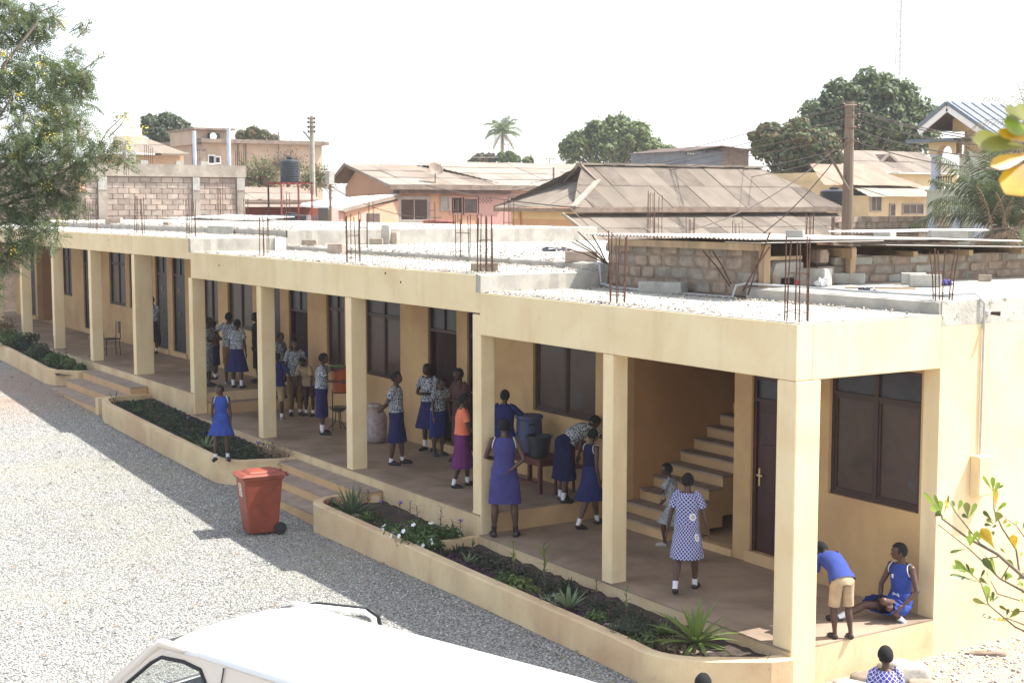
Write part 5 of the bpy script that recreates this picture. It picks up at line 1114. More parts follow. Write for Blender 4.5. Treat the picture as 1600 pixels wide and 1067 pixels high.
# bare tangle of branches in front of the apartment block
def twig_tree(name, label, u, v, w, r, n, leafmat, nl):
    c = PD(u, v, w); g = ground_z(c.x, c.y); R = r*w/2222; t = thing(name, label, 'tree', (c.x, c.y, g-.2)); m = MB(); ends = []
    m.tube([(c.x, c.y, g-.2), (c.x, c.y, c.z-R*.5)], [.18, .1], 7); m.build('trunk', M_BARK, t); m = MB()
    for i in range(n):
        a = random.uniform(0, 2*PI); e = random.uniform(-.3, 1.35); d = Vector((math.cos(a)*math.cos(e), math.sin(a)*math.cos(e), math.sin(e)*.8)); st = Vector((c.x, c.y, c.z-R*.4))+d*R*random.uniform(0, .55)
        d2 = (d+Vector((random.uniform(-.7,.7), random.uniform(-.7,.7), random.uniform(-.5,.5)))).normalized(); en = st+d2*R*random.uniform(.3, .75)
        m.tube([st, (st+en)/2+Vector((random.uniform(-.08,.08), random.uniform(-.08,.08), random.uniform(-.08,.08))), en], [.028, .02, .008], 3); ends.append(en)
    m.build('branches', M_TWIG, t)
    E_ = np.array([tuple(e) for e in ends]); k = RNG.integers(0, len(E_), nl); P = E_[k]+RNG.normal(0, .12, (nl, 3)); V, F = leaf_quads(P, unit(RNG.normal(size=(nl, 3))), RNG.uniform(.04, .10, nl)); npmesh('crown', V, F, leafmat, t)
twig_tree('bare_tree', 'tangle of bare brown branches before the apartment block', 405, 268, 76, 44, 620, M_LF_YG, 1100)
twig_tree('bare_tree', 'second leafless bush right of the high water tank', 492, 275, 78, 32, 340, M_LF_YG, 700)
twig_tree('bare_tree', 'low twiggy bush directly behind the water tank', 450, 250, 79, 34, 300, M_LF_DRY, 300)

# palms
def frond(base, d0, L, droop, width, npair, mat_pts, curl=0.0, thin=.018):
    """returns (rachis pts, leaflet verts, faces)"""
    base = Vector(base); d = Vector(d0).normalized(); pts = [base.copy()]; seg = 14; p = base.copy()
    for i in range(seg): d = (d+Vector((0,0,-droop/seg*(.4+1.6*i/seg)))).normalized(); p = p+d*L/seg; pts.append(p.copy())
    V = []; F = []
    for k in range(npair):
        f = (k+1.5)/(npair+1.5); i = min(int(f*seg), seg-1); q = pts[i].lerp(pts[i+1], f*seg-i); t = (pts[i+1]-pts[i]).normalized(); side = t.cross(Vector((0,0,1)))
        side = side.normalized() if side.length > .1 else Vector((1,0,0)); ln = width*math.sin(PI*min(.96, .12+f*.88))**.6*random.uniform(.85, 1.1)
        for s in (-1, 1):
            dd = (side*s*.85+t*.75+Vector((0,0,-.15-random.uniform(0,.3)))).normalized(); mid = q+dd*ln*.55; en = q+(dd+Vector((0,0,-.45-curl))).normalized()*ln; wv = t*thin
            o = len(V); V += [q-wv*.5, q+wv*.5, mid+wv, mid-wv, en]; F += [(o, o+1, o+2, o+3), (o+3, o+2, o+4, o+4)]
    return pts, V, F
def palm(name, label, top, ground, nfr, L, droop, width, npair, mat, tr, extra_dry=0, thin=.018, elev=(.1, 1.3), group=None, trunk=True):
    t = thing(name, label, 'palm tree', (top[0], top[1], ground), group)
    if trunk: MB().tube([(top[0], top[1], ground), (top[0]+.05, top[1], lerp(ground, top[2], .5)), tuple(top)], [tr*1.2, tr, tr*.9], 10).build('trunk', M_BARK, t, smooth=True)
    for i in range(nfr+extra_dry):
        a = i*2.399+random.uniform(-.2,.2); dry = i >= nfr; e = lerp(elev[1], elev[0], (i % nfr)/nfr)+random.uniform(-.1,.1) if not dry else random.uniform(-.9, -.3)
        pts, V, F = frond(top, (math.cos(a)*math.cos(e), math.sin(a)*math.cos(e), math.sin(e)), L*random.uniform(.8, 1.05), droop*random.uniform(.8, 1.2), width, npair, None, thin=thin)
        fr = MB().tube(pts, [.03*L/3, .022*L/3]+[.012*L/3]*(len(pts)-2), 5).build('frond', M_TWIG if dry else M_LF_YG, t)
        m = MB(); m.add(V, [f if f[2] != f[3] else f[:3] for f in F]); m.build('leaflets', M_LF_DRY if dry else mat, fr)
    return t
p = PD(785, 208, 170); palm('coconut_palm', 'small lone coconut palm on the centre skyline', p, ground_z(p.x, p.y), 24, 2.9, 1.5, .7, 18, M_LF_MID, .16, 5, thin=.06)
p = PD(102, 165, 62); palm('coconut_palm', 'palm half hidden behind the large left tree', p, ground_z(p.x, p.y), 15, 2.0, 1.4, .5, 18, M_LF_GREY, .15, 5, thin=.03)
p = PD(1562, 352, 38); palm('oil_palm', 'big feathery palm in front of the mint house', p, ground_z(p.x, p.y), 22, 2.6, 1.15, .80, 36, M_LF_GREY, .22, 12, thin=.022, elev=(.35, 1.45))
p = PD(1512, 238, 39); 
dt = thing('dry_flower_stalk', 'dry brown flowering stalk rising from the big palm', 'palm stalk', p); m = MB()
for i in range(110): a = random.uniform(0, 2*PI); q = p+RT*random.gauss(0, .14)+Vector((0,0,random.gauss(-.1, .38))); m.tube([q, q+Vector((math.cos(a)*.12, math.sin(a)*.12, random.uniform(-.02,.1)))], .008, 3)
m.tube([PD(1530, 330, 38.6), p], .02, 5); m.build('stalk', M_TWIG, dt, kind='stuff')
p = PD(1606, 205, 36); palm('dry_palm', 'dry withered palm crown at the top right edge', p, ground_z(p.x, p.y), 8, 1.9, 1.3, .4, 18, M_LF_DRY, .12, 3, thin=.012, elev=(.5, 1.5))
p = PD(1530, 372, 36); m = MB(); V_ = []
dp_ = thing('fallen_fronds', 'brown dried palm fronds heaped below the big palm', 'palm fronds', p)
for i in range(14):
    a = random.uniform(-.5, 3.6); pts, V, F = frond(p+RT*random.uniform(-.2,1.1)+Vector((0,0,random.uniform(-.2,.3))), (math.cos(a)*RT.x, math.cos(a)*RT.y, abs(math.sin(a))*.5+.05), random.uniform(.8, 1.6), 1.2, .3, 16, None, thin=.012)
    f = MB().tube(pts, .012, 4).build('frond', M_TWIG, dp_); m = MB(); m.add(V, [x if x[2] != x[3] else x[:3] for x in F]); m.build('leaflets', M_LF_DRY if i % 4 else M_LF_GREY, f)

# ---- large feathery tree at the left edge
WL = 27.0
def pinnate_crown(lobes, n, mat, parent, L=(.20,.32), name='crown', pods=False):
    P, N = crown_points(lobes, n, .45, .2); V = []; F = []; np_ = 7
    D = unit(RNG.normal(size=(n, 3))*np.array([1,1,.6])+np.array([0,0,-.35])); S_ = unit(np.cross(D, unit(RNG.normal(size=(n, 3))*.5+np.array([0,0,1.0])))); LN = RNG.uniform(L[0], L[1], n)
    UPn = np.cross(S_, D); allV = []; 
    for k in range(np_):
        f = (k+1)/np_; c = P+D*(LN*f)[:, None]+UPn*(-.25*LN*f*f)[:, None]
        for s in (-1, 1):
            e = unit(S_*s+D*.55); ll = (.080*(1-.35*abs(f-.5)*2))*RNG.uniform(.8, 1.15, n); w_ = D*.0155
            allV.append(np.stack([c, c+e*(ll*.5)[:, None]+w_, c+e*ll[:, None], c+e*(ll*.5)[:, None]-w_], 1))
    e = D; allV.append(np.stack([P, P+S_*.003+D*.05, P+D*LN[:, None]+UPn*(-.2*LN)[:, None], P-S_*.003+D*.05], 1))
    V = np.concatenate(allV).reshape(-1, 3); F = np.arange(len(V)).reshape(-1, 4); return npmesh(name, V, F, mat, parent)
bl = PD(-190, 560, WL); lt_ = thing('cassia_tree', 'large feathery tree with yellow flowers at the left edge', 'tree', (bl.x, bl.y, ground_z(bl.x, bl.y)-.3))
Llist = [(15,60,52),(60,35,34),(105,125,40),(60,120,46),(120,80,16),(20,150,60),(128,125,24),(100,195,40),(140,238,36),(60,225,58),(178,232,24),(195,248,14),(110,262,36),(20,260,62),(75,300,38),(105,318,30),(20,345,55),(70,360,28),(12,400,30),(38,385,16),(-25,450,30),(-80,100,70),(-90,250,80),(-80,0,70),(4,12,32),(85,30,12),(130,40,8)]
Llobes = px_lobes([(a, b, c*.92, random.uniform(-.9, .9)) for a, b, c in Llist], WL)
vis = [l for l, q in zip(Llobes, Llist) if q[0] > -40]; hid = [l for l, q in zip(Llobes, Llist) if q[0] <= -40]
M_LF_CAS = leaf_mat('cassia_foliage', [(.055,.080,.042),(.095,.135,.066),(.155,.20,.10),(.23,.26,.16)], .35)
pinnate_crown(vis, 3300, M_LF_CAS, lt_); pinnate_crown(vis, 600, M_LF_YG, lt_); pinnate_crown(hid, 900, M_LF_CAS, lt_)
m = MB(); limb(m, (bl.x, bl.y, ground_z(bl.x, bl.y)-.3), PD(-150, 380, WL), .26, .19, .02); m.build('trunk', M_BARK, lt_, smooth=True)
m = MB(); j = PD(-150, 385, WL)
for (u, v) in ((20,150), (60,35), (105,190), (140,238), (75,300), (20,345), (15,410), (-20,470)):
    limb(m, j, PD(u, v, WL+random.uniform(-.5,.5)), .07, .02, .05)
for l in vis:
    for k in range(3): d = Vector(RNG.normal(size=3)).normalized(); limb(m, l[0], Vector(l[0])+d*l[1][0]*.95, .014, .004, .05)
m.build('limbs', M_BARK, lt_, smooth=True)
M_YFLOW = simple('yellow_flower', (.75,.60,.05), .6, .15, 10, bs=0)
def dots(parent, centres, n, rad, s, mat, name):
    C = np.array([tuple(c) for c in centres]); k = RNG.integers(0, len(C), n); P = C[k]+RNG.normal(0, rad, (n, 3)); V, F = leaf_quads(P, unit(RNG.normal(size=(n, 3))), RNG.uniform(.6, 1.3, n)*s, .9); return npmesh(name, V, F, mat, parent, kind='stuff')
dots(lt_, [PD(u, v, WL-.9+random.uniform(-.3,.3)) for u, v in ((198,190),(203,200),(196,212),(215,215),(225,200),(72,170),(45,185),(60,195),(85,180),(15,110),(5,85),(28,228),(18,245),(75,215),(100,130),(155,75),(95,38),(30,150),(110,58),(72,290),(95,345),(22,392),(205,230),(190,180),(8,200),(64,100),(50,235))], 620, .06, .016, M_YFLOW, 'flowers')
m = MB()
for i in range(420):
    l = random.choice(vis); q = Vector(l[0])+Vector(RNG.normal(size=3)).normalized()*l[1][0]*random.uniform(.6, 1.05); e = q+Vector((random.uniform(-.04,.04), random.uniform(-.04,.04), -random.uniform(.08,.18))); m.tube([q, e], .005, 3)
m.build('seed_pods', simple('seed_pod', (.27,.16,.10), .8, .1, 5, bs=0), lt_, kind='stuff')
for pts in (((150,235),(168,205),(195,180),(210,172)), ((170,215),(190,195),(198,178)), ((120,60),(135,45),(142,28)), ((60,20),(90,8),(95,-8)), ((130,110),(150,95),(160,88))):
    m = MB(); m.tube([PD(u, v, WL-.4) for u, v in pts], [.014, .01, .007, .004][:len(pts)], 5); m.build('twig', M_TWIG, lt_)
dots(lt_, [PD(u, v, WL-.4) for u, v in ((195,180),(185,185),(178,190),(140,35),(138,45),(90,8),(85,14),(152,92),(158,88))], 160, .05, .02, M_LF_YG, 'sprig_leaves')

# ---- close branches on the right (over the camera's shoulder)
def ovate(m, base, tip, wid, nrm, fold=.18, cup=.08):
    base = Vector(base); tip = Vector(tip); d = tip-base; L = d.length; t = d/L; s = t.cross(Vector(nrm)); s = s.normalized() if s.length > .05 else t.orthogonal().normalized(); n = s.cross(t)
    pr = [(0,.05),(.15,.16),(.35,.38),(.55,.75),(.75,1.0),(.9,.82),(1.0,.12)]; vs = []
    for f, w_ in pr:
        c = base+d*f+n*(-cup*L*(f*f)); ww = wid*w_/2
        vs += [c-s*ww+n*fold*ww, c, c+s*ww+n*fold*ww]
    fs = []
    for i in range(len(pr)-1): a = 3*i; fs += [(a, a+1, a+4, a+3), (a+1, a+2, a+5, a+4)]
    m.add(vs, fs)
def one_leaf_mat(name, c1, c2, tr=.45):
    m = bpy.data.materials.new(name); m.use_nodes = True; n = m.node_tree; n.nodes.remove(n.nodes['Principled BSDF'])
    c = ramp(n, noise(n, 14, 4, .6, 'World', .3), [(.38, c1), (.64, c2)]); d = n.nodes.new('ShaderNodeBsdfPrincipled'); d.inputs['Roughness'].default_value = .4; n.links.new(c, d.inputs['Base Color'])
    t = n.nodes.new('ShaderNodeBsdfTranslucent'); n.links.new(c, t.inputs[0]); x = n.nodes.new('ShaderNodeMixShader'); x.inputs[0].default_value = tr
    n.links.new(d.outputs[0], x.inputs[1]); n.links.new(t.outputs[0], x.inputs[2]); n.links.new(x.outputs[0], n.nodes['Material Output'].inputs[0]); return m
ML_G = one_leaf_mat('fresh_leaf', (.18,.26,.03), (.32,.42,.06)); ML_D = one_leaf_mat('dark_leaf', (.07,.10,.025), (.12,.16,.035), .3); ML_Y = one_leaf_mat('yellow_leaf', (.50,.30,.02), (.70,.48,.05)); ML_O = one_leaf_mat('olive_leaf', (.15,.15,.03), (.22,.22,.04), .3)
WB = 5.6
def zq(x, y): return (1400+x/2.905, 700+y/2.905)
bt = thing('foreground_branch', 'leafy twigs with yellowing leaves reaching in at the lower right', 'branch', PD(1660, 960, WB))
for pts, r in ((((700,700),(581,585),(460,480),(330,410),(210,320),(205,300)), .009), (((700,760),(581,650),(470,590),(400,520),(330,455),(190,345)), .006), (((590,600),(560,560),(545,460),(480,360),(445,280),(440,190)), .006), (((700,900),(581,830),(540,810),(420,710),(385,610),(330,560)), .005),
               (((460,480),(380,430),(270,290),(240,240)), .004), (((650,480),(581,400),(545,350),(470,300)), .004), (((560,690),(460,660),(430,600)), .004), (((480,590),(520,520)), .003), (((650,860),(581,800),(500,770),(450,780)), .004), (((470,490),(415,500),(380,460)), .003), (((640,700),(581,740),(520,740)), .004), (((545,460),(560,560)), .004)):
    m = MB(); m.tube([PD(*zq(x, y), WB+.12*math.sin(i*1.7+x)) for i, (x, y) in enumerate(pts)], [r*(1-.75*i/len(pts)) for i in range(len(pts))], 6); m.build('twig', M_TWIG, bt, smooth=True)
LF = [(205,300,130,200,22,'G'),(205,300,160,260,40,'G'),(205,300,200,235,30,'G'),(210,310,245,215,30,'O'),(205,320,245,325,22,'G'),(240,290,225,235,22,'Y'),(205,300,175,210,18,'G'),(210,310,180,290,34,'D'),
 (270,290,255,235,26,'D'),(275,290,300,235,26,'G'),(280,300,265,260,20,'G'),(325,320,320,245,34,'O'),(330,315,365,250,24,'G'),(330,320,300,300,20,'D'),(325,318,345,290,18,'G'),
 (440,200,440,130,26,'G'),(442,200,395,128,16,'G'),(445,210,468,150,24,'G'),(445,190,492,168,12,'D'),(450,285,455,180,38,'Y'),(455,285,500,245,22,'G'),(455,290,480,260,16,'G'),
 (440,330,395,285,22,'D'),(450,340,470,290,44,'O'),(445,345,410,320,22,'O'),(440,350,400,345,20,'D'),(430,360,455,350,16,'D'),(480,350,500,325,26,'Y'),(490,360,520,345,16,'G'),
 (450,460,390,365,52,'Y'),(440,400,440,375,20,'D'),(545,460,530,395,38,'Y'),(545,360,545,325,18,'G'),(570,380,585,335,16,'D'),(575,400,600,385,18,'G'),
 (335,450,335,395,32,'G'),(340,440,370,375,22,'G'),(370,430,385,385,24,'G'),(330,440,355,400,20,'D'),(345,450,330,370,14,'G'),
 (325,455,245,470,20,'D'),(200,380,190,385,8,'G'),(340,575,255,530,32,'G'),(345,575,270,510,26,'G'),(345,580,345,540,26,'G'),(385,610,250,570,26,'D'),(350,590,320,525,14,'D'),(380,600,400,550,16,'D'),
 (415,610,415,560,28,'G'),(420,620,380,590,20,'O'),(460,580,395,500,36,'D'),(455,570,430,490,18,'G'),(500,600,515,565,40,'G'),(495,605,500,570,18,'D'),(545,600,590,570,34,'D'),(550,560,505,505,24,'G'),(545,620,575,610,28,'O'),
 (415,710,410,620,40,'G'),(420,712,350,685,26,'O'),(425,700,435,670,24,'G'),(430,700,470,670,14,'D'),(440,700,440,650,16,'D'),(510,770,560,730,34,'O'),(515,770,550,745,20,'G'),(500,765,510,730,16,'D'),(520,745,470,715,16,'O'),(470,785,388,752,26,'O'),(505,785,462,772,22,'Y'),
 (575,640,560,600,22,'G'),(580,710,570,680,18,'G'),(575,560,600,540,22,'G'),(565,660,595,640,18,'O'),(570,430,600,410,16,'D'),(555,500,575,470,14,'G'),(500,480,475,455,12,'G'),(600,720,640,690,34,'G'),(610,500,650,470,34,'D'),(600,840,660,800,34,'O')]
for i, (x0, y0, x1, y1, wd, k) in enumerate(LF):
    a = PD(*zq(x0, y0), WB+.1*math.sin(i)); b = PD(*zq(x1, y1), WB+.1*math.sin(i)+random.uniform(-.03,.03)); m = MB()
    ovate(m, a, b, wd/2.905/2222*WB, (-FWD+Vector((random.uniform(-.7,.7), random.uniform(-.7,.7), random.uniform(-.1,.9)))).normalized()); m.build('leaf', {'G': ML_G, 'D': ML_D, 'Y': ML_Y, 'O': ML_O}[k], bt, smooth=True)
bt2 = thing('close_branch', 'out of focus green and orange leaves at the upper right edge', 'branch', PD(1680, 250, 2.3))
for i, (x0, y0, x1, y1, wd, k) in enumerate(((1612,232,1522,216,38,'O'),(1625,236,1550,258,26,'Y'),(1640,240,1572,300,56,'Y'),(1612,190,1572,172,28,'Y'),(1620,215,1570,190,34,'G'),(1640,200,1588,168,30,'Y'),(1640,225,1560,205,20,'Y'),(1650,330,1600,380,40,'D'))):
    m = MB(); ovate(m, PD(x0, y0, 2.35), PD(x1, y1, 2.3), wd/2222*2.3, (-FWD+Vector((random.uniform(-.3,.3), random.uniform(-.3,.3), .3))).normalized(), .1, .03); m.build('leaf', {'G': ML_G, 'D': ML_D, 'Y': one_leaf_mat('orange_leaf', (.42,.20,.01), (.60,.36,.02)) if i in (1, 2, 6) else ML_O, 'O': ML_O}[k], bt2, smooth=True)
m = MB(); m.tube([PD(1700, 260, 2.36), PD(1640, 232, 2.36), PD(1612, 225, 2.36)], [.006, .004, .003], 6); m.build('twig', M_TWIG, bt2)
# ================================================================== PEOPLE
M_SKIN = [simple('skin_deep', (.075,.038,.026), .42, .12, 9, bs=0, coord='Object'), simple('skin_brown', (.105,.054,.036), .42, .12, 9, bs=0, coord='Object'), simple('skin_dark', (.055,.028,.020), .42, .12, 9, bs=0, coord='Object')]
M_HAIR = simple('hair', (.010,.009,.009), .9, .2, 40, bs=.6, bscale=160, coord='Object')
def cloth(name, c, var=.12): return simple(name, c, .85, var, 7, bs=.25, bscale=22, coord='Object', spec=.15)
M_NAVY = cloth('navy_skirt', (.026,.026,.105)); M_BLUE = cloth('school_blue', (.040,.075,.32)); M_PURPB = cloth('violet_blue', (.068,.064,.215)); M_BLUEM = cloth('mid_blue', (.035,.045,.20)); M_SHIRTB = cloth('shirt_blue', (.045,.070,.27)); M_SHIRTD = cloth('shirt_blue_shaded', (.030,.036,.14)); M_DNAVY = cloth('dark_navy', (.015,.016,.06))  # blues worn under the veranda are darkened, shade put into the cloth colour
M_KHAKI = cloth('khaki', (.42,.31,.18)); M_BROWNK = cloth('brown_khaki', (.22,.13,.06)); M_PURPLE = cloth('purple', (.14,.03,.13)); M_CORAL = cloth('coral', (.80,.22,.12)); M_BLACKC = cloth('black_cloth', (.015,.014,.018)); M_BROWNC = cloth('brown_cloth', (.10,.05,.045)); M_BEIGEC = cloth('beige_cloth', (.45,.34,.22))
M_PIPING = simple('white_piping', (.75,.75,.78), .7, .05, 4, bs=0); M_SOCK = simple('white_sock', (.75,.76,.80), .9, .05, 4, bs=0); M_SOCKD = simple('dark_sock', (.03,.025,.03), .9, .05, 4, bs=0)
M_SHOE = simple('black_shoe', (.018,.017,.020), .45, .1, 4, bs=0); M_SHOEW = simple('sandal', (.4,.36,.34), .6, .1, 4, bs=0); M_EYE = simple('eye_white', (.30,.28,.26), .3, .02, 4, bs=0)
def print_mat(name, dark, light, scale, medal=True):
    """printed school cloth: pale squiggles on a dark ground with round emblems"""
    m, n, b = nodes_of(name); tc = n.nodes.new('ShaderNodeTexCoord').outputs['UV']
    v = n.nodes.new('ShaderNodeTexVoronoi'); v.feature = 'DISTANCE_TO_EDGE'; v.inputs['Scale'].default_value = scale; n.links.new(tc, v.inputs['Vector'])
    c = ramp(n, v.outputs['Distance'], [(.10, light), (.17, dark)])
    if medal:
        w = n.nodes.new('ShaderNodeTexVoronoi'); w.inputs['Scale'].default_value = 4.2; w.inputs['Randomness'].default_value = .5; n.links.new(tc, w.inputs['Vector'])
        ring = ramp(n, w.outputs['Distance'], [(0.0, (0,0,0)), (.07, (0,0,0)), (.10, (1,1,1)), (.17, (1,1,1)), (.21, (0,0,0))]); red = ramp(n, w.outputs['Distance'], [(.05, (1,1,1)), (.08, (0,0,0))])
        c = mixc(n, ring, c, light); c = mixc(n, red, c, (.25,.04,.05))
    n.links.new(c, b.inputs['Base Color']); b.inputs['Roughness'].default_value = .85; b.inputs['Specular IOR Level'].default_value = .15; MATS[name] = m; return m
M_PRINT = print_mat('navy_white_print', (.018,.022,.055), (.42,.45,.47), 26)
def lattice_mat(name, bg_, fg, step=.05):
    m, n, b = nodes_of(name); tc = n.nodes.new('ShaderNodeTexCoord').outputs['UV']; s = n.nodes.new('ShaderNodeSeparateXYZ'); n.links.new(tc, s.inputs[0])
    def line(op): return mathn(n, 'ABSOLUTE', mathn(n, 'SUBTRACT', mathn(n, 'FRACT', mathn(n, 'DIVIDE', mathn(n, op, s.outputs[0], s.outputs[1]), step)), .5))
    f = mathn(n, 'GREATER_THAN', mathn(n, 'MAXIMUM', line('ADD'), line('SUBTRACT')), .425); c = mixc(n, f, bg_, fg)
    w = n.nodes.new('ShaderNodeTexVoronoi'); w.inputs['Scale'].default_value = 4.4; w.inputs['Randomness'].default_value = .6; n.links.new(tc, w.inputs['Vector'])
    c = mixc(n, ramp(n, w.outputs['Distance'], [(.20, (1,1,1)), (.23, (0,0,0))]), c, fg); c = mixc(n, ramp(n, w.outputs['Distance'], [(.06, (0,0,0)), (.08, (1,1,1)), (.10, (1,1,1)), (.12, (0,0,0))]), c, (.25,.05,.08))
    n.links.new(c, b.inputs['Base Color']); b.inputs['Roughness'].default_value = .85; MATS[name] = m; return m
M_LATT = lattice_mat('blue_white_lattice', (.04,.045,.22), (.72,.73,.78))
M_GREYP = print_mat('grey_print', (.16,.18,.20), (.32,.34,.36), 24)
V3 = Vector
def nz(v): return V3(v).normalized()
def loft(m, rings, n=24, uvlen=None):
    """rings: (centre, xvec, yvec, modulation) ; writes UVs in metres"""
    vs = []; uv = []; acc = 0; prev = None; per = max(PI*(X.length+Y.length) for _, X, Y, _ in rings[1:])
    for (c, X, Y, mod) in rings:
        if prev is not None: acc += (c-prev).length
        prev = c
        for k in range(n+1):
            a = 2*PI*k/n; f = 1+(mod(a) if mod else 0); vs.append(c+X*math.cos(a)*f+Y*math.sin(a)*f); uv.append((k/n*per*.98, acc))
    fs = [(i*(n+1)+k, i*(n+1)+k+1, (i+1)*(n+1)+k+1, (i+1)*(n+1)+k) for i in range(len(rings)-1) for k in range(n)]
    m.add(vs, fs, uv); return m
NP = 0
def person(label, pos, H, face, skin=0, top=None, bottom=None, pose=None, shoes=M_SHOE, socks=M_SOCK, group=None, voxel=.0085, girl=True, hairk=1.0, dress=None, fat=1.0):
    global NP; NP += 1; random.seed(100+NP)
    pose = pose or {}; th = math.radians(face); fd = HF*math.cos(th)+V3((RT.x, RT.y, 0)).normalized()*math.sin(th); rz = math.atan2(fd.y, fd.x)-PI/2
    t = thing('person', label, 'person', pos, group, rz=rz if abs(rz) > 1e-4 else 1e-4); ORG[t.name] = (0,0,0)
    sk = M_SKIN[skin]; k = H; kid = H < 1.35
    ex = V3((1,0,0)); la, lb = [math.radians(q) for q in pose.get('lean', (2, 2))]; sd = math.radians(pose.get('side', 0))
    da = nz((math.sin(sd), math.sin(la)*math.cos(sd), math.cos(la)*math.cos(sd))); db = nz((math.sin(sd), math.sin(lb), math.cos(lb)))
    fa = da.cross(ex).normalized()*1; fb = db.cross(ex).normalized()
    legs = pose.get('legs', [((-.04,.0,-1), (-.0,-.02,-1), (-.15,1,0)), ((.04,.0,-1), (.0,-.02,-1), (.15,1,0))])
    arms = pose.get('arms', [((-.16,.02,-1), (-.05,.18,-1)), ((.16,.02,-1), (.05,.18,-1))])
    P = V3((0,0,0)); hips = [P+V3((-.050*k,0,-.01*k)), P+V3((.050*k,0,-.01*k))]; J = []
    for h, (td, sdv, fdv) in zip(hips, legs):
        kn = h+nz(td)*.235*k; an = kn+nz(sdv)*.225*k; J.append((h, kn, an, nz(fdv)))
    low = min(min(a.z, (a+f*.10*k).z+.02*k)-.040*k for _, _, a, f in J)
    dz = -low if 'seat' not in pose else pose['seat']*k
    off = V3((0,0,dz)); P = P+off; J = [(a+off, b+off, c+off, f) for a, b, c, f in J]
    def sp(tt):
        t1 = min(tt, .13); return P+da*t1*k+db*max(0, tt-.13)*k
    def fw(tt): w = sstep((tt-.05)/.14); return (fa*(1-w)+fb*w).normalized()
    W_ = (1.0 if girl else 1.04)*fat
    prof = [(-.055,.060,.050),(-.02,.086,.062),(.03,.087,.061),(.10,.070,.050),(.17,.074,.054),(.24,.084,.058),(.285,.088,.050),(.312,.070,.040),(.330,.040,.034)]
    m = MB()
    rings = [(sp(tt), ex*w*k*W_, fw(tt)*d*k*fat, None) for tt, w, d in prof]
    vs = []; n = 20
    for c, X, Y, _ in rings:
        for q in range(n): a = 2*PI*q/n; vs.append(c+X*math.cos(a)+Y*math.sin(a))
    m.add(vs, [(i*n+q, i*n+(q+1)%n, (i+1)*n+(q+1)%n, (i+1)*n+q) for i in range(len(rings)-1) for q in range(n)]+[tuple(range(n))[::-1], tuple(range((len(rings)-1)*n, len(rings)*n))])
    for h, kn, an, f in J:
        m.tube([h+V3((0,0,.03*k)), h, h.lerp(kn, .5), kn, kn.lerp(an, .3), kn.lerp(an, .8), an], [.045*k*fat, .050*k*fat, .041*k*fat, .030*k, .033*k, .020*k, .019*k], 12)
        m.ball(kn, .030*k, 10, 8)
        s = f.cross(V3((0,0,1))).normalized(); u_ = s.cross(f).normalized()
        heel = an-f*.025*k-V3((0,0,.022*k)); toe = an+f*.105*k-V3((0,0,.028*k)); toe.z = min(toe.z, heel.z+max(0, f.z*.13*k)) if abs(f.z) < .2 else (heel+f*.13*k).z
        m.tube([heel, an+f*.03*k-V3((0,0,.018*k)), toe-f*.02*k, toe], [.022*k, .024*k, .020*k, .010*k], 10)
    neck = sp(.335); sh = [sp(.300)-ex*.092*k*W_, sp(.300)+ex*.092*k*W_]; hands = []
    for s, (ud, fdv) in zip(sh, arms):
        el = s+nz(ud)*.165*k; wr = el+nz(fdv)*.145*k
        m.ball(s, .030*k, 10, 8); m.tube([s, s.lerp(el, .4), el, el.lerp(wr, .35), wr], [.028*k, .024*k, .019*k, .020*k, .013*k], 10)
        d = nz(fdv); side = V3((0,1,0)) if abs(d.y) < .8 else V3((0,0,1)); pn = d.cross(side).normalized(); across = pn.cross(d).normalized()  # palm normal, across
        sgn = -1 if s.x < 0 else 1; pc = wr+d*.028*k
        R3 = Matrix((across, d, pn)).transposed(); m.ball(pc, (.021*k, .030*k, .010*k), 10, 8, rot=R3)
        curl = pose.get('curl', .5)
        for i_ in range(4):
            b0 = pc+across*(.015-.010*i_)*k+d*.018*k; ln = (.034,.040,.037,.029)[i_]*k; b1 = b0+(d+pn*sgn*-.25*curl).normalized()*ln*.5; b2 = b1+(d*.8+pn*sgn*-.8*curl).normalized()*ln*.5
            m.tube([b0, b1, b2], [.0062*k, .0056*k, .0045*k], 6)
        b0 = wr+across*.014*k+d*.012*k; m.tube([b0, b0+(across+d*.8).normalized()*.02*k, b0+(across*.5+d*1.2).normalized()*.038*k], [.0065*k, .006*k, .005*k], 6); hands.append((wr, d))
    # head
    yaw, pit = [math.radians(q) for q in pose.get('head', (0, 5))]; lean_h = lb*.35
    hu = nz((math.sin(pose.get('tilt', 0)), math.sin(lean_h), math.cos(lean_h))); hfw = V3((math.sin(yaw)*math.cos(pit), math.cos(yaw)*math.cos(pit), -math.sin(pit)))
    hu = (V3((0,0,1))*.7+hu*.6); hu = (hu-hfw*hu.dot(hfw)).normalized(); hx = hfw.cross(hu).normalized(); RH = Matrix((hx, hfw, hu)).transposed()
    hs = 1.0 if not kid else 1.13; hr = V3((.046*k*hs, .058*k*hs, .060*k*hs))
    nt_ = neck+db*.03*k; hc = nt_+hu*.058*k*hs+hfw*.012*k
    m.tube([sp(.30), neck, nt_, hc-hu*.02*k], [.034*k, .029*k, .027*k, .028*k], 10)
    m.ball(hc, tuple(hr), 16, 12, rot=RH); m.ball(hc-hu*.036*k*hs+hfw*.020*k*hs, (.031*k*hs, .036*k*hs, .030*k*hs), 12, 8, rot=RH)
    m.ball(hc-hu*.018*k*hs+hfw*.058*k*hs, (.009*k, .011*k, .011*k), 8, 6, rot=RH); m.ball(hc-hu*.040*k*hs+hfw*.054*k*hs, (.014*k, .007*k, .006*k), 8, 6, rot=RH); m.ball(hc+hu*.010*k*hs+hfw*.052*k*hs, (.030*k, .008*k, .006*k), 8, 6, rot=RH)
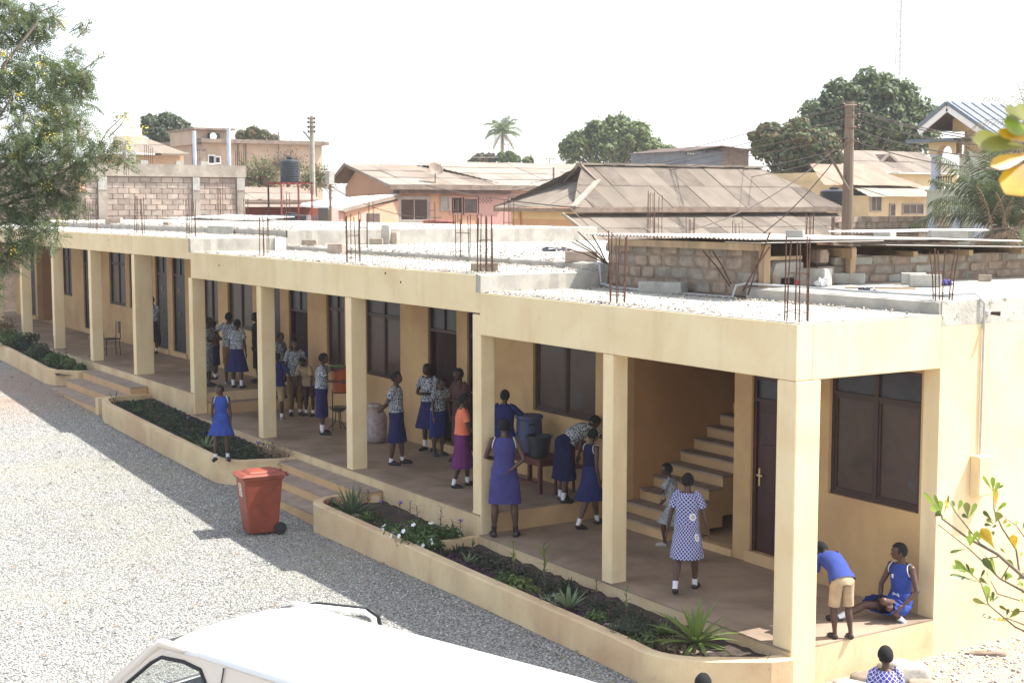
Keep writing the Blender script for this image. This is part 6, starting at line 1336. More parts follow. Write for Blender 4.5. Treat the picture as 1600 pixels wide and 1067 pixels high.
    for s in (-1, 1): m.ball(hc+hx*s*.047*k*hs-hu*.006*k, (.005*k, .010*k, .015*k), 8, 6, rot=RH)
    me = m.mesh('body'); tmp = bpy.data.objects.new('tmp', me); COL.objects.link(tmp)
    r = tmp.modifiers.new('r', 'REMESH'); r.mode = 'VOXEL'; r.voxel_size = voxel; sm = tmp.modifiers.new('s', 'SMOOTH'); sm.factor = .5; sm.iterations = 2
    dc = tmp.modifiers.new('d', 'DECIMATE'); dc.ratio = .45
    dg = bpy.context.evaluated_depsgraph_get(); me2 = bpy.data.meshes.new_from_object(tmp.evaluated_get(dg)); me2.name = 'body'; bpy.data.objects.remove(tmp); bpy.data.meshes.remove(me)
    me2.polygons.foreach_set('use_smooth', [True]*len(me2.polygons)); me2.materials.clear(); link('body', me2, sk, t)
    # hair: cap with a face opening
    hm = MB(); b = MB(); b.ball((0,0,0), (hr.x*1.10*hairk, hr.y*1.06*hairk, hr.z*1.09*hairk), 22, 16)
    rr = random.Random(NP)
    def keep(f):
        c = sum((V3(b.v[i]) for i in f), V3())/len(f); x, y, z = c.x/hr.x, c.y/hr.y, c.z/hr.z
        return not ((y > .30 and z < .55-.0*y) or (z < -.15 and y > -.25) or z < -.62)
    b.f = [f for f in b.f if keep(f)]; b.v = [tuple(hc+RH @ (V3(p)*(1+rr.uniform(-.015,.02)))) for p in b.v]
    b.build('hair', M_HAIR, t, smooth=True)
    for s in (-1, 1): e = MB(); e.ball(hc+hx*s*.019*k*hs+hfw*.0535*k*hs-hu*.001*k, (.0055*k, .003*k, .0032*k), 8, 6, rot=RH); e.build('eye', M_EYE, t)
    # shoes and socks
    for h, kn, an, f in J:
        if shoes:
            s = MB(); heel = an-f*.030*k-V3((0,0,.024*k)); toe = an+f*.110*k-V3((0,0,.030*k)); toe.z = (heel+f*.14*k).z if abs(f.z) > .2 else toe.z
            s.tube([heel+V3((0,0,.002)), heel+f*.02*k, an+f*.03*k-V3((0,0,.020*k)), toe-f*.03*k, toe], [.012*k, .027*k, .028*k, .025*k, .010*k], 12); s.build('shoe', shoes, t, smooth=True)
        if socks:
            s = MB(); d = (kn-an).normalized(); s.tube([an-d*.015*k, an, an+d*.035*k, an+d*pose.get('sock', .055)*k], [.0235*k, .0215*k, .0225*k, .0255*k], 12, cap=False); s.build('sock', socks, t, smooth=True)
    # --- clothes
    def torso(name, mat, t0, t1, off_, wide=1.0, flare=0.0, topn=None):
        g = MB(); rg = []; N_ = 9
        for i in range(N_+1):
            tt = t0+(t1-t0)*i/N_; 
            for j in range(len(prof)-1):
                if prof[j][0] <= tt <= prof[j+1][0] or j == len(prof)-2: f = (tt-prof[j][0])/(prof[j+1][0]-prof[j][0]); f = max(0, min(1, f)); w = lerp(prof[j][1], prof[j+1][1], f); d = lerp(prof[j][2], prof[j+1][2], f); break
            fl = flare*(1-i/N_); ph = random.uniform(0, 6)
            w_ = (w*W_*wide+off_+fl)*k; 
            if topn and tt > topn: w_ = min(w_, lerp(.088, .05, (tt-topn)/(t1-topn+1e-6))*k*W_+off_*k)
            rg.append((sp(tt), ex*w_, fw(tt)*(d*fat+off_+fl)*k, (lambda a, ph=ph, q=(1-i/N_): .018*q*math.sin(5*a+ph))))
        loft(g, rg); return g.build(name, mat, t, smooth=True)
    def sleeve(mat, i_, f1, r0=1.5, name='sleeve'):
        s = sh[i_]; ud = nz(arms[i_][0]); g = MB(); x = ud.orthogonal().normalized(); y = ud.cross(x)
        inn = -ex*(-1 if i_ == 0 else 1)*.02*k
        loft(g, [(s+inn+V3((0,0,.028*k))*1-ud*.02*k, x*.010*k, y*.010*k, None), (s-ud*.008*k, x*.034*k, y*.034*k, None), (s+ud*.03*k, x*.036*k, y*.036*k, None), (s+ud*.165*k*f1, x*.027*r0*k, y*.027*r0*k, (lambda a: .05*math.sin(4*a)))], 16); return g.build(name, mat, t, smooth=True)
    def piping(pts, r=.004, name='piping', mat=None): g = MB(); g.tube(pts, r*k, 5, cap=False); return g.build(name, mat or M_PIPING, t)
    def ring_pts(tt, w, d, n=24): return [sp(tt)+ex*w*k*math.cos(2*PI*q/n)+fw(tt)*d*k*math.sin(2*PI*q/n) for q in range(n+1)]
    def skirt(mat, L, flare=.05, pleat=.05, t0=.115, name='skirt', drape=False):
        g = MB(); rg = []; hl = .235+.225
        for tt in (t0, .06, .02): w = .073 if tt > .09 else .090; bb = .028*max(0, math.sin(la)) if tt < .09 else .004*max(0, math.sin(la)); rg.append((sp(tt)-fw(tt)*bb*k*.8, ex*(w*W_+.012)*k, fw(tt)*((.052 if tt > .09 else .066)*fat+.012+bb)*k, None))
        for i in range(1, 9):
            s_ = L*i/8; pts = []
            for h, kn, an, f in J:
                q = h.lerp(kn, min(1, s_/.235)) if s_ < .235 else kn+(V3((0,0,-1)) if drape else (an-kn).normalized())*(s_-.235)*k
                pts.append(q)
            c = (pts[0]+pts[1])/2; dlt = pts[1]-pts[0]; fr = s_/L; rr_ = lerp(.052*fat, .040, min(1, fr))+.014
            hx_ = abs(dlt.x)/2+(rr_+flare*fr)*k; hy_ = abs(dlt.y)/2+(rr_*1.0+.004+flare*.8*fr)*k; hx_ = max(hx_, (.094*W_+flare*fr)*k)
            dn = ((J[0][1]-J[0][0])+(J[1][1]-J[1][0])).normalized(); yv = dn.cross(ex).normalized() if abs(dn.dot(ex)) < .9 else V3((0,1,0)); yv = -yv if yv.y < 0 and abs(yv.y) > .3 else yv
            yv = yv*(1-.7*fr*(1 if drape else .3))+V3((0,1,0))*(.7*fr*(1 if drape else .3)); yv.normalize()
            rg.append((c, ex*hx_, yv*hy_, (lambda a, fr=fr: pleat*fr*math.sin(11*a)+.012*math.sin(3*a+1))))
        loft(g, rg, 44); return g.build(name, mat, t, smooth=True)
    def legtubes(mat, f_end, r0=1.3, name='trouser_leg', r1=None):
        for h, kn, an, f in J:
            g = MB(); tot = .46
            def at_(s): return h.lerp(kn, s/.235) if s < .235 else kn.lerp(an, (s-.235)/.225)
            L_ = f_end; rg = []
            for i in range(7):
                s = lerp(-.02, L_, i/6); p_ = at_(max(0, s)) if s > 0 else h+V3((0,0,.02*k)); d_ = (kn-h).normalized() if s < .235 else (an-kn).normalized(); x = (ex-d_*ex.dot(d_)).normalized(); y = d_.cross(x)
                rad = lerp(.060, (r1 or .046)*r0/1.3, i/6)*k*fat; rg.append((p_, x*rad, y*rad*1.02, (lambda a, i=i: .03*math.sin(3*a+i))))
            loft(g, rg, 18); g.build(name, mat, t, smooth=True)
        g = MB(); rg = [(sp(tt), ex*(w*W_+.012)*k, fw(tt)*(d*fat+.014)*k, None) for tt, w, d in ((-.075,.040,.040), (-.05,.078,.056), (-.01,.090,.066), (.04,.088,.063), (.095,.074,.053))]; loft(g, rg, 24); g.build('seat', mat, t, smooth=True)
    if top:
        kind, mt = top
        if kind == 'blouse': torso('blouse', mt, .015 if not bottom or bottom[0] != 'skirt' else .06, .326, .016, flare=.012, topn=.27); [sleeve(mt, i, .62) for i in (0, 1)]
        elif kind == 'shirt': torso('shirt', mt, pose.get('shirt0', -.01), .328, .019, flare=.010, topn=.28); [sleeve(mt, i, .72, 1.6) for i in (0, 1)]; g = MB(); g.tube(ring_pts(.333, .040, .036), .008*k, 6, cap=False); g.build('collar', mt, t, smooth=True)
        elif kind == 'bodice':
            torso('bodice', mt, .07, .330, .011, wide=.95, topn=.295)
            nk = [sp(.318)+ex*.058*k*math.cos(a)+fw(.32)*.050*k*math.sin(a)-db*.028*k*abs(math.sin(a)) for a in [2*PI*q/24 for q in range(25)]]; piping(nk, .0038)
            for s, sg in zip(sh, (-1, 1)):
                c0 = s-ex*sg*.012*k-db*.014*k; piping([c0+fb*.040*k*math.cos(a)+db*.046*k*math.sin(a)+ex*sg*(.006*math.cos(a)**2-.012*math.sin(a))*k for a in [2*PI*q/20 for q in range(21)]], .0038)
            if pose.get('belt', 1):
                for tt in (.100, .082): piping(ring_pts(tt, .0845*W_, .064), .0042, 'waist_piping')
    if bottom:
        kind, mt = bottom[:2]
        if kind == 'skirt': skirt(mt, *(bottom[2:] or (.27, .05, .05)), drape=pose.get('drape', False))
        elif kind == 'shorts': legtubes(mt, bottom[2] if len(bottom) > 2 else .21, 1.35); g = MB(); g.tube(ring_pts(.085, .084*W_, .062), .009*k, 6, cap=False); g.build('waistband', mt, t)
        elif kind == 'trousers': legtubes(mt, .42, 1.2, r1=.036)
    return t, J, sp, hc, hands
UPN = (0,0,-1)
def feet(u, v, z): return tuple(PZ(u, v, z))
GS = 'schoolchildren and staff on the veranda'
STAND = [((-.03,.0,-1), (0,-.02,-1), (-.2,1,0)), ((.03,0,-1), (0,-.02,-1), (.2,1,0))]
def legs(a, b, w=.04): return [((-w, a[0], -1), (0, a[1], -1), (-.15, 1, a[2])), ((w, b[0], -1), (0, b[1], -1), (.15, 1, b[2]))]
WALK = legs((.38,.12,.15), (-.22,-.55,-.45)); HAND_HIP = [((-.75,-.25,-.8), (.75,.45,-.35)), ((.75,-.25,-.8), (-.75,.45,-.35))]
FOLD = [((-.2,.35,-1), (.85,.75,.12)), ((.2,.35,-1), (-.85,.75,.05))]; BACKH = [((-.3,-.35,-1), (.6,-.35,-.5)), ((.3,-.35,-1), (-.6,-.35,-.5))]
SK = ('skirt', M_NAVY, .26, .02, .05)
def fz(x, y): return 1.268 if x < -18.96 else (.8 if x < -6.64 else .5)
# far veranda
person('woman in dark clothes with a pale collar standing before the far dark door', feet(240, 552, 1.268), 1.62, 190, 2, ('blouse', M_PRINT), ('skirt', M_BLACKC, .30, .03, .03), {}, group=GS, voxel=.013)
person('girl in a patterned dress partly behind the column at the first step', feet(325, 603, 1.268), 1.60, 100, 2, ('blouse', M_PRINT), ('skirt', M_PRINT, .28, .02, .02), {'arms': FOLD}, group=GS, voxel=.013, socks=None)
person('slim girl with patterned blouse and dark skirt beside the far column', feet(337, 592, 1.268), 1.42, 270, 2, ('blouse', M_BROWNC), ('skirt', M_DNAVY, .26, .03, .03), {'arms': FOLD}, group=GS, voxel=.013)
person('girl in patterned blouse and wide navy skirt, back turned, on the upper landing', feet(371, 606, 1.268), 1.58, 15, 0, ('blouse', M_PRINT), ('skirt', M_NAVY, .26, .045, .06), {'sock': .08, 'legs': legs((.06,0,0), (-.05,-.02,0), .09)}, group=GS, voxel=.012)
person('girl with hand on hip turned left, behind the girl in the wide navy skirt', feet(360, 600, 1.268), 1.68, 20, 0, ('blouse', M_PRINT), ('shorts', M_BROWNK, .22), {'arms': [((-.85,-.1,-.6), (.6,.35,-.6)), ((.16,0,-1), (.1,.2,-1))], 'side': -4}, group=GS, voxel=.012, socks=None, shoes=M_SHOEW)
person('woman in black clothes left of the slim column on the upper landing', feet(404, 597, 1.268), 1.66, 250, 2, ('blouse', M_BLACKC), ('skirt', M_BLACKC, .30, .02, .03), {}, group=GS, voxel=.013, socks=None)
# middle veranda
person('girl in patterned blouse half hidden by the slim column, facing right', (-18.76, 1.98, 1.04), 1.50, 120, 1, ('blouse', M_PRINT), SK, {}, group=GS, voxel=.012)
person('pupil in patterned blouse and khaki trousers standing in the open doorway', (-17.55, 1.83, .8), 1.70, 165, 1, ('blouse', M_PRINT), ('trousers', M_BROWNK), {'arms': [((-.16,.1,-1), (.1,.3,-1)), ((.2,.1,-1), (.15,.3,-1))]}, group=GS, voxel=.012)
person('boy in blue shirt and khaki shorts seen from behind between the columns', feet(434, 655, .8), 1.45, 5, 2, ('shirt', M_SHIRTD), ('shorts', M_KHAKI, .22), {'legs': legs((.08,0,0), (-.06,-.03,0), .07), 'arms': [((-.16,0,-1), (-.05,.18,-1)), ((.55,.1,-.85), (.2,.2,-1))]}, group=GS, voxel=.011, girl=False, shoes=M_SHOEW)
person('figure in a blue top in the dim doorway behind the patterned blouse', (-18.1, 2.62, .785), 1.75, 185, 2, ('shirt', M_SHIRTD), ('skirt', M_DNAVY, .27, .03, .03), {}, group=GS, voxel=.013, girl=False)
person('boy in a beige shirt leaning forward beside the door jamb', (-17.3, 2.05, .8), 1.42, 200, 2, ('shirt', M_BEIGEC), ('shorts', M_MAROON, .2), {'lean': (22, 34), 'head': (0, 30)}, group=GS, voxel=.012, girl=False)
t, J_, sp_, hc_, hd_ = person('girl in patterned blouse and navy skirt washing at the orange bucket', feet(503, 678, .8), 1.66, 85, 1, ('blouse', M_PRINT), ('skirt', M_NAVY, .285, .012, .03), {'arms': [((-.15,.95,-.25), (.1,.95,.28)), ((.2,.45,-.9), (.0,1,-.05))], 'sock': .085, 'legs': legs((.0,-.02,0), (.06,-.02,0), .05)}, group=GS)
person('girl standing with hands behind her back before the sack, profile to the right', feet(620, 725, .8), 1.68, 100, 1, ('blouse', M_PRINT), ('skirt', M_NAVY, .255, .018, .04), {'arms': [((-.2,-.45,-.9), (.45,-.35,-.35)), ((.2,-.45,-.9), (-.45,-.35,-.35))], 'legs': legs((.14,.06,0), (-.10,-.10,0), .06), 'sock': .03, 'lean': (-3, 0), 'head': (0, -2)}, group=GS)
person('girl with folded arms and flared skirt on the threshold of the open door', (-12.0, 2.12, .8), 1.66, 205, 2, ('blouse', M_PRINT), ('skirt', M_NAVY, .245, .055, .07), {'arms': FOLD, 'head': (30, 5), 'sock': .08}, group=GS)
person('girl in patterned blouse and bright blue skirt facing the door', (-11.42, 1.98, .8), 1.5, 140, 1, ('blouse', M_PRINT), ('skirt', M_BLUEM, .26, .008, .03), {'lean': (5, 12), 'head': (10, 22)}, group=GS, socks=None)
person('girl in a coral shirt and purple pinafore walking right', feet(722, 760, .8), 1.56, 80, 0, ('blouse', M_CORAL), ('skirt', M_PURPLE, .29, .015, .04), {'legs': legs((.25,.05,.0), (-.16,-.28,-.25), .05), 'arms': [((-.1,.15,-1), (0,.35,-1)), ((.1,.3,-1), (0,.6,-.6))], 'head': (0, 4)}, group=GS)
pn_ = bpy.data.objects['person.%03d' % (NP-1)]
person('woman in dull brown clothes just left of the step column', (-10.62, 2.0, .8), 1.72, 230, 0, ('blouse', M_BROWNC), ('skirt', M_BROWNC, .33, .02, .03), {'arms': FOLD}, group=GS, socks=None)
person('boy in blue shirt and brown shorts seen from behind at the blue barrel', (-8.35, 1.50, .8), 1.60, 12, 0, ('shirt', M_SHIRTD), ('shorts', M_BROWNK, .22), {'arms': [((-.3,.3,-.9), (.2,.7,-.4)), ((.55,.45,-.75), (.3,.8,-.2))], 'legs': legs((.05,0,0), (-.03,0,0), .05)}, group=GS, girl=False, socks=None)
person('girl bent over the black bucket in patterned blouse and long navy skirt', feet(880, 783, .8), 1.66, 62, 1, ('blouse', M_PRINT), ('skirt', M_DNAVY, .28, .03, .05), {'lean': (38, 66), 'head': (-10, 50), 'arms': [((-.35,.35,-.9), (-.2,-.15,-1)), ((.2,.8,-.5), (.1,1,-.1))], 'legs': [((-.07,.12,-1), (0,-.1,-1), (-.15,1,0)), ((.06,-.02,-1), (0,-.16,-1), (.25,1,0))], 'sock': .06}, group=GS)
# near veranda
person('girl in violet-blue pinafore seen from behind with hands on her waist at the step', feet(788, 838, .5), 1.78, 2, 1, ('bodice', M_PURPB), ('skirt', M_PURPB, .215, .006, .02), {'arms': [((-.35,.3,-.85), (.5,.6,-.2)), ((.40,-.30,-.9), (-.55,-.15,-.45))], 'legs': [((-.12,0,-1), (-.04,-.02,-1), (-.25,1,0)), ((.14,0,-1), (.06,-.02,-1), (.2,1,0))], 'sock': .05}, group=GS, socks=M_SOCKD, fat=1.08)
person('girl in dark blue pinafore with white trim stepping away left of the slim column', feet(922, 822, .5), 1.56, 60, 1, ('bodice', M_DNAVY), ('skirt', cloth('deep_blue', (.028,.030,.12)),   .225, .018, .04), {'legs': legs((.42,.15,.12), (-.42,-.42,-.35), .05), 'arms': [((-.15,.1,-1), (-.05,.2,-1)), ((.15,-.1,-1), (0,.2,-1))], 'head': (-20, 12)}, group=GS, socks=M_SOCK, shoes=M_SHOE)
person('small child in a grey dress running towards the stairs', feet(1052, 852, .5), 1.24, 285, 0, ('blouse', M_GREYP), ('skirt', M_GREYP, .22, .03, .05), {'legs': legs((.55,-.1,.1), (-.25,-.85,-.6), .05), 'arms': [((-.15,.5,-.8), (.2,.9,.1)), ((.15,-.2,-1), (0,.6,-.6))], 'lean': (8, 12)}, group=GS, socks=None, shoes=M_SHOEW)
person('girl in a blue and white lattice dress walking away across the near veranda', feet(1072, 922, .5), 1.54, 18, 1, ('blouse', M_LATT), ('skirt', M_LATT, .215, .028, .03), {'legs': legs((-.40,-.50,-.45), (.30,.06,.0), .03), 'arms': [((-.28,-.02,-1), (-.22,.05,-1)), ((.32,.0,-1), (.22,.12,-1))], 'head': (-8, 4), 'sock': .05}, group=GS)
person('boy in blue shirt and beige shorts bending down at the veranda edge', feet(1314, 996, .5), 1.32, 345, 0, ('shirt', M_SHIRTB), ('shorts', M_BEIGEC, .215), {'lean': (44, 74), 'head': (-15, 55), 'arms': [((-.15,.25,-1), (0,.05,-1)), ((.1,.45,-.9), (0,.3,-1))], 'legs': [((-.06,.10,-1), (0,-.14,-1), (-.1,1,0)), ((.06,.02,-1), (.02,-.22,-1), (.2,1,-.1))]}, group=GS, girl=False, socks=None, voxel=.0075)
st_pos = (-.26, 2.0, .5)
t24, J24, sp24, hc24, h24 = person('girl in bright blue pinafore sitting on the veranda floor fixing her shoe', st_pos, 1.60, 232, 1, ('bodice', M_BLUE), ('skirt', M_BLUE, .19, .012, .06), {'seat': .085, 'lean': (-8, 2), 'head': (42, 4), 'drape': False, 'legs': [((.12,.85,.36), (-.30,-.62,-.72), (-.3,1,-.05)), ((.42,.85,.10), (.30,.80,-.30), (.5,.8,.25))], 'arms': [((-.42,.12,-.95), (.30,.62,-.62)), ((.35,.25,-.95), (-.35,.55,-.75))], 'sock': .05}, group=GS, voxel=.0075)
bdg = MB(); c_ = sp24(.235)+V3((.030*1.5, .0675*1.5, 0)); bdg.prism([(c_.x-.02, -.5), (c_.x+.02, -.5), (c_.x+.02, .5), (c_.x-.02, .5)], 0, .001) if False else None
vs = [c_+V3(q) for q in ((-.02,.004,.025), (.02,.004,.025), (.02,.004,-.005), (0,.004,-.028), (-.02,.004,-.005))]; vs += [v-V3((0,.004,0)) for v in vs]
bdg.add(vs, [(4,3,2,1,0), (5,6,7,8,9)]+[(i, (i+1)%5, (i+1)%5+5, i+5) for i in range(5)]); bdg.build('badge', M_PIPING, t24)
bw = MB(); c_ = sp24(.10)+V3((-.01, .105, 0)); 
for s in (-1, 1): bw.tube([c_, c_+V3((.035*s, .012, .022)), c_+V3((.05*s, .008, -.008)), c_], .006, 5); bw.tube([c_, c_+V3((.02*s, .01, -.05))], .005, 5)
bw.build('bow', M_PIPING, t24)
person('small girl in a bright blue dress standing on the planter wall', (-13.75, -1.335, zt2(-13.75)+.004), 1.43, 168, 0, ('bodice', M_BLUE), ('skirt', M_BLUE, .165, .045, .07), {'legs': [((-.08,0,-1), (-.02,0,-1), (-.2,1,0)), ((.10,.02,-1), (.04,0,-1), (.35,1,0))], 'arms': [((-.14,.0,-1), (-.04,.12,-1)), ((.16,-.1,-1), (-.10,-.1,-1))], 'head': (55, 3), 'sock': .05}, group='children in the yard', voxel=.008)
hp = PZ(1385, 1014, 1.30); person('child in lattice dress seen from behind at the bottom edge by the stones', (hp.x, hp.y, ground_z(hp.x, hp.y)), 1.26, 5, 1, ('blouse', lattice_mat('purple_white_lattice', (.07,.05,.30), (.72,.73,.78), .05)), ('skirt', M_LATT, .24, .04, .04), {}, group='children in the yard', voxel=.0075)
hp = PZ(1097, 1061, 1.33); person('child whose hair alone shows at the bottom edge before the planter', (hp.x, hp.y, ground_z(hp.x, hp.y)), 1.31, 20, 1, ('shirt', M_SHIRTB), ('shorts', M_KHAKI, .22), {}, group='children in the yard', girl=False, voxel=.010)
random.seed(5)
# ================================================================== OBJECTS
# --- wheelie bin
M_BIN = simple('terracotta_bin', (.27,.060,.030), .5, .16, 3, bs=.1, bscale=30); M_TYRE = simple('black_rubber', (.03,.032,.03), .8, .1, 5, bs=0)
bp = PZ(407, 827, .14); bin_ = thing('wheelie_bin', 'brick red wheeled rubbish bin with white sticker on the gravel before the steps', 'rubbish bin', (bp.x, bp.y, ground_z(bp.x, bp.y)), rz=math.atan2(-.99, -.10)); ORG[bin_.name] = (0,0,0)
# local: +x = front of the bin, z up
def frustum(m, a, b): # a,b: (x0,x1,y0,y1,z)
    v = [(a[0],a[2],a[4]),(a[1],a[2],a[4]),(a[1],a[3],a[4]),(a[0],a[3],a[4]),(b[0],b[2],b[4]),(b[1],b[2],b[4]),(b[1],b[3],b[4]),(b[0],b[3],b[4])]
    return m.add(v, [(3,2,1,0),(4,5,6,7),(0,1,5,4),(1,2,6,5),(2,3,7,6),(3,0,4,7)])
m = MB(); frustum(m, (-.24,.24,-.21,.21,.03), (-.31,.33,-.27,.27,.93)); m.build('body', M_BIN, bin_, bevel=.025)
m = MB(); frustum(m, (-.33,.35,-.285,.285,.915), (-.335,.36,-.29,.29,.965)); m.build('rim', M_BIN, bin_, bevel=.008)
m = MB(); frustum(m, (-.36,.40,-.30,.30,.968), (-.35,.33,-.27,.27,1.01)); frustum(m, (-.27,.25,-.21,.21,1.009), (-.24,.20,-.18,.18,1.045)); m.build('lid', M_BIN, bin_, bevel=.012)
for y in (-.15, .15): m = MB(); m.tube([(-.34,y,.98), (-.41,y,.99), (-.41,y,.93)], .016, 8); m.build('hinge', M_BIN, bin_)
m = MB(); m.tube([(-.41,-.22,.96), (-.41,.22,.96)], .017, 10); m.build('handle', M_BIN, bin_)
for y in (-.25, .25):
    m = MB(); m.tube([(-.26,y-.028,.10), (-.26,y-.02,.10), (-.26,y+.02,.10), (-.26,y+.028,.10)], [.085,.10,.10,.085], 24); w = m.build('wheel', M_TYRE, bin_); MB().tube([(-.26,y-.034,.10), (-.26,y+.034,.10)], .05, 16).build('hub', M_DKPLAST, w)
m = MB(); m.tube([(-.26,-.25,.10), (-.26,.25,.10)], .012, 8); m.build('axle', M_DKPLAST, bin_)
fx = lambda z: .24+.09*(z-.03)/.9+.004
m = MB(); m.add([(fx(.62),-.12,.62), (fx(.62),.05,.62), (fx(.84),.05,.84), (fx(.84),-.12,.84)], [(0,1,2,3)]); stk = m.build('sticker', simple('sticker_paper', (.72,.66,.52), .6, .1, 20, bs=0), bin_)
for i, z in enumerate((.81, .78, .75, .71, .68, .65)): m = MB(); y1 = .03-.02*(i % 3); m.add([(fx(z)+.003,-.10,z-.006), (fx(z)+.003,y1,z-.006), (fx(z)+.003,y1,z+.006), (fx(z)+.003,-.10,z+.006)], [(0,1,2,3)]); m.build('print_line', M_FASC, stk)

# --- minibus
M_VAN = bpy.data.materials.new('white_car_paint'); M_VAN.use_nodes = True; b_ = M_VAN.node_tree.nodes['Principled BSDF']; b_.inputs['Base Color'].default_value = (.80,.79,.77,1); b_.inputs['Roughness'].default_value = .28; b_.inputs['Coat Weight'].default_value = .5
M_CARG = bpy.data.materials.new('car_glass'); M_CARG.use_nodes = True; b_ = M_CARG.node_tree.nodes['Principled BSDF']; b_.inputs['Base Color'].default_value = (.55,.60,.58,1); b_.inputs['Roughness'].default_value = .02; b_.inputs['Transmission Weight'].default_value = 1.0; b_.inputs['IOR'].default_value = 1.05
M_VANB = bpy.data.materials.new('beige_car_paint'); M_VANB.use_nodes = True; b_ = M_VANB.node_tree.nodes['Principled BSDF']; b_.inputs['Base Color'].default_value = (.74,.64,.55,1); b_.inputs['Roughness'].default_value = .3; b_.inputs['Coat Weight'].default_value = .4
M_RUBB = simple('black_trim', (.018,.018,.02), .5, .05, 5, bs=0); M_SEAT = simple('seat_cloth', (.05,.045,.05), .9, .1, 8, bs=.2); M_TAN = simple('tan_plastic', (.42,.33,.24), .5, .05, 5, bs=0); M_CHR = simple('chrome', (.7,.7,.7), .15, .02, 5, bs=0, metal=1.0); M_LAMP = simple('head_lamp', (.75,.78,.8), .15, .02, 5, bs=0); M_REDL = simple('tail_lamp', (.5,.02,.02), .2, .02, 5, bs=0)
van = thing('white_minibus', 'white minibus parked at the bottom left with its far front door ajar', 'van', (-.03, -6.47, .05), rz=math.radians(18)); ORG[van.name] = (0,0,0); van.scale = (1, 1, .957)
# local: x runs to the rear from the front edge of the roof, y across, z above ground; ground at 0
VW = .85
def sidey(z): return VW-.0 if z < 1.12 else VW-.13*((z-1.12)/.75)**1.3      # tumblehome
# roof: crowned panel
m = MB(); xs = [-.02, .02, .08, .2, .45, .9, 1.6, 2.4, 3.2, 3.7, 3.82, 3.86]; n = 16; vs = []
for x in xs:
    dz_ = -.055*max(0, (.45-x)/.47)**2.2 - .05*max(0, (x-3.4)/.46)**2
    for k in range(n+1):
        t = k/n*2-1; y = (VW-.115)*t; z = 1.90+.052*(1-abs(t)**2.6)+dz_-(.045*max(0, abs(t)-.9)/.1); vs.append((x+.0*abs(t)+.06*abs(t)**3*(1 if x < .1 else 0), y, z))
m.add(vs, [(i*(n+1)+k, (i+1)*(n+1)+k, (i+1)*(n+1)+k+1, i*(n+1)+k+1) for i in range(len(xs)-1) for k in range(n)][::1]); roof = m.build('roof', M_VAN, van, smooth=True)
for f in roof.data.polygons: pass
sd_ = roof.modifiers.new('thick', 'SOLIDIFY'); sd_.thickness = .03; sd_.offset = 0
# lower body: closed loft of cross sections
sec = [(-1.42,.70,.35,.62), (-1.38,.78,.28,.90), (-1.15,.83,.24,1.02), (-.85,.85,.22,1.10), (-.5,.85,.22,1.12), (3.7,.85,.22,1.12), (3.88,.82,.26,1.12), (3.93,.78,.34,1.10)]
m = MB(); vs = []; K = 12
for x, w, zl, zh in sec:
    pts = [(-w*.9,zl), (-w,zl+.08), (-w-.01,(zl+zh)/2), (-w,zh-.06), (-w+.03,zh), (-w*.5,zh+.012), (w*.5,zh+.012), (w-.03,zh), (w,zh-.06), (w+.01,(zl+zh)/2), (w,zl+.08), (w*.9,zl)]
    vs += [(x, y, z) for y, z in pts]
m.add(vs, [(i*K+k, i*K+(k+1)%K, (i+1)*K+(k+1)%K, (i+1)*K+k) for i in range(len(sec)-1) for k in range(K)]+[tuple(range(K))[::-1], tuple(range((len(sec)-1)*K, len(sec)*K))]); m.build('body', M_VAN, van, smooth=False, bevel=.01)
def strip(m, pts, w0=.0, th=.045):
    """pillar as a tube along pts"""
    m.tube(pts, th, 8, flat=.8)
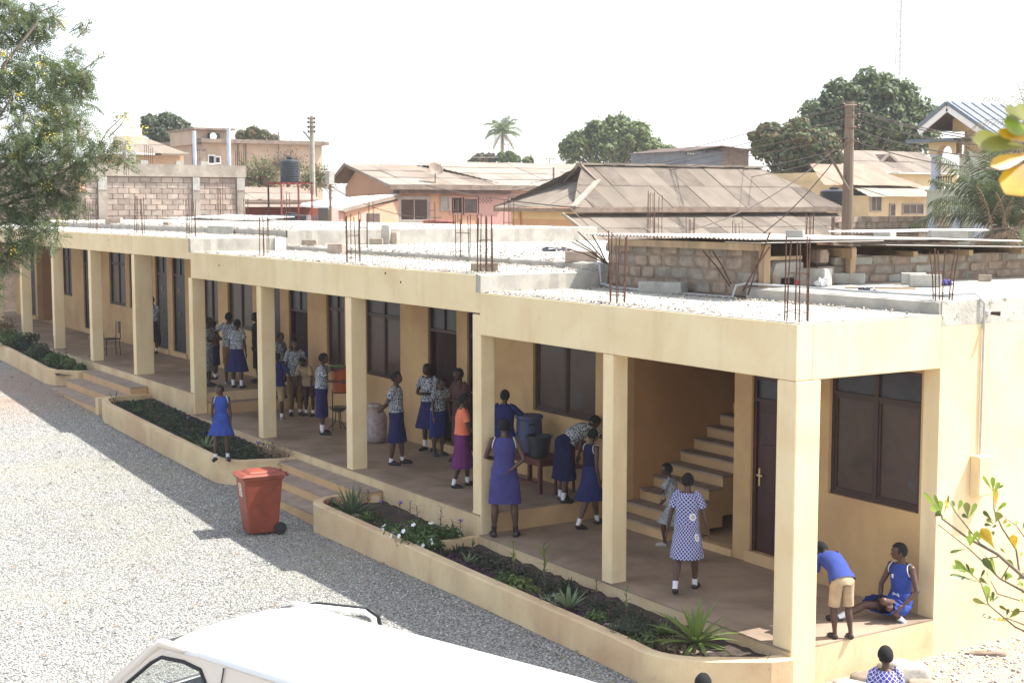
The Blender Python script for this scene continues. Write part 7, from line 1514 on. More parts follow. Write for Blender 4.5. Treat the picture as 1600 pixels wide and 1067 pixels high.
for s in (-1, 1):
    A0 = (-.88, s*.80, 1.10); A1 = (-.02, s*(VW-.13), 1.87)
    m = MB(); m.tube([A0, (-.45, s*.775, 1.50), (-.12, s*(VW-.125), 1.80), A1, (.3, s*(VW-.118), 1.885)], [.04,.04,.042,.045,.04], 8); m.build('front_pillar', M_VANB, van, smooth=True)
    def panel(x0, x1, z0=1.12, z1=1.88, name='side_panel', x0t=None):
        x0t = x0 if x0t is None else x0t; m = MB(); vs = []; nn = 6
        for i in range(nn+1):
            z = lerp(z0, z1, i/nn); xa = lerp(x0, x0t, i/nn); vs += [(xa, s*sidey(z), z), (x1, s*sidey(z), z), (xa, s*(sidey(z)-.05), z), (x1, s*(sidey(z)-.05), z)]
        fs = []
        for i in range(nn):
            a = 4*i; fs += [(a, a+1, a+5, a+4), (a+3, a+2, a+6, a+7), (a+1, a+3, a+7, a+5), (a+2, a, a+4, a+6)]
        m.add(vs, fs); return m.build(name, M_VANB, van, smooth=False)
    panel(.78, 1.02, name='door_pillar'); panel(1.85, 2.0, name='rear_pillar'); panel(2.85, 3.0, name='rear_pillar'); panel(3.72, 3.84, name='rear_pillar')
    for xa, xb in ((1.02, 1.85), (2.0, 2.85), (3.0, 3.72)):
        panel(xa, xb, 1.12, 1.20); panel(xa, xb, 1.75, 1.885, name='roof_rail')
        f = MB(); yy_ = lambda z: s*(sidey(z)-.012)
        for p_, q_ in (((xa+.03,1.22),(xb-.03,1.22)), ((xb-.03,1.22),(xb-.03,1.73)), ((xb-.03,1.73),(xa+.03,1.73)), ((xa+.03,1.73),(xa+.03,1.22))): f.tube([(p_[0], s*(sidey(p_[1])+.004), p_[1]), (q_[0], s*(sidey(q_[1])+.004), q_[1])], .018, 6)
        w = f.build('window', M_RUBB, van); MB().add([(xa, yy_(1.2), 1.2), (xb, yy_(1.2), 1.2), (xb, yy_(1.75), 1.75), (xa, yy_(1.75), 1.75)], [(0,1,2,3)]).build('pane', M_CARG, w)
    if s < 0:
        # near front door: solid panel round the open window
        OUT = [(-.98,1.10),(-.52,1.52),(-.15,1.84),(.0,1.865),(.3,1.88),(.6,1.88),(.81,1.88),(.81,1.12),(-.98,1.10)]; INN = [(-.72,1.15),(-.38,1.46),(-.10,1.695),(.02,1.765),(.30,1.785),(.52,1.765),(.66,1.62),(.68,1.15),(-.72,1.15)]
        m = MB(); vs = []
        for (xo, zo_), (xi, zi) in zip(OUT, INN): vs += [(xo, s*(sidey(zo_)+.006), zo_), (xi, s*(sidey(zi)+.006), zi), (xo, s*(sidey(zo_)-.04), zo_), (xi, s*(sidey(zi)-.04), zi)]
        fs = []
        for i in range(8): q = 4*i; fs += [(q, q+4, q+5, q+1), (q+2, q+3, q+7, q+6), (q+1, q+5, q+7, q+3), (q, q+2, q+6, q+4)]
        m.add(vs, fs); m.build('front_door', M_VANB, van, smooth=False)
        m = MB(); m.tube([(x_, s*(sidey(z_)+.010), z_) for x_, z_ in INN], .017, 6, cap=False); m.build('window_rubber', M_RUBB, van, smooth=True)
        m = MB(); m.tube([(.80, s*(sidey(1.8)+.008), 1.84), (.785, s*(sidey(1.45)+.008), 1.45), (.775, s*.862, 1.12), (.76, s*.862, .5)], .006, 5); m.build('door_seam', M_RUBB, van)
        m = MB(); m.obox((-.62, s*1.02, 1.24), (.10, .22, .24), .15, jit=.01); mr = m.build('wing_mirror', M_RUBB, van, bevel=.03); MB().tube([(-.60, s*.84, 1.18), (-.61, s*.96, 1.22)], .022, 6).build('mirror_arm', M_RUBB, mr)
        m = MB(); m.obox((-.555, s*1.02, 1.24), (.006, .17, .18), .15); m.build('mirror_glass', M_CHR, mr)
m = MB(); m.add([(-.88,-.77,1.12), (-.88,.77,1.12), (-.02,.69,1.86), (-.02,-.69,1.86)], [(0,1,2,3)]); m.build('windscreen', M_CARG, van); m = MB(); m.tube([(-.9,-.78,1.11), (-.97,0,1.115), (-.9,.78,1.11)], .02, 6); m.tube([(-.03,-.70,1.865), (-.055,0,1.87), (-.03,.70,1.865)], .014, 6); m.build('windscreen_rubber', M_RUBB, van)
m = MB(); m.add([(3.86,-.7,1.15), (3.86,.7,1.15), (3.84,.66,1.8), (3.84,-.66,1.8)], [(0,1,2,3)]); m.build('rear_window', M_CARG, van); MB().box(3.82, 3.86, -.72, .72, 1.8, 1.88).build('rear_header', M_VAN, van)
# far front door, ajar
D = MB(); hg = Vector((-.93, .87, 0)); an_ = math.radians(27); dd = Vector((math.cos(an_), math.sin(an_), 0)); P_ = lambda s_, z, o=0: hg+dd*s_+Vector((0,-o,z))
D.add([P_(0,.4), P_(1.35,.4), P_(1.38,1.14), P_(-.05,1.14), P_(0,.4,.05), P_(1.35,.4,.05), P_(1.38,1.14,.05), P_(-.05,1.14,.05)], [(0,3,2,1), (4,5,6,7), (0,1,5,4), (1,2,6,5), (2,3,7,6), (3,0,4,7)]); dr = D.build('front_door', M_VAN, van, bevel=.01)
f = MB(); f.tube([P_(-.05,1.14), P_(.30,1.44,.03), P_(.62,1.68,.07), P_(.80,1.72,.08), P_(1.28,1.70,.08), P_(1.36,1.64,.07), P_(1.385,1.14)], .028, 8); f.build('door_window_frame', M_VAN, dr, smooth=True)
f = MB(); f.tube([P_(.02,1.18,-.0), P_(.34,1.46,.01), P_(.62,1.705,.05), P_(.80,1.745,.06), P_(1.30,1.725,.06), P_(1.39,1.66,.05), P_(1.41,1.3)], .020, 6); f.build('window_rubber', M_RUBB, dr, smooth=True)
MB().add([P_(-.02,1.14,.02), P_(1.37,1.14,.02), P_(1.33,1.66,.08), P_(.66,1.66,.08)], [(0,1,2,3)]).build('pane', M_CARG, dr)
# inside
m = MB(); m.box(-.85, -.45, -.76, .76, .95, 1.13); m.build('dashboard', M_RUBB, van, bevel=.04); m = MB(); m.box(-.5, 3.7, -.74, .74, .30, .36); m.build('cabin_floor', M_RUBB, van)
rim = MB(); R_ = Matrix.Rotation(math.radians(-62), 3, 'Y'); c_ = Vector((-.28, -.38, 1.18)); rim.tube([c_+R_ @ Vector((.19*math.cos(a), .19*math.sin(a), 0)) for a in [2*PI*k/24 for k in range(25)]], .016, 8, cap=False); sw = rim.build('steering_wheel', M_TAN, van, smooth=True); MB().tube([c_, c_+R_ @ Vector((0,0,-.3))], .03, 8).build('steering_column', M_RUBB, sw)
for a in (0, 2.1, 4.2): MB().tube([c_, c_+R_ @ Vector((.18*math.cos(a), .18*math.sin(a), 0))], .012, 6).build('spoke', M_TAN, sw)
for x0 in (.25, 1.25, 2.1, 2.95):
    for y0 in ((-.42, .38) if x0 < 1 else (-.38, .35)):
        st_ = MB(); st_.obox((x0, y0, .62), (.48, .50, .14), jit=.0); so_ = st_.build('seat', M_SEAT, van, bevel=.04); bk = MB(); bk.obox((x0+.27, y0, .98), (.13, .48, .62), rot=Matrix.Rotation(.2, 3, 'Y')); bk.build('seat_back', M_SEAT, so_, bevel=.04); hd = MB(); hd.obox((x0+.36, y0, 1.38), (.09, .24, .17)); hd.build('head_rest', M_SEAT, so_, bevel=.03)
for x0 in (-.75, 2.95):
    for s in (-1, 1): m = MB(); m.tube([(x0, s*.68, .32), (x0, s*.70, .32), (x0, s*.85, .32), (x0, s*.87, .32)], [.26,.32,.32,.26], 28); w = m.build('wheel', M_TYRE, van); m = MB(); m.tube([(x0, s*.86, .32), (x0, s*.878, .32)], [.19,.17], 20); m.build('rim', M_CHR, w)
for s in (-1, 1): m = MB(); m.ball((-1.40, s*.58, .82), (.05,.15,.09), 12, 8); m.build('headlight', M_LAMP, van); MB().box(3.92, 3.95, s*.70-.08, s*.70+.08, .75, 1.05).build('tail_light', M_REDL, van)
MB().box(-1.52, -1.36, -.80, .80, .34, .56).build('bumper', M_RUBB, van, bevel=.03); m = MB(); m.box(-1.455, -1.42, -.40, .40, .72, .88); m.build('grille', M_RUBB, van)

# --- washing stations, furniture, sack, barrel
M_ORANGE = simple('orange_plastic', (.50,.11,.035), .45, .08, 4, bs=0); M_GREENP = simple('green_cloth', (.12,.28,.05), .8, .1, 8, bs=.2); M_BASIN = simple('steel_basin', (.42,.41,.40), .25, .1, 6, bs=0, metal=.9)
M_IRON = simple('black_iron', (.03,.025,.025), .6, .1, 6, bs=0)
def stand(name, label, c, h, r=.17, tilt=0.0, upper=None):
    t = thing(name, label, 'wash stand', c, 'wash stands with basins'); x, y, z = c
    for q in range(3): a = 2*PI*q/3+.4; MB().tube([(x+.05*math.cos(a), y+.05*math.sin(a), z+h*.95), (x+.07*math.cos(a), y+.07*math.sin(a), z+.18), (x+.24*math.cos(a), y+.24*math.sin(a), z+.005)], .011, 6).build('leg', M_IRON, t)
    m = MB(); m.tube([(x+(r+.005)*math.cos(a), y+(r+.005)*math.sin(a), z+h) for a in [2*PI*k/20 for k in range(21)]], .009, 6, cap=False); m.build('ring', M_IRON, t)
    bs = thing('wash_basin', 'shallow metal basin resting in the %s' % ('stand by the orange bucket' if upper else 'far tilted stand'), 'basin', (x, y, z+h)); m = MB(); R_ = Matrix.Rotation(tilt, 3, RT)
    pr = [(.07,-.075), (.12,-.06), (.165,-.01), (.185,.02), (.205,.024), (.205,.030), (.18,.028), (.158,-.004), (.115,-.05), (.0,-.066)]; nn = 24
    vs = [Vector((x, y, z+h))+R_ @ Vector((rr*math.cos(2*PI*k/nn), rr*math.sin(2*PI*k/nn), zz)) for rr, zz in pr for k in range(nn)]; m.add(vs, [(i*nn+k, i*nn+(k+1)%nn, (i+1)*nn+(k+1)%nn, (i+1)*nn+k) for i in range(len(pr)-1) for k in range(nn)]+[tuple(range(nn))[::-1]]); m.build('bowl', M_BASIN, bs, smooth=True)
    if upper:
        for q in (-1, 1): p_ = Vector((x+.10, y, z))+RT*q*.16; MB().tube([p_, p_+Vector((0,0,upper))], .011, 6).build('upright', M_IRON, t)
        m = MB(); m.tube([(x+.10+.17*math.cos(a), y+.17*math.sin(a), z+upper) for a in [2*PI*k/20 for k in range(21)]], .009, 6, cap=False); m.build('ring', M_IRON, t)
    return t
sb = PZ(529, 672, .8); stand('wash_stand', 'black iron wash stand holding the orange bucket beside the column', (sb.x, sb.y, .8), .46, upper=.80)
bk = thing('orange_bucket', 'orange plastic bucket with tap and green cloth on the wash stand', 'bucket', (sb.x+.10, sb.y, 1.60)); x, y, z = sb.x+.10, sb.y, 1.59
MB().lathe((x, y, z), [(.135, 0), (.15, .02), (.195, .50), (.21, .50), (.21, .53), (.19, .53), (.188, .50), (.01, .48)], 24).build('bucket_body', M_ORANGE, bk, smooth=False); m = MB(); m.tube([(x-.14, y-.06, z+.05), (x-.20, y-.08, z+.05), (x-.21, y-.085, z+.02)], .014, 8); m.build('tap', M_DKPLAST, bk)
MB().box(x-.17, x+.12, y-.12, y+.12, z+.53, z+.56).build('cloth', M_GREENP, bk, bevel=.012)
sb2 = PZ(146, 560, 1.268); stand('wash_stand', 'thin iron wash stand with a tilted basin before the far column', (sb2.x-.35, sb2.y+.2, 1.268), .55, tilt=.5)
ch = PZ(160, 556, 1.268); c_ = thing('chair', 'dark-backed metal chair partly behind the far column', 'chair', (ch.x, ch.y+.2, 1.268)); x, y, z = ch.x, ch.y+.25, 1.268
for sx, sy in ((-.2,-.2), (.2,-.2), (-.2,.2), (.2,.2)): MB().tube([(x+sx, y+sy, z), (x+sx*.9, y+sy*.9, z+.45)], .012, 6).build('leg', M_IRON, c_)
MB().box(x-.21, x+.21, y-.2, y+.2, z+.45, z+.48).build('seat', M_DKPLAST, c_, bevel=.008); MB().box(x+.02, x+.22, y+.19, y+.21, z+.62, z+.95).build('backrest', M_MAROON, c_, bevel=.006)
for sx in (-.18, .2): MB().tube([(x+sx, y+.2, z+.45), (x+sx, y+.21, z+.93)], .011, 6).build('back_post', M_IRON, c_)
for v in (0,): MB().tube([(x-.19,y-.19,z+.2), (x+.19,y-.19,z+.2)], .01, 6).build('stretcher', M_IRON, c_)
# sack
sp_ = PZ(586, 690, .8); sk_ = thing('woven_sack', 'full pale woven sack tied at the neck against the wall', 'sack', (sp_.x, sp_.y, .8)); M_SACK = simple('woven_sack', (.42,.36,.36), .8, .2, 14, c2=(.27,.20,.20), bs=.5, bscale=70)
m = MB(); vs = []; pr = [(.16,0), (.235,.04), (.26,.20), (.262,.36), (.245,.50), (.19,.60), (.13,.645), (.115,.66), (.15,.69), (.165,.73), (.10,.76), (.02,.75)]; nn = 28
for i, (r, h) in enumerate(pr):
    for k in range(nn): a = 2*PI*k/nn; q = 1+.05*math.sin(3*a+h*9)+.035*math.sin(9*a+h*20)*(1 if h > .5 else .5)+.02*math.sin(h*45); vs.append((sp_.x+r*q*math.cos(a), sp_.y+r*q*math.sin(a)*.92, .8+h))
m.add(vs, [(i*nn+k, i*nn+(k+1)%nn, (i+1)*nn+(k+1)%nn, (i+1)*nn+k) for i in range(len(pr)-1) for k in range(nn)]+[tuple(range(nn))[::-1]]); m.build('sack_body', M_SACK, sk_, smooth=True); m = MB(); m.tube([(sp_.x+.125*math.cos(a), sp_.y+.115*math.sin(a), .8+.655) for a in [2*PI*k/14 for k in range(15)]], .012, 6, cap=False); m.build('tie', M_WOOD, sk_)
# table, barrel, buckets
tb = thing('wooden_table', 'low dark red wooden table against the wall under the window', 'table', (-7.95, 1.85, .8)); tz = 1.36
MB().box(-8.5, -7.38, 1.55, 2.12, tz-.03, tz).build('table_top', M_MAROONT := simple('red_brown_wood', (.13,.035,.03), .5, .2, 6, bs=.1), tb, bevel=.006); MB().box(-8.44, -7.44, 1.60, 2.07, tz-.12, tz-.031).build('apron', M_MAROONT, tb)
for x in (-8.42, -7.46):
    for y in (1.62, 2.05): MB().box(x-.03, x+.03, y-.03, y+.03, .8, tz-.121).build('leg', M_MAROONT, tb)
MB().box(-8.39, -7.49, 1.60, 1.64, .93, .97).build('stretcher', M_MAROONT, tb)
ch2 = thing('wooden_chair', 'dark red wooden chair back just right of the barrel', 'chair', (-7.1, 2.0, .8)); 
for x in (-7.28, -6.98):
    for y in (1.8, 2.15): MB().box(x-.018, x+.018, y-.018, y+.018, .8, 1.25 if y < 2 else 1.68).build('leg', M_MAROONT, ch2)
MB().box(-7.31, -6.95, 1.77, 2.18, 1.25, 1.28).build('seat', M_MAROONT, ch2); MB().box(-7.26, -7.0, 2.14, 2.165, 1.5, 1.66).build('backrest', M_MAROONT, ch2)
M_BARREL = simple('slate_blue_plastic', (.065,.075,.16), .5, .15, 3, bs=.05)
br = thing('blue_barrel', 'slate blue plastic water barrel with lid standing on the table', 'barrel', (-8.12, 1.84, tz)); c_ = (-8.12, 1.84, tz)
MB().lathe(c_, [(.17,0), (.19,.02), (.215,.18), (.222,.30), (.222,.32), (.215,.34), (.21,.52), (.20,.54), (.205,.545), (.205,.555), (.2,.56)], 28).build('barrel_body', M_BARREL, br); MB().lathe((c_[0], c_[1], tz+.562), [(.222,0), (.228,.015), (.228,.05), (.21,.06), (.19,.045), (.01,.045)], 28).build('lid', M_BARREL, br); m = MB(); m.tube([(c_[0]+.20, c_[1]-.12, tz+.47), (c_[0]+.24, c_[1]-.15, tz+.50), (c_[0]+.20, c_[1]-.02, tz+.49)], .010, 6); m.build('handle', M_DKPLAST, br)
def bucket(label, c, s, mat, tl=0.0):
    t = thing('bucket', label, 'bucket', c); m = MB(); m.lathe(c, [(.11*s,0), (.12*s,.01*s), (.16*s,.27*s), (.175*s,.27*s), (.175*s,.29*s), (.158*s,.29*s), (.155*s,.26*s), (.11*s,.03*s), (.01,.03*s)], 24); m.build('bucket_body', mat, t)
    m = MB(); m.tube([Vector(c)+Vector((.17*s*math.cos(a), .17*s*math.sin(a)*.4-.10*s, .27*s+.0)) for a in [PI*k/10+PI for k in range(11)]], .006, 5); m.build('handle', M_DKPLAST, t)
bucket('black plastic bucket on the table in front of the bending girl', (-7.66, 1.74, tz), 1.22, M_DKPLAST)
def boulder(label, loc, size, rz, mat, seed):
    rr = random.Random(seed); m = MB(); m.ball((0,0,0), (1,1,1), 18, 12); ph = [(rr.uniform(-2,2), rr.uniform(-2,2), rr.uniform(-2,2), rr.uniform(0,6)) for _ in range(7)]; vs = []
    for v in m.v:
        p = V3(v); q = V3([abs(c)**.72*(1 if c > 0 else -1) for c in p]); k = 1+sum(.045*math.sin(a*p.x*2+b*p.y*2+c*p.z*2+d) for a, b, c, d in ph); vs.append((q.x*k*size[0]/2, q.y*k*size[1]/2, q.z*k*size[2]/2))
    m.v = vs; o = m.build('boulder', mat, smooth=True); o.location = (loc[0], loc[1], loc[2]+size[2]*.42); o.rotation_euler = (rr.uniform(-.1,.1), rr.uniform(-.1,.1), rz); tag(o, label, 'boulder', 'stones by the veranda end')
# boulders near the end wall and the planter
for (u, v, z, sz, rz, lab, mt) in ((1350, 1052, .05, (.46,.26,.15), .6, 'flat tan stone slab left of the child at the bottom', M_STONE), (1372, 1036, .05, (.42,.30,.24), 1.2, 'grey rounded boulder behind the head of the child', M_CONC), (1417, 1052, .05, (.46,.34,.22), .9, 'speckled boulder right of the child at the bottom', M_CONC), (1338, 1068, .05, (.5,.3,.12), .2, 'broken slab at the bottom edge left of the stones', M_BLOCKG), (1440, 1062, .05, (.3,.24,.1), 1.2, 'small stone right of the speckled boulder', M_STONE), (1498, 1000, .05, (.5,.14,.06), .75, 'thin broken brick strip at the foot of the end wall', M_MORTAR)):
    q = PZ(u, v, .12); boulder(lab, (max(q.x, .30), q.y, .03), sz, rz, mt, int(u))
stones('dirt_stones', 5200, (.05, 3.8, .2, 9), .010, .030, M_STONES, 'loose pale gravel and grit beside the sunlit end wall')

# ================================================================== PLANTS IN THE BEDS
M_AG = leaf_mat('agave_green', [(.05,.085,.04),(.09,.13,.065),(.22,.26,.16)], .12, .4); M_AGV = leaf_mat('variegated_green', [(.35,.40,.26),(.13,.19,.08),(.42,.45,.32)], .15, .4); M_YUC = leaf_mat('yucca_green', [(.09,.15,.035),(.15,.22,.055),(.30,.34,.11)], .25, .4)
M_PURL = leaf_mat('purple_leaf', [(.07,.022,.06),(.12,.04,.09),(.10,.07,.10)], .15); M_DKG = leaf_mat('deep_green', [(.018,.030,.018),(.03,.05,.028),(.05,.075,.04)], .15); M_SHRUB = leaf_mat('shrub_green', [(.045,.085,.028),(.08,.14,.045),(.13,.19,.06)], .3)
M_WF = simple('white_petal', (.80,.80,.80), .6, .03, 5, bs=0); M_PF = simple('violet_petal', (.22,.13,.55), .6, .05, 5, bs=0); M_RF = simple('red_petal', (.55,.05,.04), .6, .05, 5, bs=0); M_RSTK = simple('red_stem', (.12,.05,.04), .8, .1, 5, bs=0)
def blade(m, base, d, L, w, droop, fold=.25, seg=5):
    d = nz(d); p = Vector(base); s = d.cross(V3((0,0,1))); s = s.normalized() if s.length > .1 else V3((1,0,0)); vs = []
    for i in range(seg+1):
        f = i/seg; ww = w*(.55+.45*math.sin(PI*min(1, f*1.3)) if f < .6 else (1-f)/.4*.95+.02)*.5; n = s.cross(d).normalized()
        vs += [p-s*ww+n*ww*fold, p, p+s*ww+n*ww*fold]; d = (d+V3((0,0,-droop/seg))).normalized(); p = p+d*L/seg
    fs = []
    for i in range(seg): a = 3*i; fs += [(a, a+1, a+4, a+3), (a+1, a+2, a+5, a+4)]
    m.add(vs, fs)
def rosette(name, label, cat, pos, n, L, w, droop, mats, e0=.15, e1=1.35, parts=True, group='plants in the veranda beds', stem=0.0):
    t = thing(name, label, cat, pos, group); p = Vector(pos)+V3((0,0,stem))
    if stem > 0: MB().tube([pos, p], [.03, .028], 8).build('stem', M_BARK, t)
    mm = None if parts else MB()
    for i in range(n):
        a = i*2.399+random.uniform(-.15,.15); e = lerp(e1, e0, i/n)+random.uniform(-.12,.12); d = (math.cos(a)*math.cos(e), math.sin(a)*math.cos(e), math.sin(e)); m = MB() if parts else mm
        blade(m, p+V3((math.cos(a)*.02, math.sin(a)*.02, .01)), d, L*random.uniform(.75, 1.1), w, droop*random.uniform(.6, 1.3))
        if parts: m.build('leaf', mats[i % len(mats)], t, smooth=True)
    if not parts: mm.build('leaves', mats[0], t, smooth=True)
    return t
def bpos(u, v, zs):
    p = PZ(u, v, zs({True: -5., False: -17.}[zs is zs3] if zs is not zs1 else -31.))
    for _ in range(8): q = PZ(u, v, zs(p.x)); p = p*.5+q*.5
    lo = -1.12 if zs is zs2 else -.90
    if zs is zs3 and p.x > -1.1: lo = -.55
    y = max(lo, min(-.10, p.y))
    if y != p.y: p = PY(u, v, y)
    return (p.x, y, zs(p.x)-.01)
B3, B2, B1 = zs3, zs2, zs1
rosette('agave', 'large spiky agave with striped leaves at the rounded planter end', 'agave', bpos(549, 803, B3), 84, .54, .028, .25, [M_AG, M_AG, M_AGV], .05, 1.45)
rosette('dracaena', 'big broad-leaved strappy plant near the corner column', 'plant', bpos(1087, 1030, B3), 34, .60, .055, .7, [M_YUC], .05, 1.4, stem=.10)
rosette('variegated_agave', 'cream-edged spiky agave in the middle of the near bed', 'agave', bpos(888, 970, B3), 24, .34, .040, .25, [M_AGV], .25, 1.4, stem=.05)
rosette('spider_plant', 'pale green tufted spider plant near the divider', 'plant', bpos(732, 880, B3), 22, .22, .018, 1.0, [M_AGV], .3, 1.4, parts=False)
rosette('dark_rosette', 'dark rosette plant directly beside the planter divider', 'plant', bpos(716, 868, B3), 22, .20, .028, .3, [M_DKG], .2, 1.3, parts=False)
rosette('dark_rosette', 'second dark rosette plant left of the white cement edge', 'plant', bpos(690, 872, B3), 18, .17, .026, .3, [M_DKG], .2, 1.3, parts=False)
rosette('dark_rosette', 'dark spiky rosette behind the cream-edged agave', 'plant', bpos(886, 928, B3), 30, .26, .03, .2, [M_DKG], .2, 1.4, parts=False)
rosette('dark_rosette', 'small dark grass-like rosette against the corner column foot', 'plant', bpos(1192, 1040, B3), 20, .20, .016, .6, [M_DKG], .2, 1.2, parts=False)
rosette('yellow_rosette', 'small yellow-green plant above the stone in the near bed', 'plant', bpos(1036, 1000, B3), 30, .13, .04, .4, [M_YUC], .1, 1.5, parts=False, stem=.08)
rosette('light_rosette', 'small bright green plant right of the big agave', 'plant', bpos(573, 822, B3), 20, .15, .03, .4, [M_YUC], .2, 1.5, parts=False, stem=.05)
rosette('striped_agave', 'white-striped agave on the bed behind the standing girl', 'agave', bpos(322, 702, B2), 22, .42, .035, .5, [M_AGV], .05, 1.2)
rosette('spiky_plant', 'few long dark blades at the left end of the middle bed', 'plant', bpos(180, 628, B2), 7, .35, .02, .4, [M_DKG], .6, 1.4)
def bush(name, label, pos, r, n, s, mat, flowers=None, group='plants in the veranda beds', flat=.7, nf=14, fs=.03, each=True):
    t = thing(name, label, 'shrub', pos, group); c = np.array(pos)+np.array([0, 0, r*flat*.7]); lob = [(tuple(c), (r, r, r*flat))]+[(tuple(c+RNG.normal(0, r*.45, 3)*np.array([1,1,.5])), (r*.5, r*.5, r*.4)) for _ in range(4)]
    m = MB()
    for k in range(7): q = Vector(pos)+V3((random.uniform(-.5,.5)*r, random.uniform(-.5,.5)*r, r*flat)); m.tube([pos, q], [.012, .005], 5)
    m.build('stems', M_TWIG, t); P, N = crown_points(lob, n, .4); V, F = leaf_quads(P, N, RNG.uniform(.6, 1.2, n)*s, .42); npmesh('foliage', V, F, mat, t)
    if flowers:
        for k in range(nf):
            d = nz((random.gauss(0, 1), random.gauss(0, 1)-.5, random.uniform(.1, 1.2))); q = Vector(lob[0][0])+V3((d.x*r, d.y*r, d.z*r*flat))*1.05; m = MB(); u_ = (d+V3((0,-.4,.3))).normalized(); x = u_.orthogonal().normalized(); y = u_.cross(x)
            for j in range(5):
                a = 2*PI*j/5; e = x*math.cos(a)+y*math.sin(a); g = x*math.cos(a+1.57)+y*math.sin(a+1.57); m.add([q, q+e*fs*.6+g*fs*.38, q+e*fs+u_*.004, q+e*fs*.6-g*fs*.38], [(0,1,2,3)])
            m.build('flower', flowers, t)
    return t
bush('flowering_shrub', 'leafy periwinkle shrub covered in white flowers', bpos(650, 855, B3), .36, 1500, .035, M_SHRUB, M_WF, nf=12, fs=.042)
bush('flowering_shrub', 'smaller white-flowered periwinkle beside the divider', bpos(698, 848, B3), .24, 800, .035, M_SHRUB, M_WF, nf=8, fs=.038)
bush('flowering_shrub', 'thin white-flowered sprig left of the main periwinkle', bpos(612, 836, B3), .16, 350, .03, M_SHRUB, M_WF, nf=5, fs=.036)
bush('flowering_shrub', 'low white-flowered clump at the front edge of the bed', bpos(672, 862, B3), .20, 600, .034, M_SHRUB, M_WF, nf=9, fs=.038)
bush('green_bush', 'bright leafy clump right of the slim sapling', bpos(815, 925, B3), .18, 420, .035, M_YUC); bush('green_bush', 'pale green clump left of the cream-edged agave', bpos(862, 950, B3), .14, 300, .03, M_AGV)
bush('fern_bush', 'feathery grey-green bush in the near bed', bpos(982, 1008, B3), .23, 1500, .018, M_LF_GREY)
bush('red_flowered_plant', 'low green plant with small red flowers under the agave', bpos(522, 806, B3), .18, 500, .02, M_DKG, M_RF, nf=6, fs=.022, flat=.4)
bush('green_bush', 'mid green weed in the middle of the near bed', bpos(790, 915, B3), .17, 380, .03, M_SHRUB); bush('green_bush', 'low bright weed before the small agave group', bpos(832, 950, B3), .13, 250, .035, M_LF_YG); bush('green_bush', 'leafy weed on the near bed behind the bush', bpos(930, 975, B3), .15, 300, .04, M_SHRUB)
bush('green_bush', 'leafy weed right of the fern bush', bpos(1008, 1020, B3), .15, 260, .04, M_LF_MID)
for i, (u, v, r, mt, lb) in enumerate(((15,560,.55,M_SHRUB,'green bush at the left edge in the far bed'), (62,560,.42,M_LF_GREY,'grey-green bush in the far bed before the second column'), (88,575,.40,M_SHRUB,'dense green bush in the far bed'), (108,578,.3,M_LF_MID,'low bush by the far steps'), (2,530,.7,M_LF_RED,'reddish twiggy bush at the far left edge'), (40,545,.45,M_DKG,'dark bush at the far left bed'), (125,582,.22,M_SHRUB,'small green tuft at the end of the far bed'))):
    bush('bed_bush', lb, bpos(u, v, B1), r*.75, 700, .05, mt, flat=.9)
for u, v, z_, r, mt, lb in ((215,645,B2,.16,M_SHRUB,'small green weed left in the middle bed'), (262,668,B2,.18,M_LF_GREY,'sparse weed in the middle bed'), (380,714,B2,.2,M_DKG,'dark low plant right end of the middle bed'), (290,690,B2,.15,M_SHRUB,'tiny green weed before the striped agave')): bush('weed', lb, bpos(u, v, z_), r, 220, .03, mt, flat=.5)
def stalk(name, label, pos, h, n, L, mat, flower=None, lean=(0,0), w=.03, stemm=M_RSTK, group='tall stalk plants in the beds', e=(.1,.9)):
    t = thing(name, label, 'plant', pos, group); p0 = Vector(pos); top = p0+V3((lean[0], lean[1], h)); MB().tube([p0, (p0+top)/2+V3((.01,-.01,0)), top], [.008, .006, .004], 5).build('stem', stemm, t); m = MB()
    for i in range(n): f = .3+.7*(i+1)/n; a = i*2.4; el = random.uniform(*e); blade(m, p0.lerp(top, f), (math.cos(a)*math.cos(el), math.sin(a)*math.cos(el), math.sin(el)), L*random.uniform(.7, 1.1), w, .5, seg=3)
    m.build('leaves', mat, t)
    if flower: m = MB(); [m.ball(top+V3((random.uniform(-.03,.03), random.uniform(-.03,.03), random.uniform(-.01,.03))), (.016,.016,.012), 6, 4) for _ in range(5)]; m.build('flower_head', flower, t)
    return t
for (u, v, h, z_, fl, lb) in ((598,812,.30,B3,M_PF,'slim stalk with violet flower left of the white flowers'), (622,818,.34,B3,M_PF,'stalk with two violet flowers behind the white flowers'), (641,822,.42,B3,None,'dark red-leaved stalk behind the periwinkle'), (655,828,.40,B3,None,'tallest dark red-leaved stalk behind the periwinkle'), (688,838,.46,B3,None,'thin reddish stalk near the divider'), (718,848,.36,B3,M_PF,'stalk with violet flower next to the column base'), (705,844,.3,B3,None,'short reddish stalk near the divider'),
    (575,795,.32,B3,None,'reddish grass stalk behind the big agave'), (562,785,.28,B3,None,'dry reddish stalk right behind the big agave'), (240,655,.36,B2,None,'thin dry stalk in the middle bed'), (228,648,.26,B2,None,'short dry stalk in the middle bed'), (292,680,.38,B2,M_PF,'stalk with grey-violet flower below the first step column'), (402,716,.30,B2,M_PF,'stalk with violet flower before the slim column'), (60,565,.5,B1,None,'red-leaved stalk in the far bed'), (85,560,.65,B1,None,'tall bare stalk before the second column'), (104,570,.45,B1,None,'thin red stalk by the far steps')):
    stalk('stalk_plant', lb, bpos(u, v, z_), h, 13, .09, M_PURL if not (u in (240, 228)) else M_LF_DRY, fl, (random.uniform(-.05,.05), random.uniform(-.05,.05)), .018)
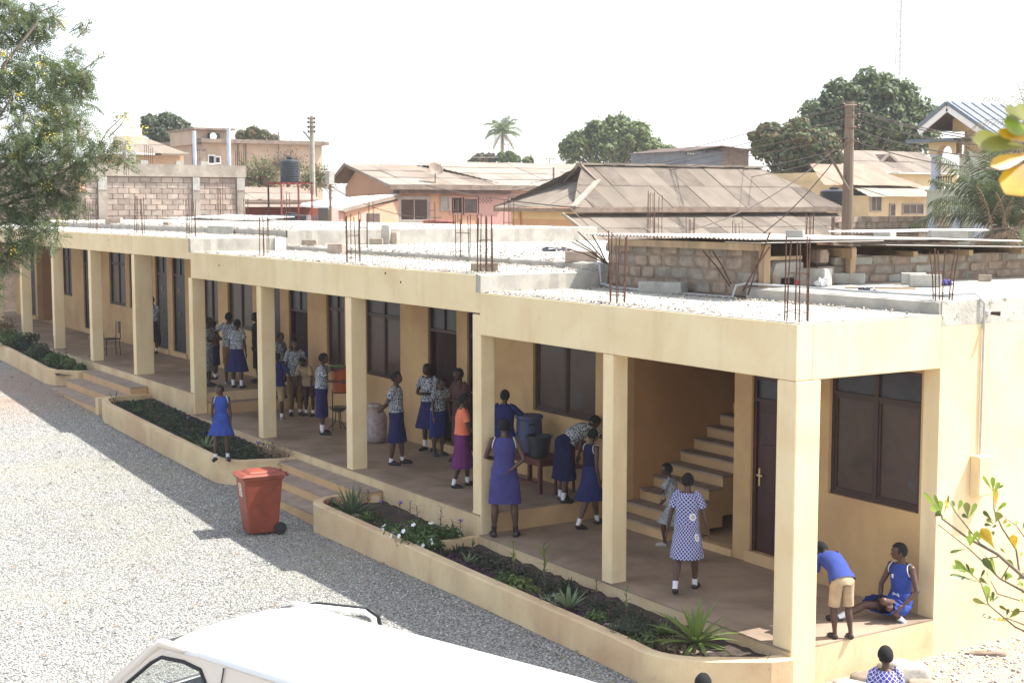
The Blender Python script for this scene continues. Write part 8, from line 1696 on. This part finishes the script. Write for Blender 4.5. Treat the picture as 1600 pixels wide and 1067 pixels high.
for (u, v, h, n, L, w, mt, lb) in ((803,905,.50,6,.16,.05,M_YUC,'slim green sapling left of the taller one'), (852,915,.55,9,.20,.05,M_YUC,'taller green and white sapling in the near bed'), (852,930,.25,10,.12,.03,M_LF_GREY,'leafy undergrowth at the foot of the sapling'), (933,945,.34,6,.09,.035,M_YUC,'small thin sapling right of the agave'), (978,970,.38,7,.10,.03,M_YUC,'small sapling below the near slim column'), (1056,1000,.26,3,.06,.03,M_LF_DRY,'dry brown bud on a short stalk'), (738,862,.22,4,.1,.05,M_YUC,'single curled leaf plant at the column base')):
    stalk('sapling', lb, bpos(u, v, B3), h, n, L, mt, None, (random.uniform(-.04,.04), 0), w, M_BARK, e=(.5, 1.2))
# ground cover, dry leaves, dark stones
def cover_patch(name, label, pts_fn, n, s, mat, z_):
    P = np.array([pts_fn() for _ in range(n)]); Z = np.array([z_(x) for x in P[:, 0]])+RNG.uniform(0, .07, n); P3 = np.column_stack([P, Z]); N = unit(RNG.normal(size=(n, 3))*.9+np.array([0, 0, .5])); V, F = leaf_quads(P3, N, RNG.uniform(.6, 1.3, n)*s, .32); tag(npmesh(name, V, F, mat), label, 'ground cover', kind='stuff')
ri = random.uniform
cover_patch('purple_ground_cover', 'purple creeping plants along the front of the near bed', lambda: (ri(-6.5,-1.4), -1.02+abs(random.gauss(0,.13))), 2600, .05, M_PURL, B3)
cover_patch('green_ground_cover', 'low dark green creeping plants in the near bed', lambda: (ri(-6.6,-1.4), ri(-1.0,-.25)), 1300, .05, M_DKG, B3)
cover_patch('green_ground_cover', 'mixed low weeds in the bed under the agave', lambda: (ri(-9.7,-7.4), ri(-1.0,-.55)), 700, .035, M_SHRUB, B3)
cover_patch('dark_ground_cover', 'low dark succulents over the middle bed', lambda: (ri(-21.4,-13.7), ri(-1.15,-.15)), 2900, .045, M_DKG, B2)
cover_patch('dark_ground_cover', 'low dark succulents over the far bed', lambda: (ri(-38,-26.6), ri(-.95,-.1)), 2600, .05, M_DKG, B1)
cover_patch('bed_weeds', 'scattered light green weeds in the middle and far beds', lambda: (random.choice((ri(-31,-26.7), ri(-21.4,-13.9))), ri(-.98,-.2)), 1500, .045, M_SHRUB, lambda x: zs2(x) if x > -22 else zs1(x))
cover_patch('dry_leaf_heap', 'heap of dry brown leaves under the broad-leaved plant', lambda: (min(-.7, random.gauss(-1.1,.2)), max(-.88, min(-.45, random.gauss(-.72,.1)))), 420, .05, M_LF_DRY, B3)
cover_patch('dry_leaf_heap', 'dry brown leaves caught against the mid plinth', lambda: (random.gauss(-14.0,.35), random.gauss(-.25,.12)), 420, .04, M_LF_DRY, lambda x: B2(x)+ri(0,.22))
for (u, v, zz, sz, lb) in ((556, 815, B3, (.14,.1,.08), 'brown stone beside the agave'), (955, 985, B3, (.2,.12,.1), 'brown stone in the near bed'), (1112, 1048, B3, (.16,.12,.08), 'grey stone under the broad-leaved plant')):
    q = bpos(u, v, zz); loose('bed_stone', lb, 'stone', q, sz, .5, M_STONE, int(u))
stones('bed_gravel', 3000, (-21.5, -13.7, -1.15, -.05), .012, .03, M_TANK, 'small dark stones strewn over the soil of the middle bed', zf=lambda X, Y: np.array([zs2(x)+.01 for x in X]))
stones('bed_gravel', 2200, (-6.6, -1.2, -.98, -.05), .008, .02, M_MORTAR, 'small dark stones strewn over the soil of the near bed', zf=lambda X, Y: np.array([zs3(x)+.005 for x in X]))

# ---- thin dusty air over the town
hz_ = MB(); hz_.box(-760, 360, -360, 760, -1.2, 70); ho = hz_.build('haze', None); ho['kind'] = 'stuff'; ho['label'] = 'thin pale dusty air over the town'
hm_ = bpy.data.materials.new('haze_air'); hm_.use_nodes = True; n_ = hm_.node_tree; n_.nodes.remove(n_.nodes['Principled BSDF']); pv = n_.nodes.new('ShaderNodeVolumePrincipled'); pv.inputs['Color'].default_value = (.93,.94,.96,1); pv.inputs['Density'].default_value = .0006; pv.inputs['Anisotropy'].default_value = .3; n_.links.new(pv.outputs[0], n_.nodes['Material Output'].inputs['Volume']); ho.data.materials.append(hm_); ho.display_type = 'WIRE'
